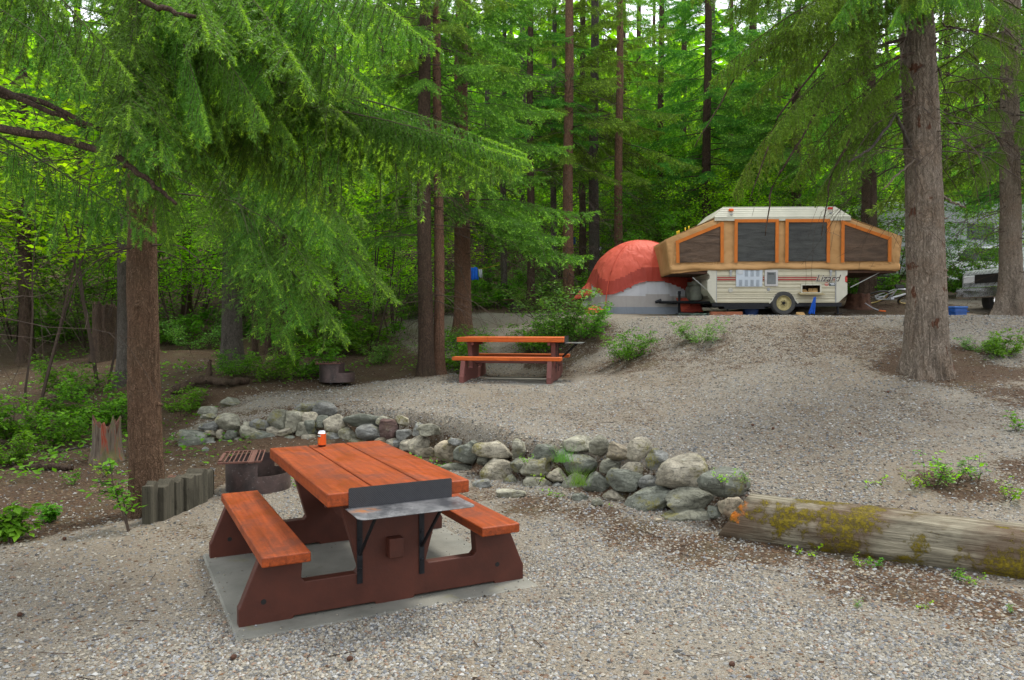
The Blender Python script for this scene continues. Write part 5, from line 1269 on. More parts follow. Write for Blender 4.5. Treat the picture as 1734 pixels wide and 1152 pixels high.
# laundry and small distant things
cloth_sheet('towel', at(797, 453, 21), at(798, 474, 21), .20, .24, (.01, .12, .60), 'bright blue towel hanging between the trunks left of the centre', 'towel', group=None)
cloth_sheet('cloth', at(808, 456, 21.1), at(809, 470, 21.1), .10, .08, (.55, .60, .66), 'small pale cloth hanging right beside the bright blue towel', 'cloth')
cloth_sheet('cloth', at(1010, 419, 26), at(1007, 429, 26), .14, .06, (.75, .78, .82), 'small white cloth hanging beside the grey trunk left of the tent', 'cloth')
cloth_sheet('tarp', at(967, 402, 30), at(967, 414, 30), .12, .12, (.02, .10, .35), 'small blue tarp glimpsed beside the reddish trunk left of the tent', 'tarp')
b = MB(); b.tube([at(770, 447, 21), at(797, 453, 21), at(809, 456, 21.1), at(842, 448, 21.4)], .004, 5); tag(b.build('clothes_line', plain('yellow_cord', (.45, .30, .05), .8)), 'thin cord strung between trunks holding the blue towel', 'clothes line')
b = MB(); b.lathe([(.186, -.012), (.19, 0), (.186, .012)], 24); 

# ------------------------------------------------------------------ vegetation generators (vectorised)
UPV = np.array([0., 0., 1.])
def nrm(a): return a / (np.linalg.norm(a, axis=-1, keepdims=True) + 1e-9)
def grow(P, D, L, n, droop, rng, wig=.05, lift=0.0):
    """N curved axes -> (N, n+1, 3)"""
    pts = [P]; d = nrm(D)
    dr = np.broadcast_to(np.asarray(droop, float), (len(P),))
    for i in range(n):
        f = (i + 1) / n
        d = d - UPV * (dr / n)[:, None] + UPV * lift * max(0, f - .6) + rng.normal(size=d.shape) * wig
        d = nrm(d); P = P + d * (L / n)[:, None]; pts.append(P)
    return np.stack(pts, 1)
def along(pts, K, rng, t0=.1, t1=1.0):
    N, m, _ = pts.shape
    t = t0 + (t1 - t0) * (np.arange(K)[None] + rng.random((N, K))) / K
    s = t * (m - 1); i = np.minimum(s.astype(int), m - 2); f = (s - i)[..., None]
    r = np.arange(N)[:, None]; a, b = pts[r, i], pts[r, i + 1]
    return (a + (b - a) * f).reshape(-1, 3), nrm(b - a).reshape(-1, 3), t.reshape(-1), np.repeat(np.arange(N), K)
def segs(pts):
    return pts[:, :-1].reshape(-1, 3), pts[:, 1:].reshape(-1, 3)
def needles(A, B, per_m, nl, nw, rng, tip=None, ang=50, flat=0.0):
    """needle triangles along segments A->B; tip: per-segment value"""
    Ls = np.linalg.norm(B - A, axis=1); cnt = np.maximum(1, (Ls * per_m + rng.random(len(Ls))).astype(int))
    k = np.repeat(np.arange(len(A)), cnt); n = len(k); t = rng.random(n)[:, None]
    ax = nrm(B - A)[k]; P = A[k] + (B - A)[k] * t
    ref = np.where(np.abs(ax[:, 2:3]) > .9, np.array([[1., 0, 0]]), UPV[None]); s = nrm(np.cross(ax, ref)); u = np.cross(s, ax)
    ph = rng.random(n) * 6.283
    rad = s * np.cos(ph)[:, None] + u * (np.sin(ph) * (1 - flat))[:, None]; rad = nrm(rad)
    a = np.radians(ang + 12 * rng.normal(size=n))[:, None]
    d = ax * np.cos(a) + rad * np.sin(a)
    w = nrm(np.cross(d, rng.normal(size=(n, 3)))) * (nw / 2)
    l = (nl * (.75 + .5 * rng.random(n)))[:, None]
    V = np.stack([P - w, P + w, P + d * l], 1).reshape(-1, 3)
    tp = np.zeros(n) if tip is None else tip[k]
    return V, np.repeat(rng.random(n), 3), np.repeat(tp, 3)
def stems(A, B, r0, r1):
    """3-sided stems along segments"""
    ax = nrm(B - A); ref = np.where(np.abs(ax[:, 2:3]) > .9, np.array([[1., 0, 0]]), UPV[None]); s = nrm(np.cross(ax, ref)); u = np.cross(s, ax)
    r0 = np.broadcast_to(np.asarray(r0, float), (len(A),))[:, None]; r1 = np.broadcast_to(np.asarray(r1, float), (len(A),))[:, None]
    R0 = [A + (s * math.cos(a) + u * math.sin(a)) * r0 for a in (0, 2.094, 4.189)]; R1 = [B + (s * math.cos(a) + u * math.sin(a)) * r1 for a in (0, 2.094, 4.189)]
    V = np.stack(R0 + R1, 1).reshape(-1, 3)
    F0 = np.array([(0, 1, 4), (0, 4, 3), (1, 2, 5), (1, 5, 4), (2, 0, 3), (2, 3, 5)])
    F = (F0[None] + (np.arange(len(A)) * 6)[:, None, None]).reshape(-1, 3); return V, F
class Geo:
    """triangle soup with two materials (0 leaves, 1 wood) and attributes"""
    def __init__(s): s.V = []; s.F = []; s.mi = []; s.r = []; s.t = []; s.n = 0
    def leaf(s, V, r, t):
        F = np.arange(len(V)).reshape(-1, 3) + s.n; s.V.append(V); s.F.append(F); s.mi.append(np.zeros(len(F), int)); s.r.append(r); s.t.append(t); s.n += len(V)
    def wood(s, V, F):
        s.V.append(V); s.F.append(F + s.n); s.mi.append(np.ones(len(F), int)); s.r.append(np.zeros(len(V))); s.t.append(np.zeros(len(V))); s.n += len(V)
    def cat(s): return np.concatenate(s.V), np.concatenate(s.F), np.concatenate(s.mi), np.concatenate(s.r), np.concatenate(s.t)
    def mesh(s, name, mats):
        V, F, mi, r, t = s.cat(); return npmesh(name, V, F, mats, mi, attrs={'rnd': r, 'tip': t})
def bough(rng, L, K1, K2, per_m, nl, nw, droop=.5, hang=.35, sub=.42, sub2=.14, tipk=.5, up0=.12, bare=.12, flat=.3, l1droop=.7, lift=0.0, tipfrac=.25, wr=1.0, curl=.0):
    """a spruce bough growing along +X with hanging or flat side sprays"""
    g = Geo()
    main = grow(np.zeros((1, 3)), np.array([[1., 0, up0]]), np.array([L]), 10, droop, rng, .035, lift)
    P1, D1, t1, _ = along(main, K1, rng, bare, 1.0)
    side = nrm(np.cross(D1, UPV)); sg = np.where(np.arange(len(P1)) % 2 == 0, 1., -1.)[:, None] * (.6 + .6 * rng.random((len(P1), 1)))
    h = hang * (.5 + rng.random((len(P1), 1)))
    d1 = nrm(D1 * .75 + side * sg * (1 - .35 * hang) - UPV * h)
    prof = np.minimum(1, (1.05 - t1) * 2.2) * (.5 + .5 * np.minimum(1, t1 * 3)); L1 = L * sub * np.clip(prof, .12, 1) * (.7 + .5 * rng.random(len(P1)))
    L1 = np.minimum(L1, sub * 2.6) * (.55 + .75 * rng.random(len(P1)))
    p1 = grow(P1, d1, L1, 5, l1droop, rng, .07, curl)
    P2, D2, t2, i2 = along(p1, K2, rng, .12, 1.0)
    n2 = nrm(np.cross(D2, np.cross(D2, UPV)) + 1e-4); s2 = nrm(np.cross(D2, UPV + .3 * rng.normal(size=D2.shape)))
    sg2 = np.where(np.arange(len(P2)) % 2 == 0, 1., -1.)[:, None]
    d2 = nrm(D2 * .9 + s2 * sg2 * .8 - UPV * hang * .5 + .15 * rng.normal(size=D2.shape))
    L2 = sub2 * (1.15 - .7 * t2) * (.6 + .7 * rng.random(len(P2))) * np.minimum(1, L1[i2] / (sub2 * 2.5))
    p2 = grow(P2, d2, L2, 2, .35 * l1droop, rng, .08, curl)
    # needles
    A, B = segs(p1); tipv = np.tile(np.array([0, 0, 0, .1, .5]) * tipk, len(p1)); keep = np.ones(len(A), bool)
    V, r, t = needles(A, B, per_m, nl, nw, rng, tipv * (rng.random(len(A)) < tipfrac), flat=flat); g.leaf(V, r, t)
    A, B = segs(p2); sel = (rng.random(len(p2)) < tipfrac) & (t2 > .35)
    tipv = (np.tile(np.array([.15, 1.0]), len(p2)) * np.repeat(sel, 2)) * tipk
    V, r, t = needles(A, B, per_m, nl, nw, rng, tipv, flat=flat); g.leaf(V, r, t)
    A, B = segs(main); A, B = A[3:], B[3:]; V, r, t = needles(A, B, per_m * 2.2, nl, nw, rng, np.clip(np.linspace(-6, .45, len(A)), 0, 1) * tipk, flat=0); g.leaf(V, r, t)
    # wood
    m = main[0]; rr = np.linspace(1, .07, 11) ** 1.3 * (.008 + .0045 * L) * wr
    A, B = m[:-1], m[1:]; g.wood(*stems(A, B, rr[:-1], rr[1:])); A, B = segs(p1); g.wood(*stems(A, B, .0028 * wr, .0015 * wr))
    return g
def xform(cat, M3, T):
    V, F, mi, r, t = cat; return V @ M3.T + T, F, mi, r, t
def rotZ(a): c, s = math.cos(a), math.sin(a); return np.array([[c, -s, 0], [s, c, 0], [0, 0, 1.]])
def rotY(a): c, s = math.cos(a), math.sin(a); return np.array([[c, 0, -s], [0, 1, 0], [s, 0, c.real]])     # + lifts the tip
def rotX(a): c, s = math.cos(a), math.sin(a); return np.array([[1, 0, 0], [0, c, -s], [0, s, c]])
def merge(name, parts, mats):
    n = 0; Fs = []
    for p in parts: Fs.append(p[1] + n); n += len(p[0])
    return npmesh(name, np.concatenate([p[0] for p in parts]), np.concatenate(Fs), mats, np.concatenate([p[2] for p in parts]),
                  attrs={'rnd': np.concatenate([p[3] for p in parts]), 'tip': np.concatenate([p[4] for p in parts])})

# ---- trunks
def trunk_mesh(name, r, h, mat, seed=0, flare=.35, taper=.55, lean=(0, 0), rough=.05, stubs=0, k=28, n=60, fl_h=.5, furrow=0):
    rg = R(seed); nb = max(24, n // 3); z = np.concatenate([np.linspace(-.25, 1.2, nb), np.linspace(1.22 if furrow else 1.3, h, n - nb)]); th = np.linspace(0, 2 * np.pi, k, endpoint=False)
    Z, T = np.meshgrid(z, th, indexing='ij')
    nz = np.array([mnoise.fractal(Vector((math.cos(a) * 2 + seed, math.sin(a) * 2, b * 1.3)), 1, 2, 4) for b, a in zip(Z.ravel(), T.ravel())]).reshape(Z.shape)
    lobes = .5 + .5 * np.cos(T * 5 + seed) * .6 + .3 * np.cos(T * 3 + seed * 2)
    fl = flare * np.exp(-np.clip(Z, -.25, None) / (fl_h * .45)) * (.55 + .9 * lobes)
    rad = r * (1 - taper * np.clip(Z, 0, None) / h) * (1 + rough * nz) + r * fl
    if furrow:
        ff = np.array([mnoise.noise(Vector((math.cos(a) * 9 + seed, math.sin(a) * 9, b * 2.6))) for b, a in zip(Z.ravel(), T.ravel())]).reshape(Z.shape)
        f2 = np.array([mnoise.noise(Vector((math.cos(a) * 17, math.sin(a) * 17 + seed, b * 13))) for b, a in zip(Z.ravel(), T.ravel())]).reshape(Z.shape)
        rad = rad * (1 + furrow * (-np.abs(ff) * 2.2 + .5) * (1 + 1.2 * np.exp(-np.clip(Z, 0, None))) + furrow * .55 * f2)
    bend = .02 * np.sin(Z * .8 + seed) 
    V = np.stack([rad * np.cos(T) + lean[0] * Z / h + bend, rad * np.sin(T) + lean[1] * Z / h, Z], -1).reshape(-1, 3)
    i = np.arange(len(z) * k).reshape(len(z), k); F = np.stack([i[:-1], np.roll(i, -1, 1)[:-1], np.roll(i, -1, 1)[1:], i[1:]], -1).reshape(-1, 4)
    if stubs:
        F = [tuple(f) for f in F.tolist()]; V = V.tolist()
        for _ in range(stubs):
            zz = rg.uniform(1.0, min(h, 6)); a = rg.uniform(0, 6.28); rr = r * (1 - taper * zz / h); L = rg.uniform(.02, .07); w = rg.uniform(.015, .03)
            b0 = len(V); cx_, cy_ = rr * math.cos(a) * .95 + lean[0] * zz / h, rr * math.sin(a) * .95 + lean[1] * zz / h
            for q in range(6):
                e = q * math.pi / 3; V.append((cx_ - math.sin(a) * w * math.cos(e), cy_ + math.cos(a) * w * math.cos(e), zz + w * math.sin(e)))
            for q in range(6):
                e = q * math.pi / 3; V.append((cx_ + math.cos(a) * L - math.sin(a) * w * .6 * math.cos(e), cy_ + math.sin(a) * L + math.cos(a) * w * .6 * math.cos(e), zz - .01 + w * .6 * math.sin(e)))
            F += [(b0 + q, b0 + (q + 1) % 6, b0 + 6 + (q + 1) % 6, b0 + 6 + q) for q in range(6)] + [tuple(b0 + 6 + q for q in range(6))]
        F = np.array([f if len(f) == 4 else f for f in F], dtype=object)
        me = bpy.data.meshes.new(name); me.from_pydata(V, [], [tuple(f) for f in F]); me.materials.append(mat)
        me.polygons.foreach_set("use_smooth", [True] * len(me.polygons)); me.update(); return me
    return npmesh(name, V, F, mat, smooth=True)
def dead_twigs(rng, r, h0, h1, n, Lm, droop=.6, fine=True):
    """bare dead side twigs around a trunk (one mesh)"""
    g = Geo(); z = rng.uniform(h0, h1, n); a = rng.random(n) * 6.283; P = np.stack([r * .8 * np.cos(a), r * .8 * np.sin(a), z], 1)
    D = np.stack([np.cos(a), np.sin(a), rng.uniform(-.3, .25, n)], 1); p = grow(P, D, Lm * (.4 + .8 * rng.random(n)), 5, droop, rng, .12)
    A, B = segs(p); rr = np.tile(np.linspace(1, .25, 5), n) * .009; g.wood(*stems(A, B, rr, rr * .8))
    if fine:
        P2, D2, t2, _ = along(p, 7, rng, .2, 1); d2 = nrm(D2 + .8 * rng.normal(size=D2.shape) - UPV * .35); p2 = grow(P2, d2, .28 * Lm * (.3 + rng.random(len(P2))), 2, .5, rng, .15)
        A, B = segs(p2); g.wood(*stems(A, B, .003, .0018))
    return g
# ---- leaves
def leaf_tris(P, rng, size, tilt=.45, droopd=None, aspect=.62, lobes=False):
    """diamond leaf, folded along its midrib: 4 verts -> 2 triangles given as soup"""
    n = len(P); a = rng.random(n) * 6.283
    d = np.stack([np.cos(a), np.sin(a), rng.normal(size=n) * .35 - .2], 1); d = nrm(d)
    up = nrm(np.stack([rng.normal(size=n) * tilt, rng.normal(size=n) * tilt, np.ones(n)], 1)); s = nrm(np.cross(d, up)); up = np.cross(s, d)
    l = (size * (.55 + .8 * rng.random(n)))[:, None]; w = l * aspect / 2
    base = P; tipp = P + d * l; mid = P + d * l * .48 + up * l * .0
    Lf = mid + s * w + up * w * .25; Rt = mid - s * w + up * w * .25
    V = np.stack([base, tipp, Lf, base, Rt, tipp], 1).reshape(-1, 3)
    return V, np.repeat(rng.random(n), 6), np.zeros(n * 6)
def leafy(rng, stemsN, h, spread, K1, K2, leafsize, per=3, up=1.0, jitter=.06, l1=.45, l2=.22, droop=.3, wood_r=.006, start=.25, tilt=.45, base_r=.05):
    """shrub or small broadleaf tree: stems -> branches -> twigs -> leaves"""
    g = Geo(); a = rng.random(stemsN) * 6.283
    P0 = np.stack([np.cos(a) * base_r, np.sin(a) * base_r, np.full(stemsN, -.05)], 1)
    D0 = np.stack([np.cos(a) * spread, np.sin(a) * spread, np.full(stemsN, up)], 1) * (.8 + .4 * rng.random((stemsN, 1)))
    m = grow(P0, D0, h * (.65 + .5 * rng.random(stemsN)), 7, droop * .4, rng, .07)
    A, B = segs(m); rr = np.tile(np.linspace(1, .25, 7), stemsN) * wood_r * 2.2; g.wood(*stems(A, B, rr, rr * .85))
    P1, D1, t1, _ = along(m, K1, rng, start, 1.0); q = rng.random(len(P1)) * 6.283
    d1 = nrm(D1 * .35 + np.stack([np.cos(q), np.sin(q), .15 + .2 * rng.normal(size=len(P1))], 1)); L1 = h * l1 * (1.1 - .65 * t1) * (.5 + .7 * rng.random(len(P1)))
    p1 = grow(P1, d1, L1, 4, droop, rng, .1); A, B = segs(p1); g.wood(*stems(A, B, wood_r, wood_r * .6))
    P2, D2, t2, _ = along(p1, K2, rng, .15, 1.0); d2 = nrm(D2 * .6 + rng.normal(size=D2.shape) * np.array([.9, .9, .25])); p2 = grow(P2, d2, h * l2 * (.3 + .8 * rng.random(len(P2))), 2, droop, rng, .12)
    A, B = segs(p2); g.wood(*stems(A, B, wood_r * .4, wood_r * .3))
    P3, _, _, _ = along(p2, per, rng, .2, 1.05); P3 = P3 + rng.normal(size=P3.shape) * jitter * np.array([1, 1, .5])
    g.leaf(*leaf_tris(P3, rng, leafsize, tilt)); return g

# ------------------------------------------------------------------ bough meshes
MN = [M['near_needle'], M['twig']]; MM = [M['mid_needle'], M['twig']]; MF = [M['far_needle'], M['twig']]; MO = [M['olive_needle'], M['twig']]
def near_bough(seed, L=2.6, hang=1.05, droop=.55, **k):
    a = dict(K1=58, K2=14, per_m=380, nl=.022, nw=.0037, droop=droop, hang=hang, sub=.19, sub2=.12, tipk=.85, up0=.15, l1droop=1.3, tipfrac=.22, flat=.1); a.update(k)
    return bough(R(seed), L, **a)
NB = []
for s in range(5):
    g = near_bough(100 + s, hang=(1.5, .9, 1.2, .7, 1.6)[s], droop=(.5, .7, .4, .8, .6)[s], sub=(.21, .18, .19, .2, .2)[s])
    c = g.cat(); NB.append((g.mesh('weeping_bough', MN), c[0][c[2].argmax() * 0:].max(0), c))
def tip_of(cat): V = cat[0]; i = V[:, 0].argmax(); return V[i]
NBT = [tip_of(c) for _, _, c in NB]
FLT = []                                             # flatter, airier fans
for s in range(3):
    g = near_bough(150 + s, hang=(.25, .4, .3)[s], droop=(.35, .5, .3)[s], sub=.26, l1droop=.55, curl=.1, K1=46, K2=13, per_m=330, flat=.4); FLT.append((g.mesh('fan_bough', MN), None, g.cat()))
FLTT = [tip_of(c) for _, _, c in FLT]
OB = []
for s in range(3):
    g = bough(R(130 + s), 2.8, K1=50, K2=13, per_m=190, nl=.026, nw=.0062, droop=.8, hang=.75, sub=.20, sub2=.14, tipk=.5, up0=.1, l1droop=1.2, bare=.25, tipfrac=.15)
    OB.append((g.mesh('drooping_bough', MO), None, g.cat()))
OBT = [tip_of(c) for _, _, c in OB]
def aim_bough(par, base, tip, meshes, tips, k, roll=0.0, name='bough'):
    """a bough from base (on the trunk) reaching to tip; base/tip relative to world, par at its own origin"""
    base, tip = Vector(base), Vector(tip); d = tip - base; lt = Vector(tips[k]); s = d.length / lt.length
    az = math.atan2(d.y, d.x); el = math.atan2(d.z, math.hypot(d.x, d.y)) - math.atan2(lt.z, math.hypot(lt.x, lt.y)); az -= math.atan2(lt.y, lt.x)
    o = link(name, meshes[k][0], par); o.location = base - Vector(par.location)
    o.rotation_mode = 'ZYX' if False else 'XYZ'
    o.matrix_local = Matrix.Translation(base - Vector(par.location)) @ Matrix.Rotation(az, 4, 'Z') @ Matrix.Rotation(-el, 4, 'Y') @ Matrix.Rotation(roll, 4, 'X') @ Matrix.Scale(s, 4)
    return o
def free_bough(par, z, r, az, el, s, mesh, name='bough'):
    o = link(name, mesh, par); o.matrix_local = Matrix.Translation((r * math.cos(az), r * math.sin(az), z)) @ Matrix.Rotation(az, 4, 'Z') @ Matrix.Rotation(-el, 4, 'Y') @ Matrix.Scale(s, 4); return o

LB = bough(R(160), 3.8, K1=96, K2=15, per_m=400, nl=.023, nw=.0040, droop=.42, hang=1.7, sub=.125, sub2=.12, tipk=.95, up0=.12, l1droop=1.4, tipfrac=.5, flat=.1, bare=.3)
LB_ = [(LB.mesh('long_weeping_bough', MN), None, LB.cat())]; LBT = [tip_of(LB_[0][2])]
# ------------------------------------------------------------------ near left spruce
def conifer_root(px, D, label, group=None, dz=0, name='spruce_tree'):
    p = ground(px, D); p.z += dz
    return empty(name, p, 0, label, 'conifer', group)
tl = conifer_root(239, 7.0, 'big brown-barked spruce at the left with weeping green boughs above the near table')
link('trunk', trunk_mesh('trunk', .142, 8.2, M['bark_left'], 3, .30, .45, (.0, 0), .07, stubs=20, k=110, n=300, furrow=.045), tl)
rg = R(21)
b0 = Vector(tl.location)
targets = [(862,292,5.3,3.75,0),(628,402,6.1,3.75,1),(725,120,5.7,5.0,2),(700,40,5.2,5.3,0),(560,70,5.3,5.1,1),(610,230,5.6,4.6,4),(450,300,6.0,4.3,2),(370,170,5.5,4.7,3),
           (240,130,5.2,4.9,1),(520,330,6.3,4.1,4),(650,290,6.0,4.3,1),(470,160,5.3,4.9,0),(330,320,5.9,4.0,3),(560,400,6.8,4.0,4),
           (420,60,5.0,5.3,2),(660,190,6.6,4.9,1),(300,40,5.0,5.2,4),(520,20,5.6,5.6,2),(740,10,6.5,5.9,3),(400,390,6.6,3.9,0),
           (380,250,5.4,4.4,4),(500,250,5.5,4.5,1),(590,150,5.6,5.0,0),(280,210,5.5,4.6,0),(160,30,5.2,5.3,1),(640,340,6.6,4.0,2),(820,30,6.6,6.0,0)]
targets += [(235,330,5.2,4.2,4),(180,260,5.0,4.5,0),(290,300,5.0,4.3,2),(230,230,4.8,4.8,4),(330,230,4.9,4.8,0),(200,390,5.6,3.8,1),(270,420,5.6,3.7,3),(430,210,4.9,4.9,4),(540,150,4.9,5.1,0),
            (780,240,5.6,4.1,4),(700,270,5.6,4.1,0),(640,150,5.2,5.1,4),(620,80,5.0,5.4,2),(350,90,4.7,5.2,0),(600,300,5.7,4.3,0)]
for px, py, D, z0, k in targets:
    a = math.atan2(D - b0.y, xat(px, D) - b0.x)
    fl_ = rg.random() < .38; aim_bough(tl, b0 + Vector((.10 * math.cos(a), .10 * math.sin(a), z0)), at(px, py, D), FLT if fl_ else NB, FLTT if fl_ else NBT, k % 3 if fl_ else k, roll=rg.uniform(-.25, .25))
for px, py, D, z0, ro in ((876, 285, 5.3, 4.0, .15), (845, 300, 5.5, 3.95, -.25), (868, 315, 5.15, 3.8, .35)):
    a = math.atan2(D - b0.y, xat(px, D) - b0.x); aim_bough(tl, b0 + Vector((.10 * math.cos(a), .10 * math.sin(a), z0)), at(px, py, D), LB_, LBT, 0, roll=ro)
for i in range(22):
    free_bough(tl, rg.uniform(4.2, 8.0), .1, rg.uniform(0.2, 3.4), rg.uniform(-.1, .3), rg.uniform(.55, .95) * (1 - .02 * i), NB[i % 5][0])
V_ = dead_twigs(R(5), .13, 2.3, 4.5, 26, 1.1, .7); link('dead_twigs', V_.mesh('dead_twigs', MN), tl)
def limb(par, pts, r0, r1, mat=None, name='limb'):
    b = MB(); P = [Vector(p) - Vector(par.location) for p in pts]; Q = []
    rr = random.Random(len(pts) + int(r0 * 1000))
    for i in range(len(P) - 1):
        for j in range(6): Q.append(P[i].lerp(P[i + 1], j / 6) + Vector([rr.uniform(-1, 1) * .012 for _ in range(3)]))
    Q.append(P[-1]); n = len(Q); b.tube(Q, [r0 + (r1 - r0) * i / n for i in range(n)], 8); return b.build(name, mat or M['bark_dark'], par, smooth=True, sharp=2)
# spruce just outside the left edge: its old limbs and a few boughs reach into the picture
tl2 = empty('spruce_tree', (-4.9, 6.1, 0), 0, 'spruce at the far left edge with long bare drooping limbs crossing the upper left', 'conifer')
link('trunk', trunk_mesh('trunk', .16, 8.0, M['bark_left'], 8, .3, .45), tl2)
limb(tl2, [(-4.8, 6.0, 3.75), at(-20, 155, 5.9), at(60, 170, 5.7), at(165, 220, 5.5)], .035, .014)
limb(tl2, [(-4.8, 6.0, 3.6), at(-10, 150, 5.8), at(80, 190, 5.6), at(140, 215, 5.6)], .03, .012)
limb(tl2, [(-4.8, 6.0, 3.4), at(50, 225, 5.6), at(190, 262, 5.4), at(250, 310, 5.3), at(292, 345, 5.2)], .036, .010)
limb(tl2, [(-4.8, 6.0, 4.9), at(180, -30, 5.0), at(260, 12, 5.0), at(325, 28, 4.9)], .03, .012)
for px, py, D, z0, k in ((120, 40, 4.9, 5.0, 1), (150, 150, 4.8, 4.8, 3), (215, 135, 4.8, 4.9, 0), (260, 400, 5.5, 3.5, 4), (30, 110, 5.0, 4.6, 2)):
    aim_bough(tl2, Vector((-4.9, 6.1, z0)), at(px, py, D), NB, NBT, k)
V_ = dead_twigs(R(6), .15, 1.6, 4.2, 34, 2.0, .5); link('dead_twigs', V_.mesh('dead_twigs', MN), tl2)

# ------------------------------------------------------------------ second spruce on the left slope with the light green low bough
ts = conifer_root(388, 14.0, 'grey-brown spruce on the left slope, its low green fan hanging over the middle fire ring')
link('trunk', trunk_mesh('trunk', .185, 10.5, M['bark_grey'], 5, .45, .5, k=30), ts)
b0 = Vector(ts.location)
for px, py, D, z0, k in ((648, 545, 11.3, 3.3, 3), (590, 610, 11.0, 2.7, 1), (610, 480, 11.2, 3.5, 0), (520, 590, 11.0, 2.8, 3), (560, 520, 10.8, 3.2, 2), (470, 500, 11.0, 3.3, 4), (430, 430, 11.5, 3.8, 1), (560, 420, 11.0, 4.0, 3),
                         (500, 640, 11.3, 2.3, 1), (620, 430, 11.6, 4.0, 0), (350, 430, 11.5, 3.9, 2), (290, 400, 12.0, 4.3, 0), (540, 350, 11.5, 4.7, 4), (480, 300, 11.5, 5.2, 1), (600, 300, 12, 5.3, 3)):
    aim_bough(ts, b0 + Vector((0, -.12, z0)), at(px, py - (25 if py > 500 else 0), D), FLT, FLTT, k % 3, roll=rg.uniform(-.35, .35))
for i in range(16): free_bough(ts, rg.uniform(3.6, 8.0), .1, rg.uniform(0, 6.28), rg.uniform(-.2, .2), rg.uniform(.8, 1.15), NB[i % 5][0])
V_ = dead_twigs(R(7), .17, 1.2, 4.5, 30, 1.6, .5); link('dead_twigs', V_.mesh('dead_twigs', MN), ts)

# ------------------------------------------------------------------ mid and far conifer crowns
def crown(name, seed, variants, n, z0, z1, Lb, Lt, mats, dens_top=1.0, el0=-.25, el1=.35, side=None, r0=.1):
    rng = R(seed); parts = []
    for i in range(n):
        f = ((i + rng.random()) / n); z = z0 + (z1 - z0) * f ** dens_top
        L = (Lb + (Lt - Lb) * f) * rng.uniform(.7, 1.15); az = i * 2.39996 + rng.normal() * .3
        if side is not None and rng.random() < side[1]: az = side[0] + rng.normal() * .7
        c, l0 = variants[rng.integers(len(variants))]; s = L / l0
        M3 = rotZ(az) @ rotY(el0 + (el1 - el0) * f + rng.normal() * .08) * s
        parts.append(xform(c, M3, np.array([r0 * math.cos(az), r0 * math.sin(az), z])))
    return merge(name, parts, mats)
MB_ = [(bough(R(200 + s), 2.4, K1=36, K2=9, per_m=115, nl=.044, nw=.0120, droop=.35, hang=.28, sub=.24, sub2=.16, tipk=.8, up0=.10, l1droop=.5, lift=.35, bare=.18, tipfrac=.35, curl=.15, flat=.5).cat(), 2.4) for s in range(4)]
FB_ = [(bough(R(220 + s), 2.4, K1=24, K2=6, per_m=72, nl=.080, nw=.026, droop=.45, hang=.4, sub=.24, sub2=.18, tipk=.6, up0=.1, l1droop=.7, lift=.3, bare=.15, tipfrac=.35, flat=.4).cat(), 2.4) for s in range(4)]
CR = {
 'layered': crown('crown', 1, MB_, 100, .0, 7.5, 2.7, 1.5, MM, el0=-.22, el1=.2, side=(-.25, .35)),
 'tall': crown('crown', 2, MB_, 74, .0, 9.0, 2.2, .9, MM, el0=-.3, el1=.4),
 'olive': crown('crown', 3, MB_, 44, .0, 8.0, 1.8, .9, MO, el0=-.3, el1=.3),
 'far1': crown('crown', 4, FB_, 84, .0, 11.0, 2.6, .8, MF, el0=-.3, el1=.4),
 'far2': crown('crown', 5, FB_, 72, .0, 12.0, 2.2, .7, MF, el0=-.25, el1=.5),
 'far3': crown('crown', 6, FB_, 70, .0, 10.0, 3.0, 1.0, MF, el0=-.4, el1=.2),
 'fullolive': crown('crown', 7, FB_, 70, .0, 9.0, 2.4, 1.0, MO, el0=-.3, el1=.3)}
DT = {k: dead_twigs(R(30 + k), .12, .8, 6.5, (70, 50, 90)[k], (1.5, 1.1, 1.9)[k], (.5, .7, .4)[k]).mesh('dead_twigs', MN) for k in range(3)}
TR = {}
def trunk_cached(r, h, mat, seed):
    k = (round(r, 2), round(h), mat, seed % 3)
    if k not in TR: TR[k] = trunk_mesh('trunk', k[0], k[1], M[mat], k[3], .4, .55, k=18, n=50)
    return TR[k]
def conifer(px, D, r, h, mat, cr, cz, label, group=None, dt=None, scale=1.0, rz=None, seed=0, dz=0, lean=0):
    root = conifer_root(px, D, label, group, dz); link('trunk', trunk_cached(r, h, mat, seed), root)
    if cr:
        o = link('crown', CR[cr], root, (0, 0, cz)); o.scale = (scale,) * 3; o.rotation_euler = (0, 0, rz if rz is not None else (seed * 1.7) % 6.28)
    if dt is not None:
        o = link('dead_twigs', DT[dt], root); o.rotation_euler = (0, 0, seed * 2.1); o.scale = (max(.6, r / .15),) * 2 + (1,)
    root.rotation_euler = (0, lean, 0); return root
G_ = 'conifers of the forest behind the camp'
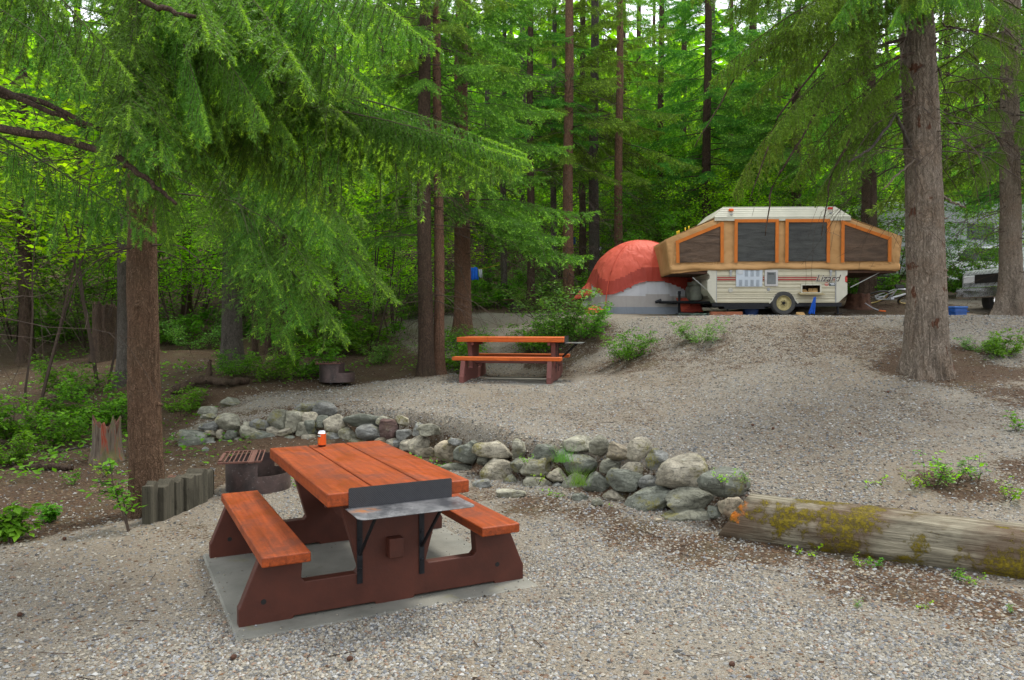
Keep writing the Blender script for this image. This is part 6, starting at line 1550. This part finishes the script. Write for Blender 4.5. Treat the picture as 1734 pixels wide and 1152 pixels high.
T = [  # px, D, radius, height, bark, crown, crown base, label
 (203, 13.0, .125, 10, 'bark_grey', 'tall', 4.6, 'slender grey trunk just left behind the big left spruce', 0, .9),
 (36, 17.0, .15, 12, 'bark_dark', 'far3', 3.6, 'dark spruce at the far left beyond the bare slope', 2, .9),
 (425, 15.5, .055, 7, 'bark_dark', None, 0, 'very thin dark leaning trunk right of the grey-brown left spruce', 1, 1),
 (474, 14.8, .065, 8, 'bark_dark', 'tall', 3.9, 'thin dark trunk behind the low green fan of sprays', 1, .6),
 (447, 16.5, .06, 8, 'bark_dark', None, 0, 'thin trunk between the two slimmest trunks on the left slope', 2, 1),
 (715, 13.7, .135, 12, 'bark_dark', 'tall', 5.0, 'dark left trunk of the twin trunks left of the far picnic table', 0, .9),
 (737, 13.9, .105, 12, 'bark_red', 'olive', 5.6, 'slimmer reddish right trunk of the twin trunks left of the far picnic table', 1, .9),
 (777, 16.8, .19, 13, 'bark_red', 'layered', 2.3, 'spruce with layered green boughs right behind the twin trunks', 2, 1.05),
 (848, 23.0, .10, 12, 'bark_grey', None, 0, 'slim grey trunk left of the farthest fire ring', 1, 1),
 (893, 22.0, .125, 13, 'bark_dark', 'layered', 4.2, 'dark trunk right beside the farthest fire ring', 2, .8),
 (932, 25.0, .11, 14, 'bark_grey', 'far2', 4.0, 'thin grey trunk left of the reddish trunk behind the shrubs', 0, .9),
 (957, 21.5, .16, 15, 'bark_red', 'olive', 4.0, 'tall reddish-brown trunk behind the big leafy shrub left of the tent', 2, 1.1),
 (980, 27.0, .13, 15, 'bark_dark', 'far1', 5.0, 'dark narrow trunk close right of the reddish trunk', 1, .9),
 (1000, 24.5, .18, 15, 'bark_grey', 'fullolive', 4.6, 'thick blue-grey trunk with the white cloth left of the tent', 0, .9),
 (1042, 23.0, .135, 15, 'bark_red', 'olive', 3.9, 'brown trunk rising directly behind the top of the tent', 0, 1.25),
 (1112, 31.0, .16, 16, 'bark_dark', 'far1', 4.6, 'dense dark green spruce behind the tent and left camper bunk', 0, 1.0),
 (1190, 26.0, .17, 15, 'bark_dark', 'layered', 3.2, 'layered pale green spruce behind the left half of the camper', 0, 1.15),
 (1265, 29.0, .17, 16, 'bark_dark', 'far3', 3.6, 'broad spruce behind the middle of the camper', 1, 1.0),
 (1462, 21.0, .22, 13, 'bark_dark', 'far3', 4.0, 'dark mossy-footed trunk rising behind the right bunk of the camper', 0, .9),
 (1395, 31.0, .19, 16, 'bark_dark', 'far1', 3.2, 'dark conifer between the camper roof and the mossy-footed trunk', 1, 1.0),
 (1540, 12.7, .12, 11, 'bark_grey', 'olive', 6.0, 'smaller trunk mostly hidden directly behind the big right trunk', None, .9),
 (1340, 24.0, .17, 14, 'bark_dark', 'layered', 4.0, 'spruce with drooping sprays above the right half of the camper roof', 1, 1.0),
 (1590, 30.0, .17, 15, 'bark_dark', 'far2', 3.4, 'spruce behind the white car between the right trunks', 1, 1.0),
 (1660, 27.0, .17, 15, 'bark_dark', 'far1', 3.8, 'dark spruce behind the left side of the rightmost trunk', 1, 1.0),
 (1780, 22.0, .19, 14, 'bark_dark', 'layered', 3.2, 'spruce at the right edge above the silver pickup', 1, 1.0),
 (640, 26.0, .15, 14, 'bark_dark', 'far3', 4.2, 'dark spruce behind the gap left of the twin trunks', 0, .95),
 (560, 21.0, .12, 12, 'bark_dark', 'far2', 4.6, 'narrow spruce behind the overhanging long bough', 1, .9),
 (310, 22.0, .15, 13, 'bark_dark', 'far1', 4.4, 'dark spruce seen between the two biggest left trunks', 0, .9),
 (130, 24.0, .15, 14, 'bark_dark', 'far2', 4.8, 'spruce above the tall charred stump', 1, .9),
 (820, 29.0, .14, 15, 'bark_grey', 'far2', 4.6, 'spruce behind the blue towel', 1, .9),
]
for i, (px, D, r, h, mat, cr, cz, lab, dt, sc) in enumerate(T):
    conifer(px, D, r, h, mat, cr, cz, lab, None, dt, sc, None, i)
LM = [(-60, 'the far left edge'), (36, 'the dark far-left spruce'), (172, 'the tall charred stump'), (239, 'the big left trunk'), (388, 'the grey-brown left spruce'), (474, 'the green fan of low sprays'), (567, 'the middle fire ring'), (640, 'the leaf-covered bank'), (715, 'the twin trunks'), (777, 'the layered spruce'), (805, 'the blue towel'), (868, 'the farthest fire ring'),
      (957, 'the reddish trunk left of the tent'), (1042, 'the brown trunk above the tent'), (1130, 'the left camper bunk'), (1230, 'the orange roof light of the camper'), (1310, 'the middle of the camper'), (1398, 'the red roof light of the camper'), (1462, 'the mossy-footed trunk'), (1510, 'the right camper bunk'), (1572, 'the big right trunk'), (1640, 'the blue cooler box'), (1706, 'the rightmost trunk'), (1780, 'the right edge')]
USED = {}
def where(what, px, D):
    L_ = min(LM, key=lambda q: abs(q[0] - px)); d = px - L_[0]; side = 'behind' if abs(d) < 14 else ('just left of' if d < 0 else 'just right of')
    depth = 'near ' if D < 20 else '' if D < 24.5 else 'farther ' if D < 30 else 'distant ' if D < 37 else 'very distant '
    s_ = depth + what + ' ' + side + ' ' + L_[1]; USED[s_] = USED.get(s_, 0) + 1
    return s_ if USED[s_] == 1 else s_ + (', further back' if USED[s_] == 2 else ', furthest back')
# deeper conifers
rgd = R(77)
for i, (px, D) in enumerate([(200, 40), (470, 42), (600, 36), (720, 34), (790, 40), (880, 37), (925, 44), (1010, 46), (1075, 38), (1150, 42), (1230, 38), (1310, 42), (1440, 37), (1530, 42), (1640, 38), (1720, 40), (1150, 34), (-60, 28), (1820, 32), (980, 35), (1100, 50), (1200, 47), (1270, 50), (1350, 47), (1490, 46), (1580, 48), (1680, 46), (860, 48), (750, 45), (650, 46), (1400, 52), (560, 47), (1050, 41)]):
    cr = ('far1', 'far2', 'far3')[i % 3]
    conifer(px, D, .17, 17, ('bark_dark', 'bark_grey')[i % 2], cr, rgd.uniform(1.2, 3.2), where('tall slim conifer', px, D), G_, None, rgd.uniform(.95, 1.2), rgd.uniform(0, 6.28), i, -.2)

# ------------------------------------------------------------------ big right spruce and the rightmost one
tr = conifer_root(1567, 10.5, 'massive grey-brown spruce trunk standing on the gravel right of the camper', dz=-.02)
M['bark_scar'] = barkmat('grey_brown_scarred_bark', (0.135, 0.108, 0.082), (0.28, 0.23, 0.18), (0.17, 0.115, 0.075), 0.8, (0.38, 0.33, 0.27))
def add_scars(m):
    n, l = m.node_tree.nodes, m.node_tree.links; b = n["Principled BSDF"]; src = b.inputs['Base Color'].links[0].from_socket
    tc = n.new("ShaderNodeTexCoord"); mp = n.new("ShaderNodeMapping"); mp.inputs['Scale'].default_value = (2.6, 2.6, 1.5); l.new(tc.outputs['Object'], mp.inputs[0])
    no = n.new("ShaderNodeTexNoise"); no.inputs['Scale'].default_value = 1.9; no.inputs['Detail'].default_value = 7; no.inputs['Roughness'].default_value = .62; l.new(mp.outputs[0], no.inputs['Vector'])
    r = n.new("ShaderNodeValToRGB"); r.color_ramp.elements[0].position = .615; r.color_ramp.elements[1].position = .65; r.color_ramp.elements[1].color = (.85, .85, .85, 1); l.new(no.outputs['Fac'], r.inputs[0])
    mx = n.new("ShaderNodeMix"); mx.data_type = 'RGBA'; l.new(r.outputs[0], mx.inputs[0]); l.new(src, mx.inputs[6]); mx.inputs[7].default_value = (.085, .030, .014, 1); l.new(mx.outputs[2], b.inputs['Base Color'])
add_scars(M['bark_scar'])
link('trunk', trunk_mesh('trunk', .250, 9.0, M['bark_scar'], 12, .40, .34, (-.42, 0), .055, stubs=34, k=150, n=300, fl_h=.75, furrow=.05), tr)
b0 = Vector(tr.location)
for px, py, D, z0, k in ((1235, 330, 9.7, 4.6, 0), (1290, 250, 9.3, 4.7, 1), (1190, 150, 9.8, 5.3, 2), (1290, 90, 9.3, 5.4, 0), (1380, 350, 9.9, 3.9, 2), (1420, 250, 9.4, 4.4, 1), (1150, 60, 10, 5.8, 1), (1370, 130, 9.0, 5.1, 0), (1450, 90, 9.0, 5.2, 2),
                         (1330, 330, 10.3, 4.3, 1), (1480, 200, 11.6, 4.6, 0), (1250, 200, 10.8, 5.1, 1), (1240, 30, 9.6, 5.9, 2), (1430, 330, 11.2, 4.2, 0), (1500, 40, 9.2, 5.5, 1)):
    aim_bough(tr, b0 + Vector((-.08, 0, z0)), at(px, py, D), OB, OBT, k, roll=rg.uniform(-.4, .4))
for px, py, D, z0, k in ((1705, 105, 9.3, 4.6, 3), (1690, 25, 9.0, 5.1, 1), (1620, 10, 9.0, 5.0, 3), (1740, 40, 9.6, 5.2, 0), (1500, 45, 8.9, 5.0, 3), (1690, 150, 10.6, 4.5, 1), (1400, 40, 9.0, 5.4, 3), (1560, 20, 8.8, 5.4, 1)):
    aim_bough(tr, b0 + Vector((0, 0, z0)), at(px, py, D), NB, NBT, k)
for i in range(20): free_bough(tr, rg.uniform(4.6, 8.5), .15, rg.uniform(0, 6.28), rg.uniform(-.2, .2), rg.uniform(.7, 1.0), OB[i % 3][0])
for k_, (p0, p1, p2, p3) in enumerate(((( 1535, 40, 10.2), (1420, 60, 9.9), (1310, 200, 9.7), (1262, 345, 9.6)), ((1535, 90, 10.2), (1400, 150, 9.8), (1300, 320, 9.6), (1290, 400, 9.6)), ((1538, 20, 10.2), (1380, 20, 10), (1240, 130, 9.9), (1170, 250, 9.9)), ((1540, 150, 10.2), (1450, 200, 10), (1400, 300, 9.9), (1385, 400, 9.9)))):
    limb(tr, [at(*p0), at(*p1), at(*p2), at(*p3)], .022, .005, M['bark_dark'])
V_ = dead_twigs(R(9), .24, 2.9, 5.6, 60, 2.2, 1.1); link('dead_twigs', V_.mesh('dead_twigs', MN), tr)
V_ = dead_twigs(R(8), .24, 2.6, 5.0, 36, 1.9, .7); link('dead_twigs', V_.mesh('dead_twigs', MN), tr)
limb(tr, [b0 + Vector((-.2, 0, 2.9)), at(1510, 195, 10.2), at(1470, 250, 10.0), at(1430, 275, 9.9)], .028, .010, M['bark_grey'])
limb(tr, [at(1545, 270, 10.35), at(1520, 290, 10.1), at(1488, 322, 9.7)], .016, .008, M['bark_right'])
limb(tr, [at(1585, 330, 10.5), at(1608, 345, 10.3), at(1628, 352, 10.0)], .018, .010, M['bark_right'])
trr = conifer_root(1702, 15.6, 'thick spruce trunk with flared roots at the right beside the silver pickup')
link('trunk', trunk_mesh('trunk', .200, 11, M['bark_right'], 14, .95, .4, (-.1, 0), .06, stubs=16, k=100, n=200, fl_h=.8, furrow=.05), trr)
o = link('crown', CR['fullolive'], trr, (0, 0, 3.0)); o.scale = (1.1,) * 3
b0 = Vector(trr.location)
for px, py, D, z0, k in ((1640, 330, 14, 3.4, 0), (1620, 240, 13.6, 4.0, 1), (1734, 250, 13.5, 3.8, 2), (1600, 150, 14, 4.8, 0), (1740, 150, 13.6, 4.7, 1), (1650, 80, 13.8, 5.3, 2)):
    aim_bough(trr, b0 + Vector((0, -.1, z0)), at(px, py, D), OB, OBT, k)
link('dead_twigs', DT[2], trr)

# ------------------------------------------------------------------ broadleaf trees and shrubs
ML = [M['green_leaf'], M['twig']]; MLu = [M['lush_leaf'], M['twig']]; MD = [M['dull_leaf'], M['twig']]
def maple_mesh(seed, mats, leaf=.11, n=5): return leafy(R(seed), n, 5.6, .30, 15, 9, leaf, per=9, jitter=.14, l1=.30, l2=.10, droop=.25, wood_r=.010, start=.15, tilt=.35, base_r=.15).mesh('maple', mats)
MP = [maple_mesh(300, ML), maple_mesh(301, ML, .10, 6), maple_mesh(302, MLu), maple_mesh(303, MLu, .12, 5)]
def bush_mesh(seed, mats, h=1.0, leaf=.055, n=9, spread=.75, per=6): return leafy(R(seed), n, h, spread, 9, 5, leaf, per=per, jitter=.035, l1=.38, l2=.16, droop=.25, wood_r=.004, start=.15, base_r=.10).mesh('bush', mats)
BU = [bush_mesh(310, MLu), bush_mesh(311, MD, leaf=.045), bush_mesh(312, MLu, leaf=.07), bush_mesh(313, MLu, leaf=.075, n=7)]
def plant(name, cat, mesh, px, D, s, label, group=None, dz=0, sz=None):
    p = ground(px, D); o = link(name, mesh, None, p + Vector((0, 0, dz))); o.scale = (s, s, sz or s); o.rotation_euler = (0, 0, (px * .37) % 6.28)
    return tag(o, label, cat, group)
ga = 'bright green maples in the understorey at the left'
for i, (px, D, s) in enumerate([(20, 19, 1.0), (90, 21, 1.1), (150, 18, .85), (230, 20, 1.1), (300, 18.5, .9), (330, 24, 1.2), (-50, 17, 1.0), (420, 21, 1.0), (500, 25, 1.1), (540, 19.5, .8), (60, 27, 1.3), (190, 27, 1.3), (620, 22, .9), (660, 19, .85), (440, 28, 1.3)]):
    plant('maple_tree', 'maple', MP[i % 3], px, D, s, where('bright green leafy maple', px, D), ga)
HM = leafy(R(305), 3, 5.2, .22, 11, 8, .115, per=7, jitter=.12, l1=.32, l2=.10, droop=.3, wood_r=.010, start=.5, tilt=.3, base_r=.08).mesh('maple', ML)
plant('maple_tree', 'maple', HM, 40, 11.5, 1.1, 'near maple with big bright leaves high above the slope at the far left')
plant('maple_tree', 'maple', HM, 165, 13.0, 1.2, 'near maple with big bright leaves behind the bare limbs at the upper left')
plant('maple_tree', 'maple', HM, 620, 17.0, 1.25, 'maple with horizontal leafy layers left of the top of the twin trunks')
gb_ = 'green maples in the understorey behind the camp'
for i, (px, D, s) in enumerate([(700, 30, 1.1), (760, 27, 1.0), (830, 33, 1.1), (880, 28, .8), (940, 31, .9), (1010, 30, .8), (1070, 28, .9), (1130, 25, .75), (1215, 23, .6), (1290, 22.5, .62), (1355, 22, .6), (1100, 22.5, .55), (1250, 30, 1.2), (1350, 33, 1.3), (1060, 33, 1.3), (1170, 32, 1.1), (1090, 34, 1.2), (1250, 25, .85), (1320, 27, .95), (1380, 24, .85), (1425, 27, 1.0), (1500, 34, 1.2)]):
    plant('maple_tree', 'maple', MP[(i * 3 + 1) % 4], px, D, s, where('green leafy maple', px, D), gb_)
for px, D, s, k, lab in ((1495, 22.5, .85, 3, 'young maple with dark arching stems in front of the pale motorhome'), (1640, 21, .45, 3, 'leafy green maple thicket above the blue cooler box'),
                         (1590, 21.8, .42, 2, 'low maple immediately right behind the big right trunk'), (1680, 23, .6, 1, 'maple behind the rightmost trunk'), (1590, 37, 1.2, 0, 'tall bright maple far behind the big right trunk'), (1680, 33, 1.1, 1, 'tall maple far behind the rightmost trunk')):
    plant('maple_tree', 'maple', MP[k], px, D, s, lab)
SH = [ # px, D, scale, variant, label
 (168, 11.2, .95, 2, 'broad leafy bush just behind the red split stump', None),
 (120, 12.6, .9, 0, 'leafy bush up the slope left of the broad bush', None),
 (20, 10.6, .9, 2, 'wide leafy patch at the left edge below the bare slope', None),
 (75, 10.4, .7, 3, 'leafy plant between the left edge and the red stump', None),
 (-10, 9.4, .55, 2, 'low leafy plant at the very left edge', None),
 (300, 11.6, .5, 3, 'small leafy plant between the big left trunk and the stone wall', None),
 (450, 12.9, .75, 0, 'dense leafy bush left of the middle fire ring', None),
 (395, 13.0, .6, 0, 'leafy bush at the foot of the grey-brown left spruce', None),
 (520, 13.6, .8, 2, 'bush behind the middle fire ring', None),
 (640, 15.5, .6, 1, 'low bush on the leaf-covered bank left of the twin trunks', None),
 (758, 14.4, 1.0, 0, 'bushy plant between the twin trunks and the far table', None),
 (785, 15.8, .8, 1, 'shrub at the foot of the layered spruce', None),
 (945, 15.6, 1.5, 1, 'tall loose shrub on the bank left of the tent', None),
 (975, 15.3, .95, 0, 'leafy shrub on the bank touching the left corner of the tent', None),
 (905, 15.4, .95, 0, 'dense low shrub behind the right end of the far table', None),
 (1057, 13.7, .72, 0, 'small upright shrub on the gravel bank below the tent', None),
 (1175, 13.3, .62, 1, 'small grey-green shrub on the gravel bank below the camper drawbar', None),
 (1690, 11.1, .50, 2, 'low green shrub right of the big right trunk', None),
 (1650, 11.3, .36, 1, 'small wispy shrub close to the right foot of the big right trunk', None),
 (905, 20.5, 1.0, 1, 'shrub beside the farthest fire ring', None),
 (815, 22.5, 1.3, 2, 'leafy bush under the blue towel', None),
 (1480, 21.2, .9, 2, 'leafy bush behind the bicycle', None),
]
for px, D, s, k, lab, grp in SH: plant('shrub', 'shrub', BU[k], px, D, s, lab, grp, -.03)
fg = 'leafy bushes along the forest edge'
for i, (px, D, s) in enumerate([(840, 24, 1.4), (900, 25.5, 1.5), (960, 23.5, 1.2), (1010, 22, 1.1), (1060, 24, 1.4), (1120, 22.5, 1.3), (560, 17, 1.3), (610, 18, 1.2), (480, 17.5, 1.2), (330, 17, 1.0), (270, 18, 1.3), (100, 19, 1.2), (10, 20, 1.3), (680, 21, 1.3), (730, 21, 1.4), (770, 24, 1.5), (1180, 23.5, 1.4), (1560, 23, 1.3), (1640, 22, 1.3), (1720, 20.5, 1.0), (1420, 22.5, 1.3), (640, 24, 1.6), (400, 20, 1.3), (200, 22, 1.5)]):
    plant('shrub', 'shrub', BU[i % 4], px, D, s, where('low leafy bush', px, D), fg, -.05)

# small plants: sprigs with few big leaves
def sprig(seed, n=5, h=.3, leaf=.05, mats=None, per=2, K1=4): return leafy(R(seed), n, h, .5, K1, 3, leaf, per=per, jitter=.012, l1=.35, l2=.12, droop=.3, wood_r=.0022, start=.3, base_r=.02, tilt=.3).mesh('sprig', mats or MLu)
SP = [sprig(320), sprig(321, 4, .3, .04, ML), sprig(322, 7, .35, .035, MD), sprig(323, 3, .16, .03, ML, 1, 3)]
bigsap = leafy(R(330), 2, .62, .28, 7, 4, .062, per=3, jitter=.03, l1=.32, l2=.16, droop=.3, wood_r=.006, start=.45, base_r=.02, tilt=.3).mesh('sapling', MLu)
plant('sapling', 'sapling', bigsap, 212, 6.35, 1.0, 'young leafy sapling with a leaning dark stem left of the split-slab stump')
bigleaf = leafy(R(331), 4, .40, .5, 6, 4, .085, per=3, jitter=.03, l1=.4, l2=.16, droop=.4, wood_r=.004, start=.3, base_r=.03, tilt=.3).mesh('sapling', MLu)
plant('sapling', 'sapling', bigleaf, 0, 6.0, .95, 'large-leaved plant at the lower left edge of the gravel')
plant('sapling', 'sapling', bigleaf, 62, 6.7, .55, 'smaller leafy plant right of the large-leaved one at the lower left')
for px, py, D, k, s, lab in ((885, 778, 8.0, 1, .4, 'tiny leafy sprig on top of the stone wall'), (905, 808, 7.75, 3, .8, 'tiny sprig between mossy stones in the wall'), (1218, 812, 6.15, 1, .5, 'bright sprig growing on the dark boulder at the wall end'),
                             (1258, 815, 6.2, 2, .42, 'brownish sprig between the dark boulder and the log'), (940, 845, 7.55, 0, .45, 'leafy sprig at the foot of the wall'), (1021, 856, 7.2, 3, .6, 'tiny sprig below the angular stones of the wall'), (919, 832, 7.6, 3, .7, 'tiny sprig on the low mossy stone')):
    o = link('plant_sprig', SP[k], None, at(px, py + 6, D - .06)); o.scale = (s,) * 3; tag(o, lab, 'sprig')
for px, D, k, s, lab in ((1575, 6.45, 2, .95, 'bushy weed on the litter behind the mossy log'), (1610, 6.55, 1, 1.1, 'yellow-green weed behind the mossy log'), (1650, 6.6, 2, .8, 'reddish-stemmed weed behind the log near the right edge'), (1545, 6.5, 1, .7, 'small weed left of the clump behind the log'), (1700, 6.2, 1, .75, 'weed close behind the log at the right edge'), (1725, 7.9, 0, .9, 'green weed at the right edge on the gravel'), (1480, 6.6, 3, .9, 'tiny weed on the gravel behind the middle of the log'),
                         (1457, 5.45, 1, .38, 'small yellow-green sprig at the foot of the mossy log'), (1480, 5.42, 0, .33, 'little sprig right beside the yellow-green one under the log'), (1340, 5.75, 3, .7, 'tiny sprig near the left foot of the log'), (1620, 5.15, 0, .32, 'sprig at the foot of the log towards the right'), (1645, 5.08, 1, .38, 'sprig lowest at the right foot of the log'), (1380, 5.65, 3, .8, 'tiny bright sprig against the log'),
                         (1715, 4.55, 2, .2, 'small weed tuft in the gravel at the lower right edge'), (1450, 4.65, 2, .2, 'small faint weed in the foreground gravel'), (1565, 4.6, 3, .5, 'tiny weed in the foreground gravel at the right'), (283, 7.9, 1, .5, 'small bright sprig behind the split-slab stump'), (160, 8.6, 1, .8, 'pale weed on the litter slope left of the big left trunk'), (110, 8.2, 0, .7, 'weed on the litter slope at the left'), (240, 8.8, 0, .8, 'weed at the foot of the red stump')):
    plant('plant_sprig', 'sprig', SP[k], px, D, s, lab)
def grass(seed, n, h, spread=.05):
    rng = R(seed); P = np.stack([rng.normal(size=n) * spread, rng.normal(size=n) * spread, np.zeros(n)], 1); a = rng.random(n) * 6.28
    D_ = np.stack([np.cos(a) * .35, np.sin(a) * .35, np.ones(n)], 1); p = grow(P, D_, h * (.5 + rng.random(n)), 4, 1.0, rng, .05)
    s = nrm(np.cross(D_, rng.normal(size=D_.shape))) * .0018; V = []; 
    for i in range(4):
        w0 = s * (1 - i / 4); w1 = s * (1 - (i + 1) / 4); A, B = p[:, i], p[:, i + 1]
        V.append(np.stack([A - w0, A + w0, B + w1, A - w0, B + w1, B - w1], 1))
    V = np.concatenate(V).reshape(-1, 3); return npmesh('grass', V, np.arange(len(V)).reshape(-1, 3), M['dull_leaf'], attrs={'rnd': rng.random(len(V)), 'tip': np.zeros(len(V))})
for px, py, D, n, h, lab in ((975, 822, 7.55, 150, .20, 'grass tuft hanging between the boulders in the middle of the wall'), (948, 782, 7.95, 110, .20, 'grass tuft on the wall top left of the round pale boulder')):
    tag(link('grass_tuft', grass(px, n, h, .045), None, at(px, py, D - .1)), lab, 'grass tuft')

# ------------------------------------------------------------------ uncountable ground cover and far wood
rng = R(51); n = 52000
x = rng.uniform(-17, 14, n); y = 8.2 + 24 * rng.random(n) ** 1.2
z, m, sd = Hn(x, y); pn = vnoise(x, y, 1.9, 31) + .5 * vnoise(x, y, .7, 32) + .35 * sstep(14, 22, y) + .12 * sstep(-3, -5, x) * sstep(16, 12, y)
road = (x > 1.0) & (y < 21) | ((m > .5) & (y < 21.5)) | ((np.abs(x - 1.5 * 0 - xat(1500, 24)) < 9) & (np.abs(y - 24) < 1.2))
keep = (pn > .12) & ~road & (sd < .1) | (pn > -.2) & (y > 22) & ~road
keep &= ~((x < -3.0) & (y < 9.4) & (x > -5.2)); x, y, z, pn = x[keep], y[keep], z[keep], pn[keep]
hh = np.clip(pn, 0, 1.3) * .32 * rng.random(len(x)) + .02
P = np.stack([x, y, z + hh], 1); V, r, t_ = leaf_tris(P, rng, .075, .3)
tag(link('ground_cover', npmesh('ground_cover', V, np.arange(len(V)).reshape(-1, 3), M['lush_leaf'], attrs={'rnd': r, 'tip': t_})), 'low leafy ground cover spreading over the forest floor', 'ground cover', kind='stuff')
rng = R(52); nt = 760; tx_ = rng.uniform(-75, 75, nt); ty_ = rng.uniform(42, 85, nt); tz_ = Hn(tx_, ty_)[0]; th_ = rng.uniform(8, 15, nt); k = 240
c = np.repeat(np.arange(nt), k); u = nrm(rng.normal(size=(nt * k, 3))) * (rng.random((nt * k, 1)) ** .45)
cone = rng.random(nt) < .45; 
P = np.stack([tx_[c], ty_[c], tz_[c] + th_[c] * .52], 1); w = np.where(cone[c], (1 - (u[:, 2] * .5 + .5)) * 2.6 + .3, 2.6)
P += u * np.stack([w, w, th_[c] * .5], 1)
V, r, t_ = leaf_tris(P, rng, .75, .8); 
tag(link('distant_wood', npmesh('distant_wood', V, np.arange(len(V)).reshape(-1, 3), M['green_leaf'], attrs={'rnd': r, 'tip': t_})), 'far-off green wood covering the hillside behind everything', 'forest', kind='stuff')

# dead twigs dropped on the ground, nobody could count them
rng = R(61); n = 650; x, y = scatter_xy(rng, n, 3.6, 20, 1.35, .9); z, m, sd = Hn(x, y); keep = rng.random(n) < .25 + .75 * litter(x, y, m, sd)
keep &= ~((np.abs((x + 1.109) * .886 + (y - 5.43) * .4636) < .96) & (np.abs(-(x + 1.109) * .4636 + (y - 5.43) * .886 + .055) < .9)); x, y, z = x[keep], y[keep], z[keep]
a = rng.random(len(x)) * 6.283; p = grow(np.stack([x, y, z + .008], 1), np.stack([np.cos(a), np.sin(a), np.zeros(len(x))], 1), .05 + .22 * rng.random(len(x)) ** 2, 3, 0, rng, .12)
p[:, :, 2] = Hn(p[:, :, 0], p[:, :, 1])[0] + .008; A, B = segs(p); V, F = stems(A, B, .0035, .0022)
tag(link('fallen_twigs', npmesh('fallen_twigs', V, F, M['twig'])), 'small dead twigs lying about on the ground', 'twigs', kind='stuff')
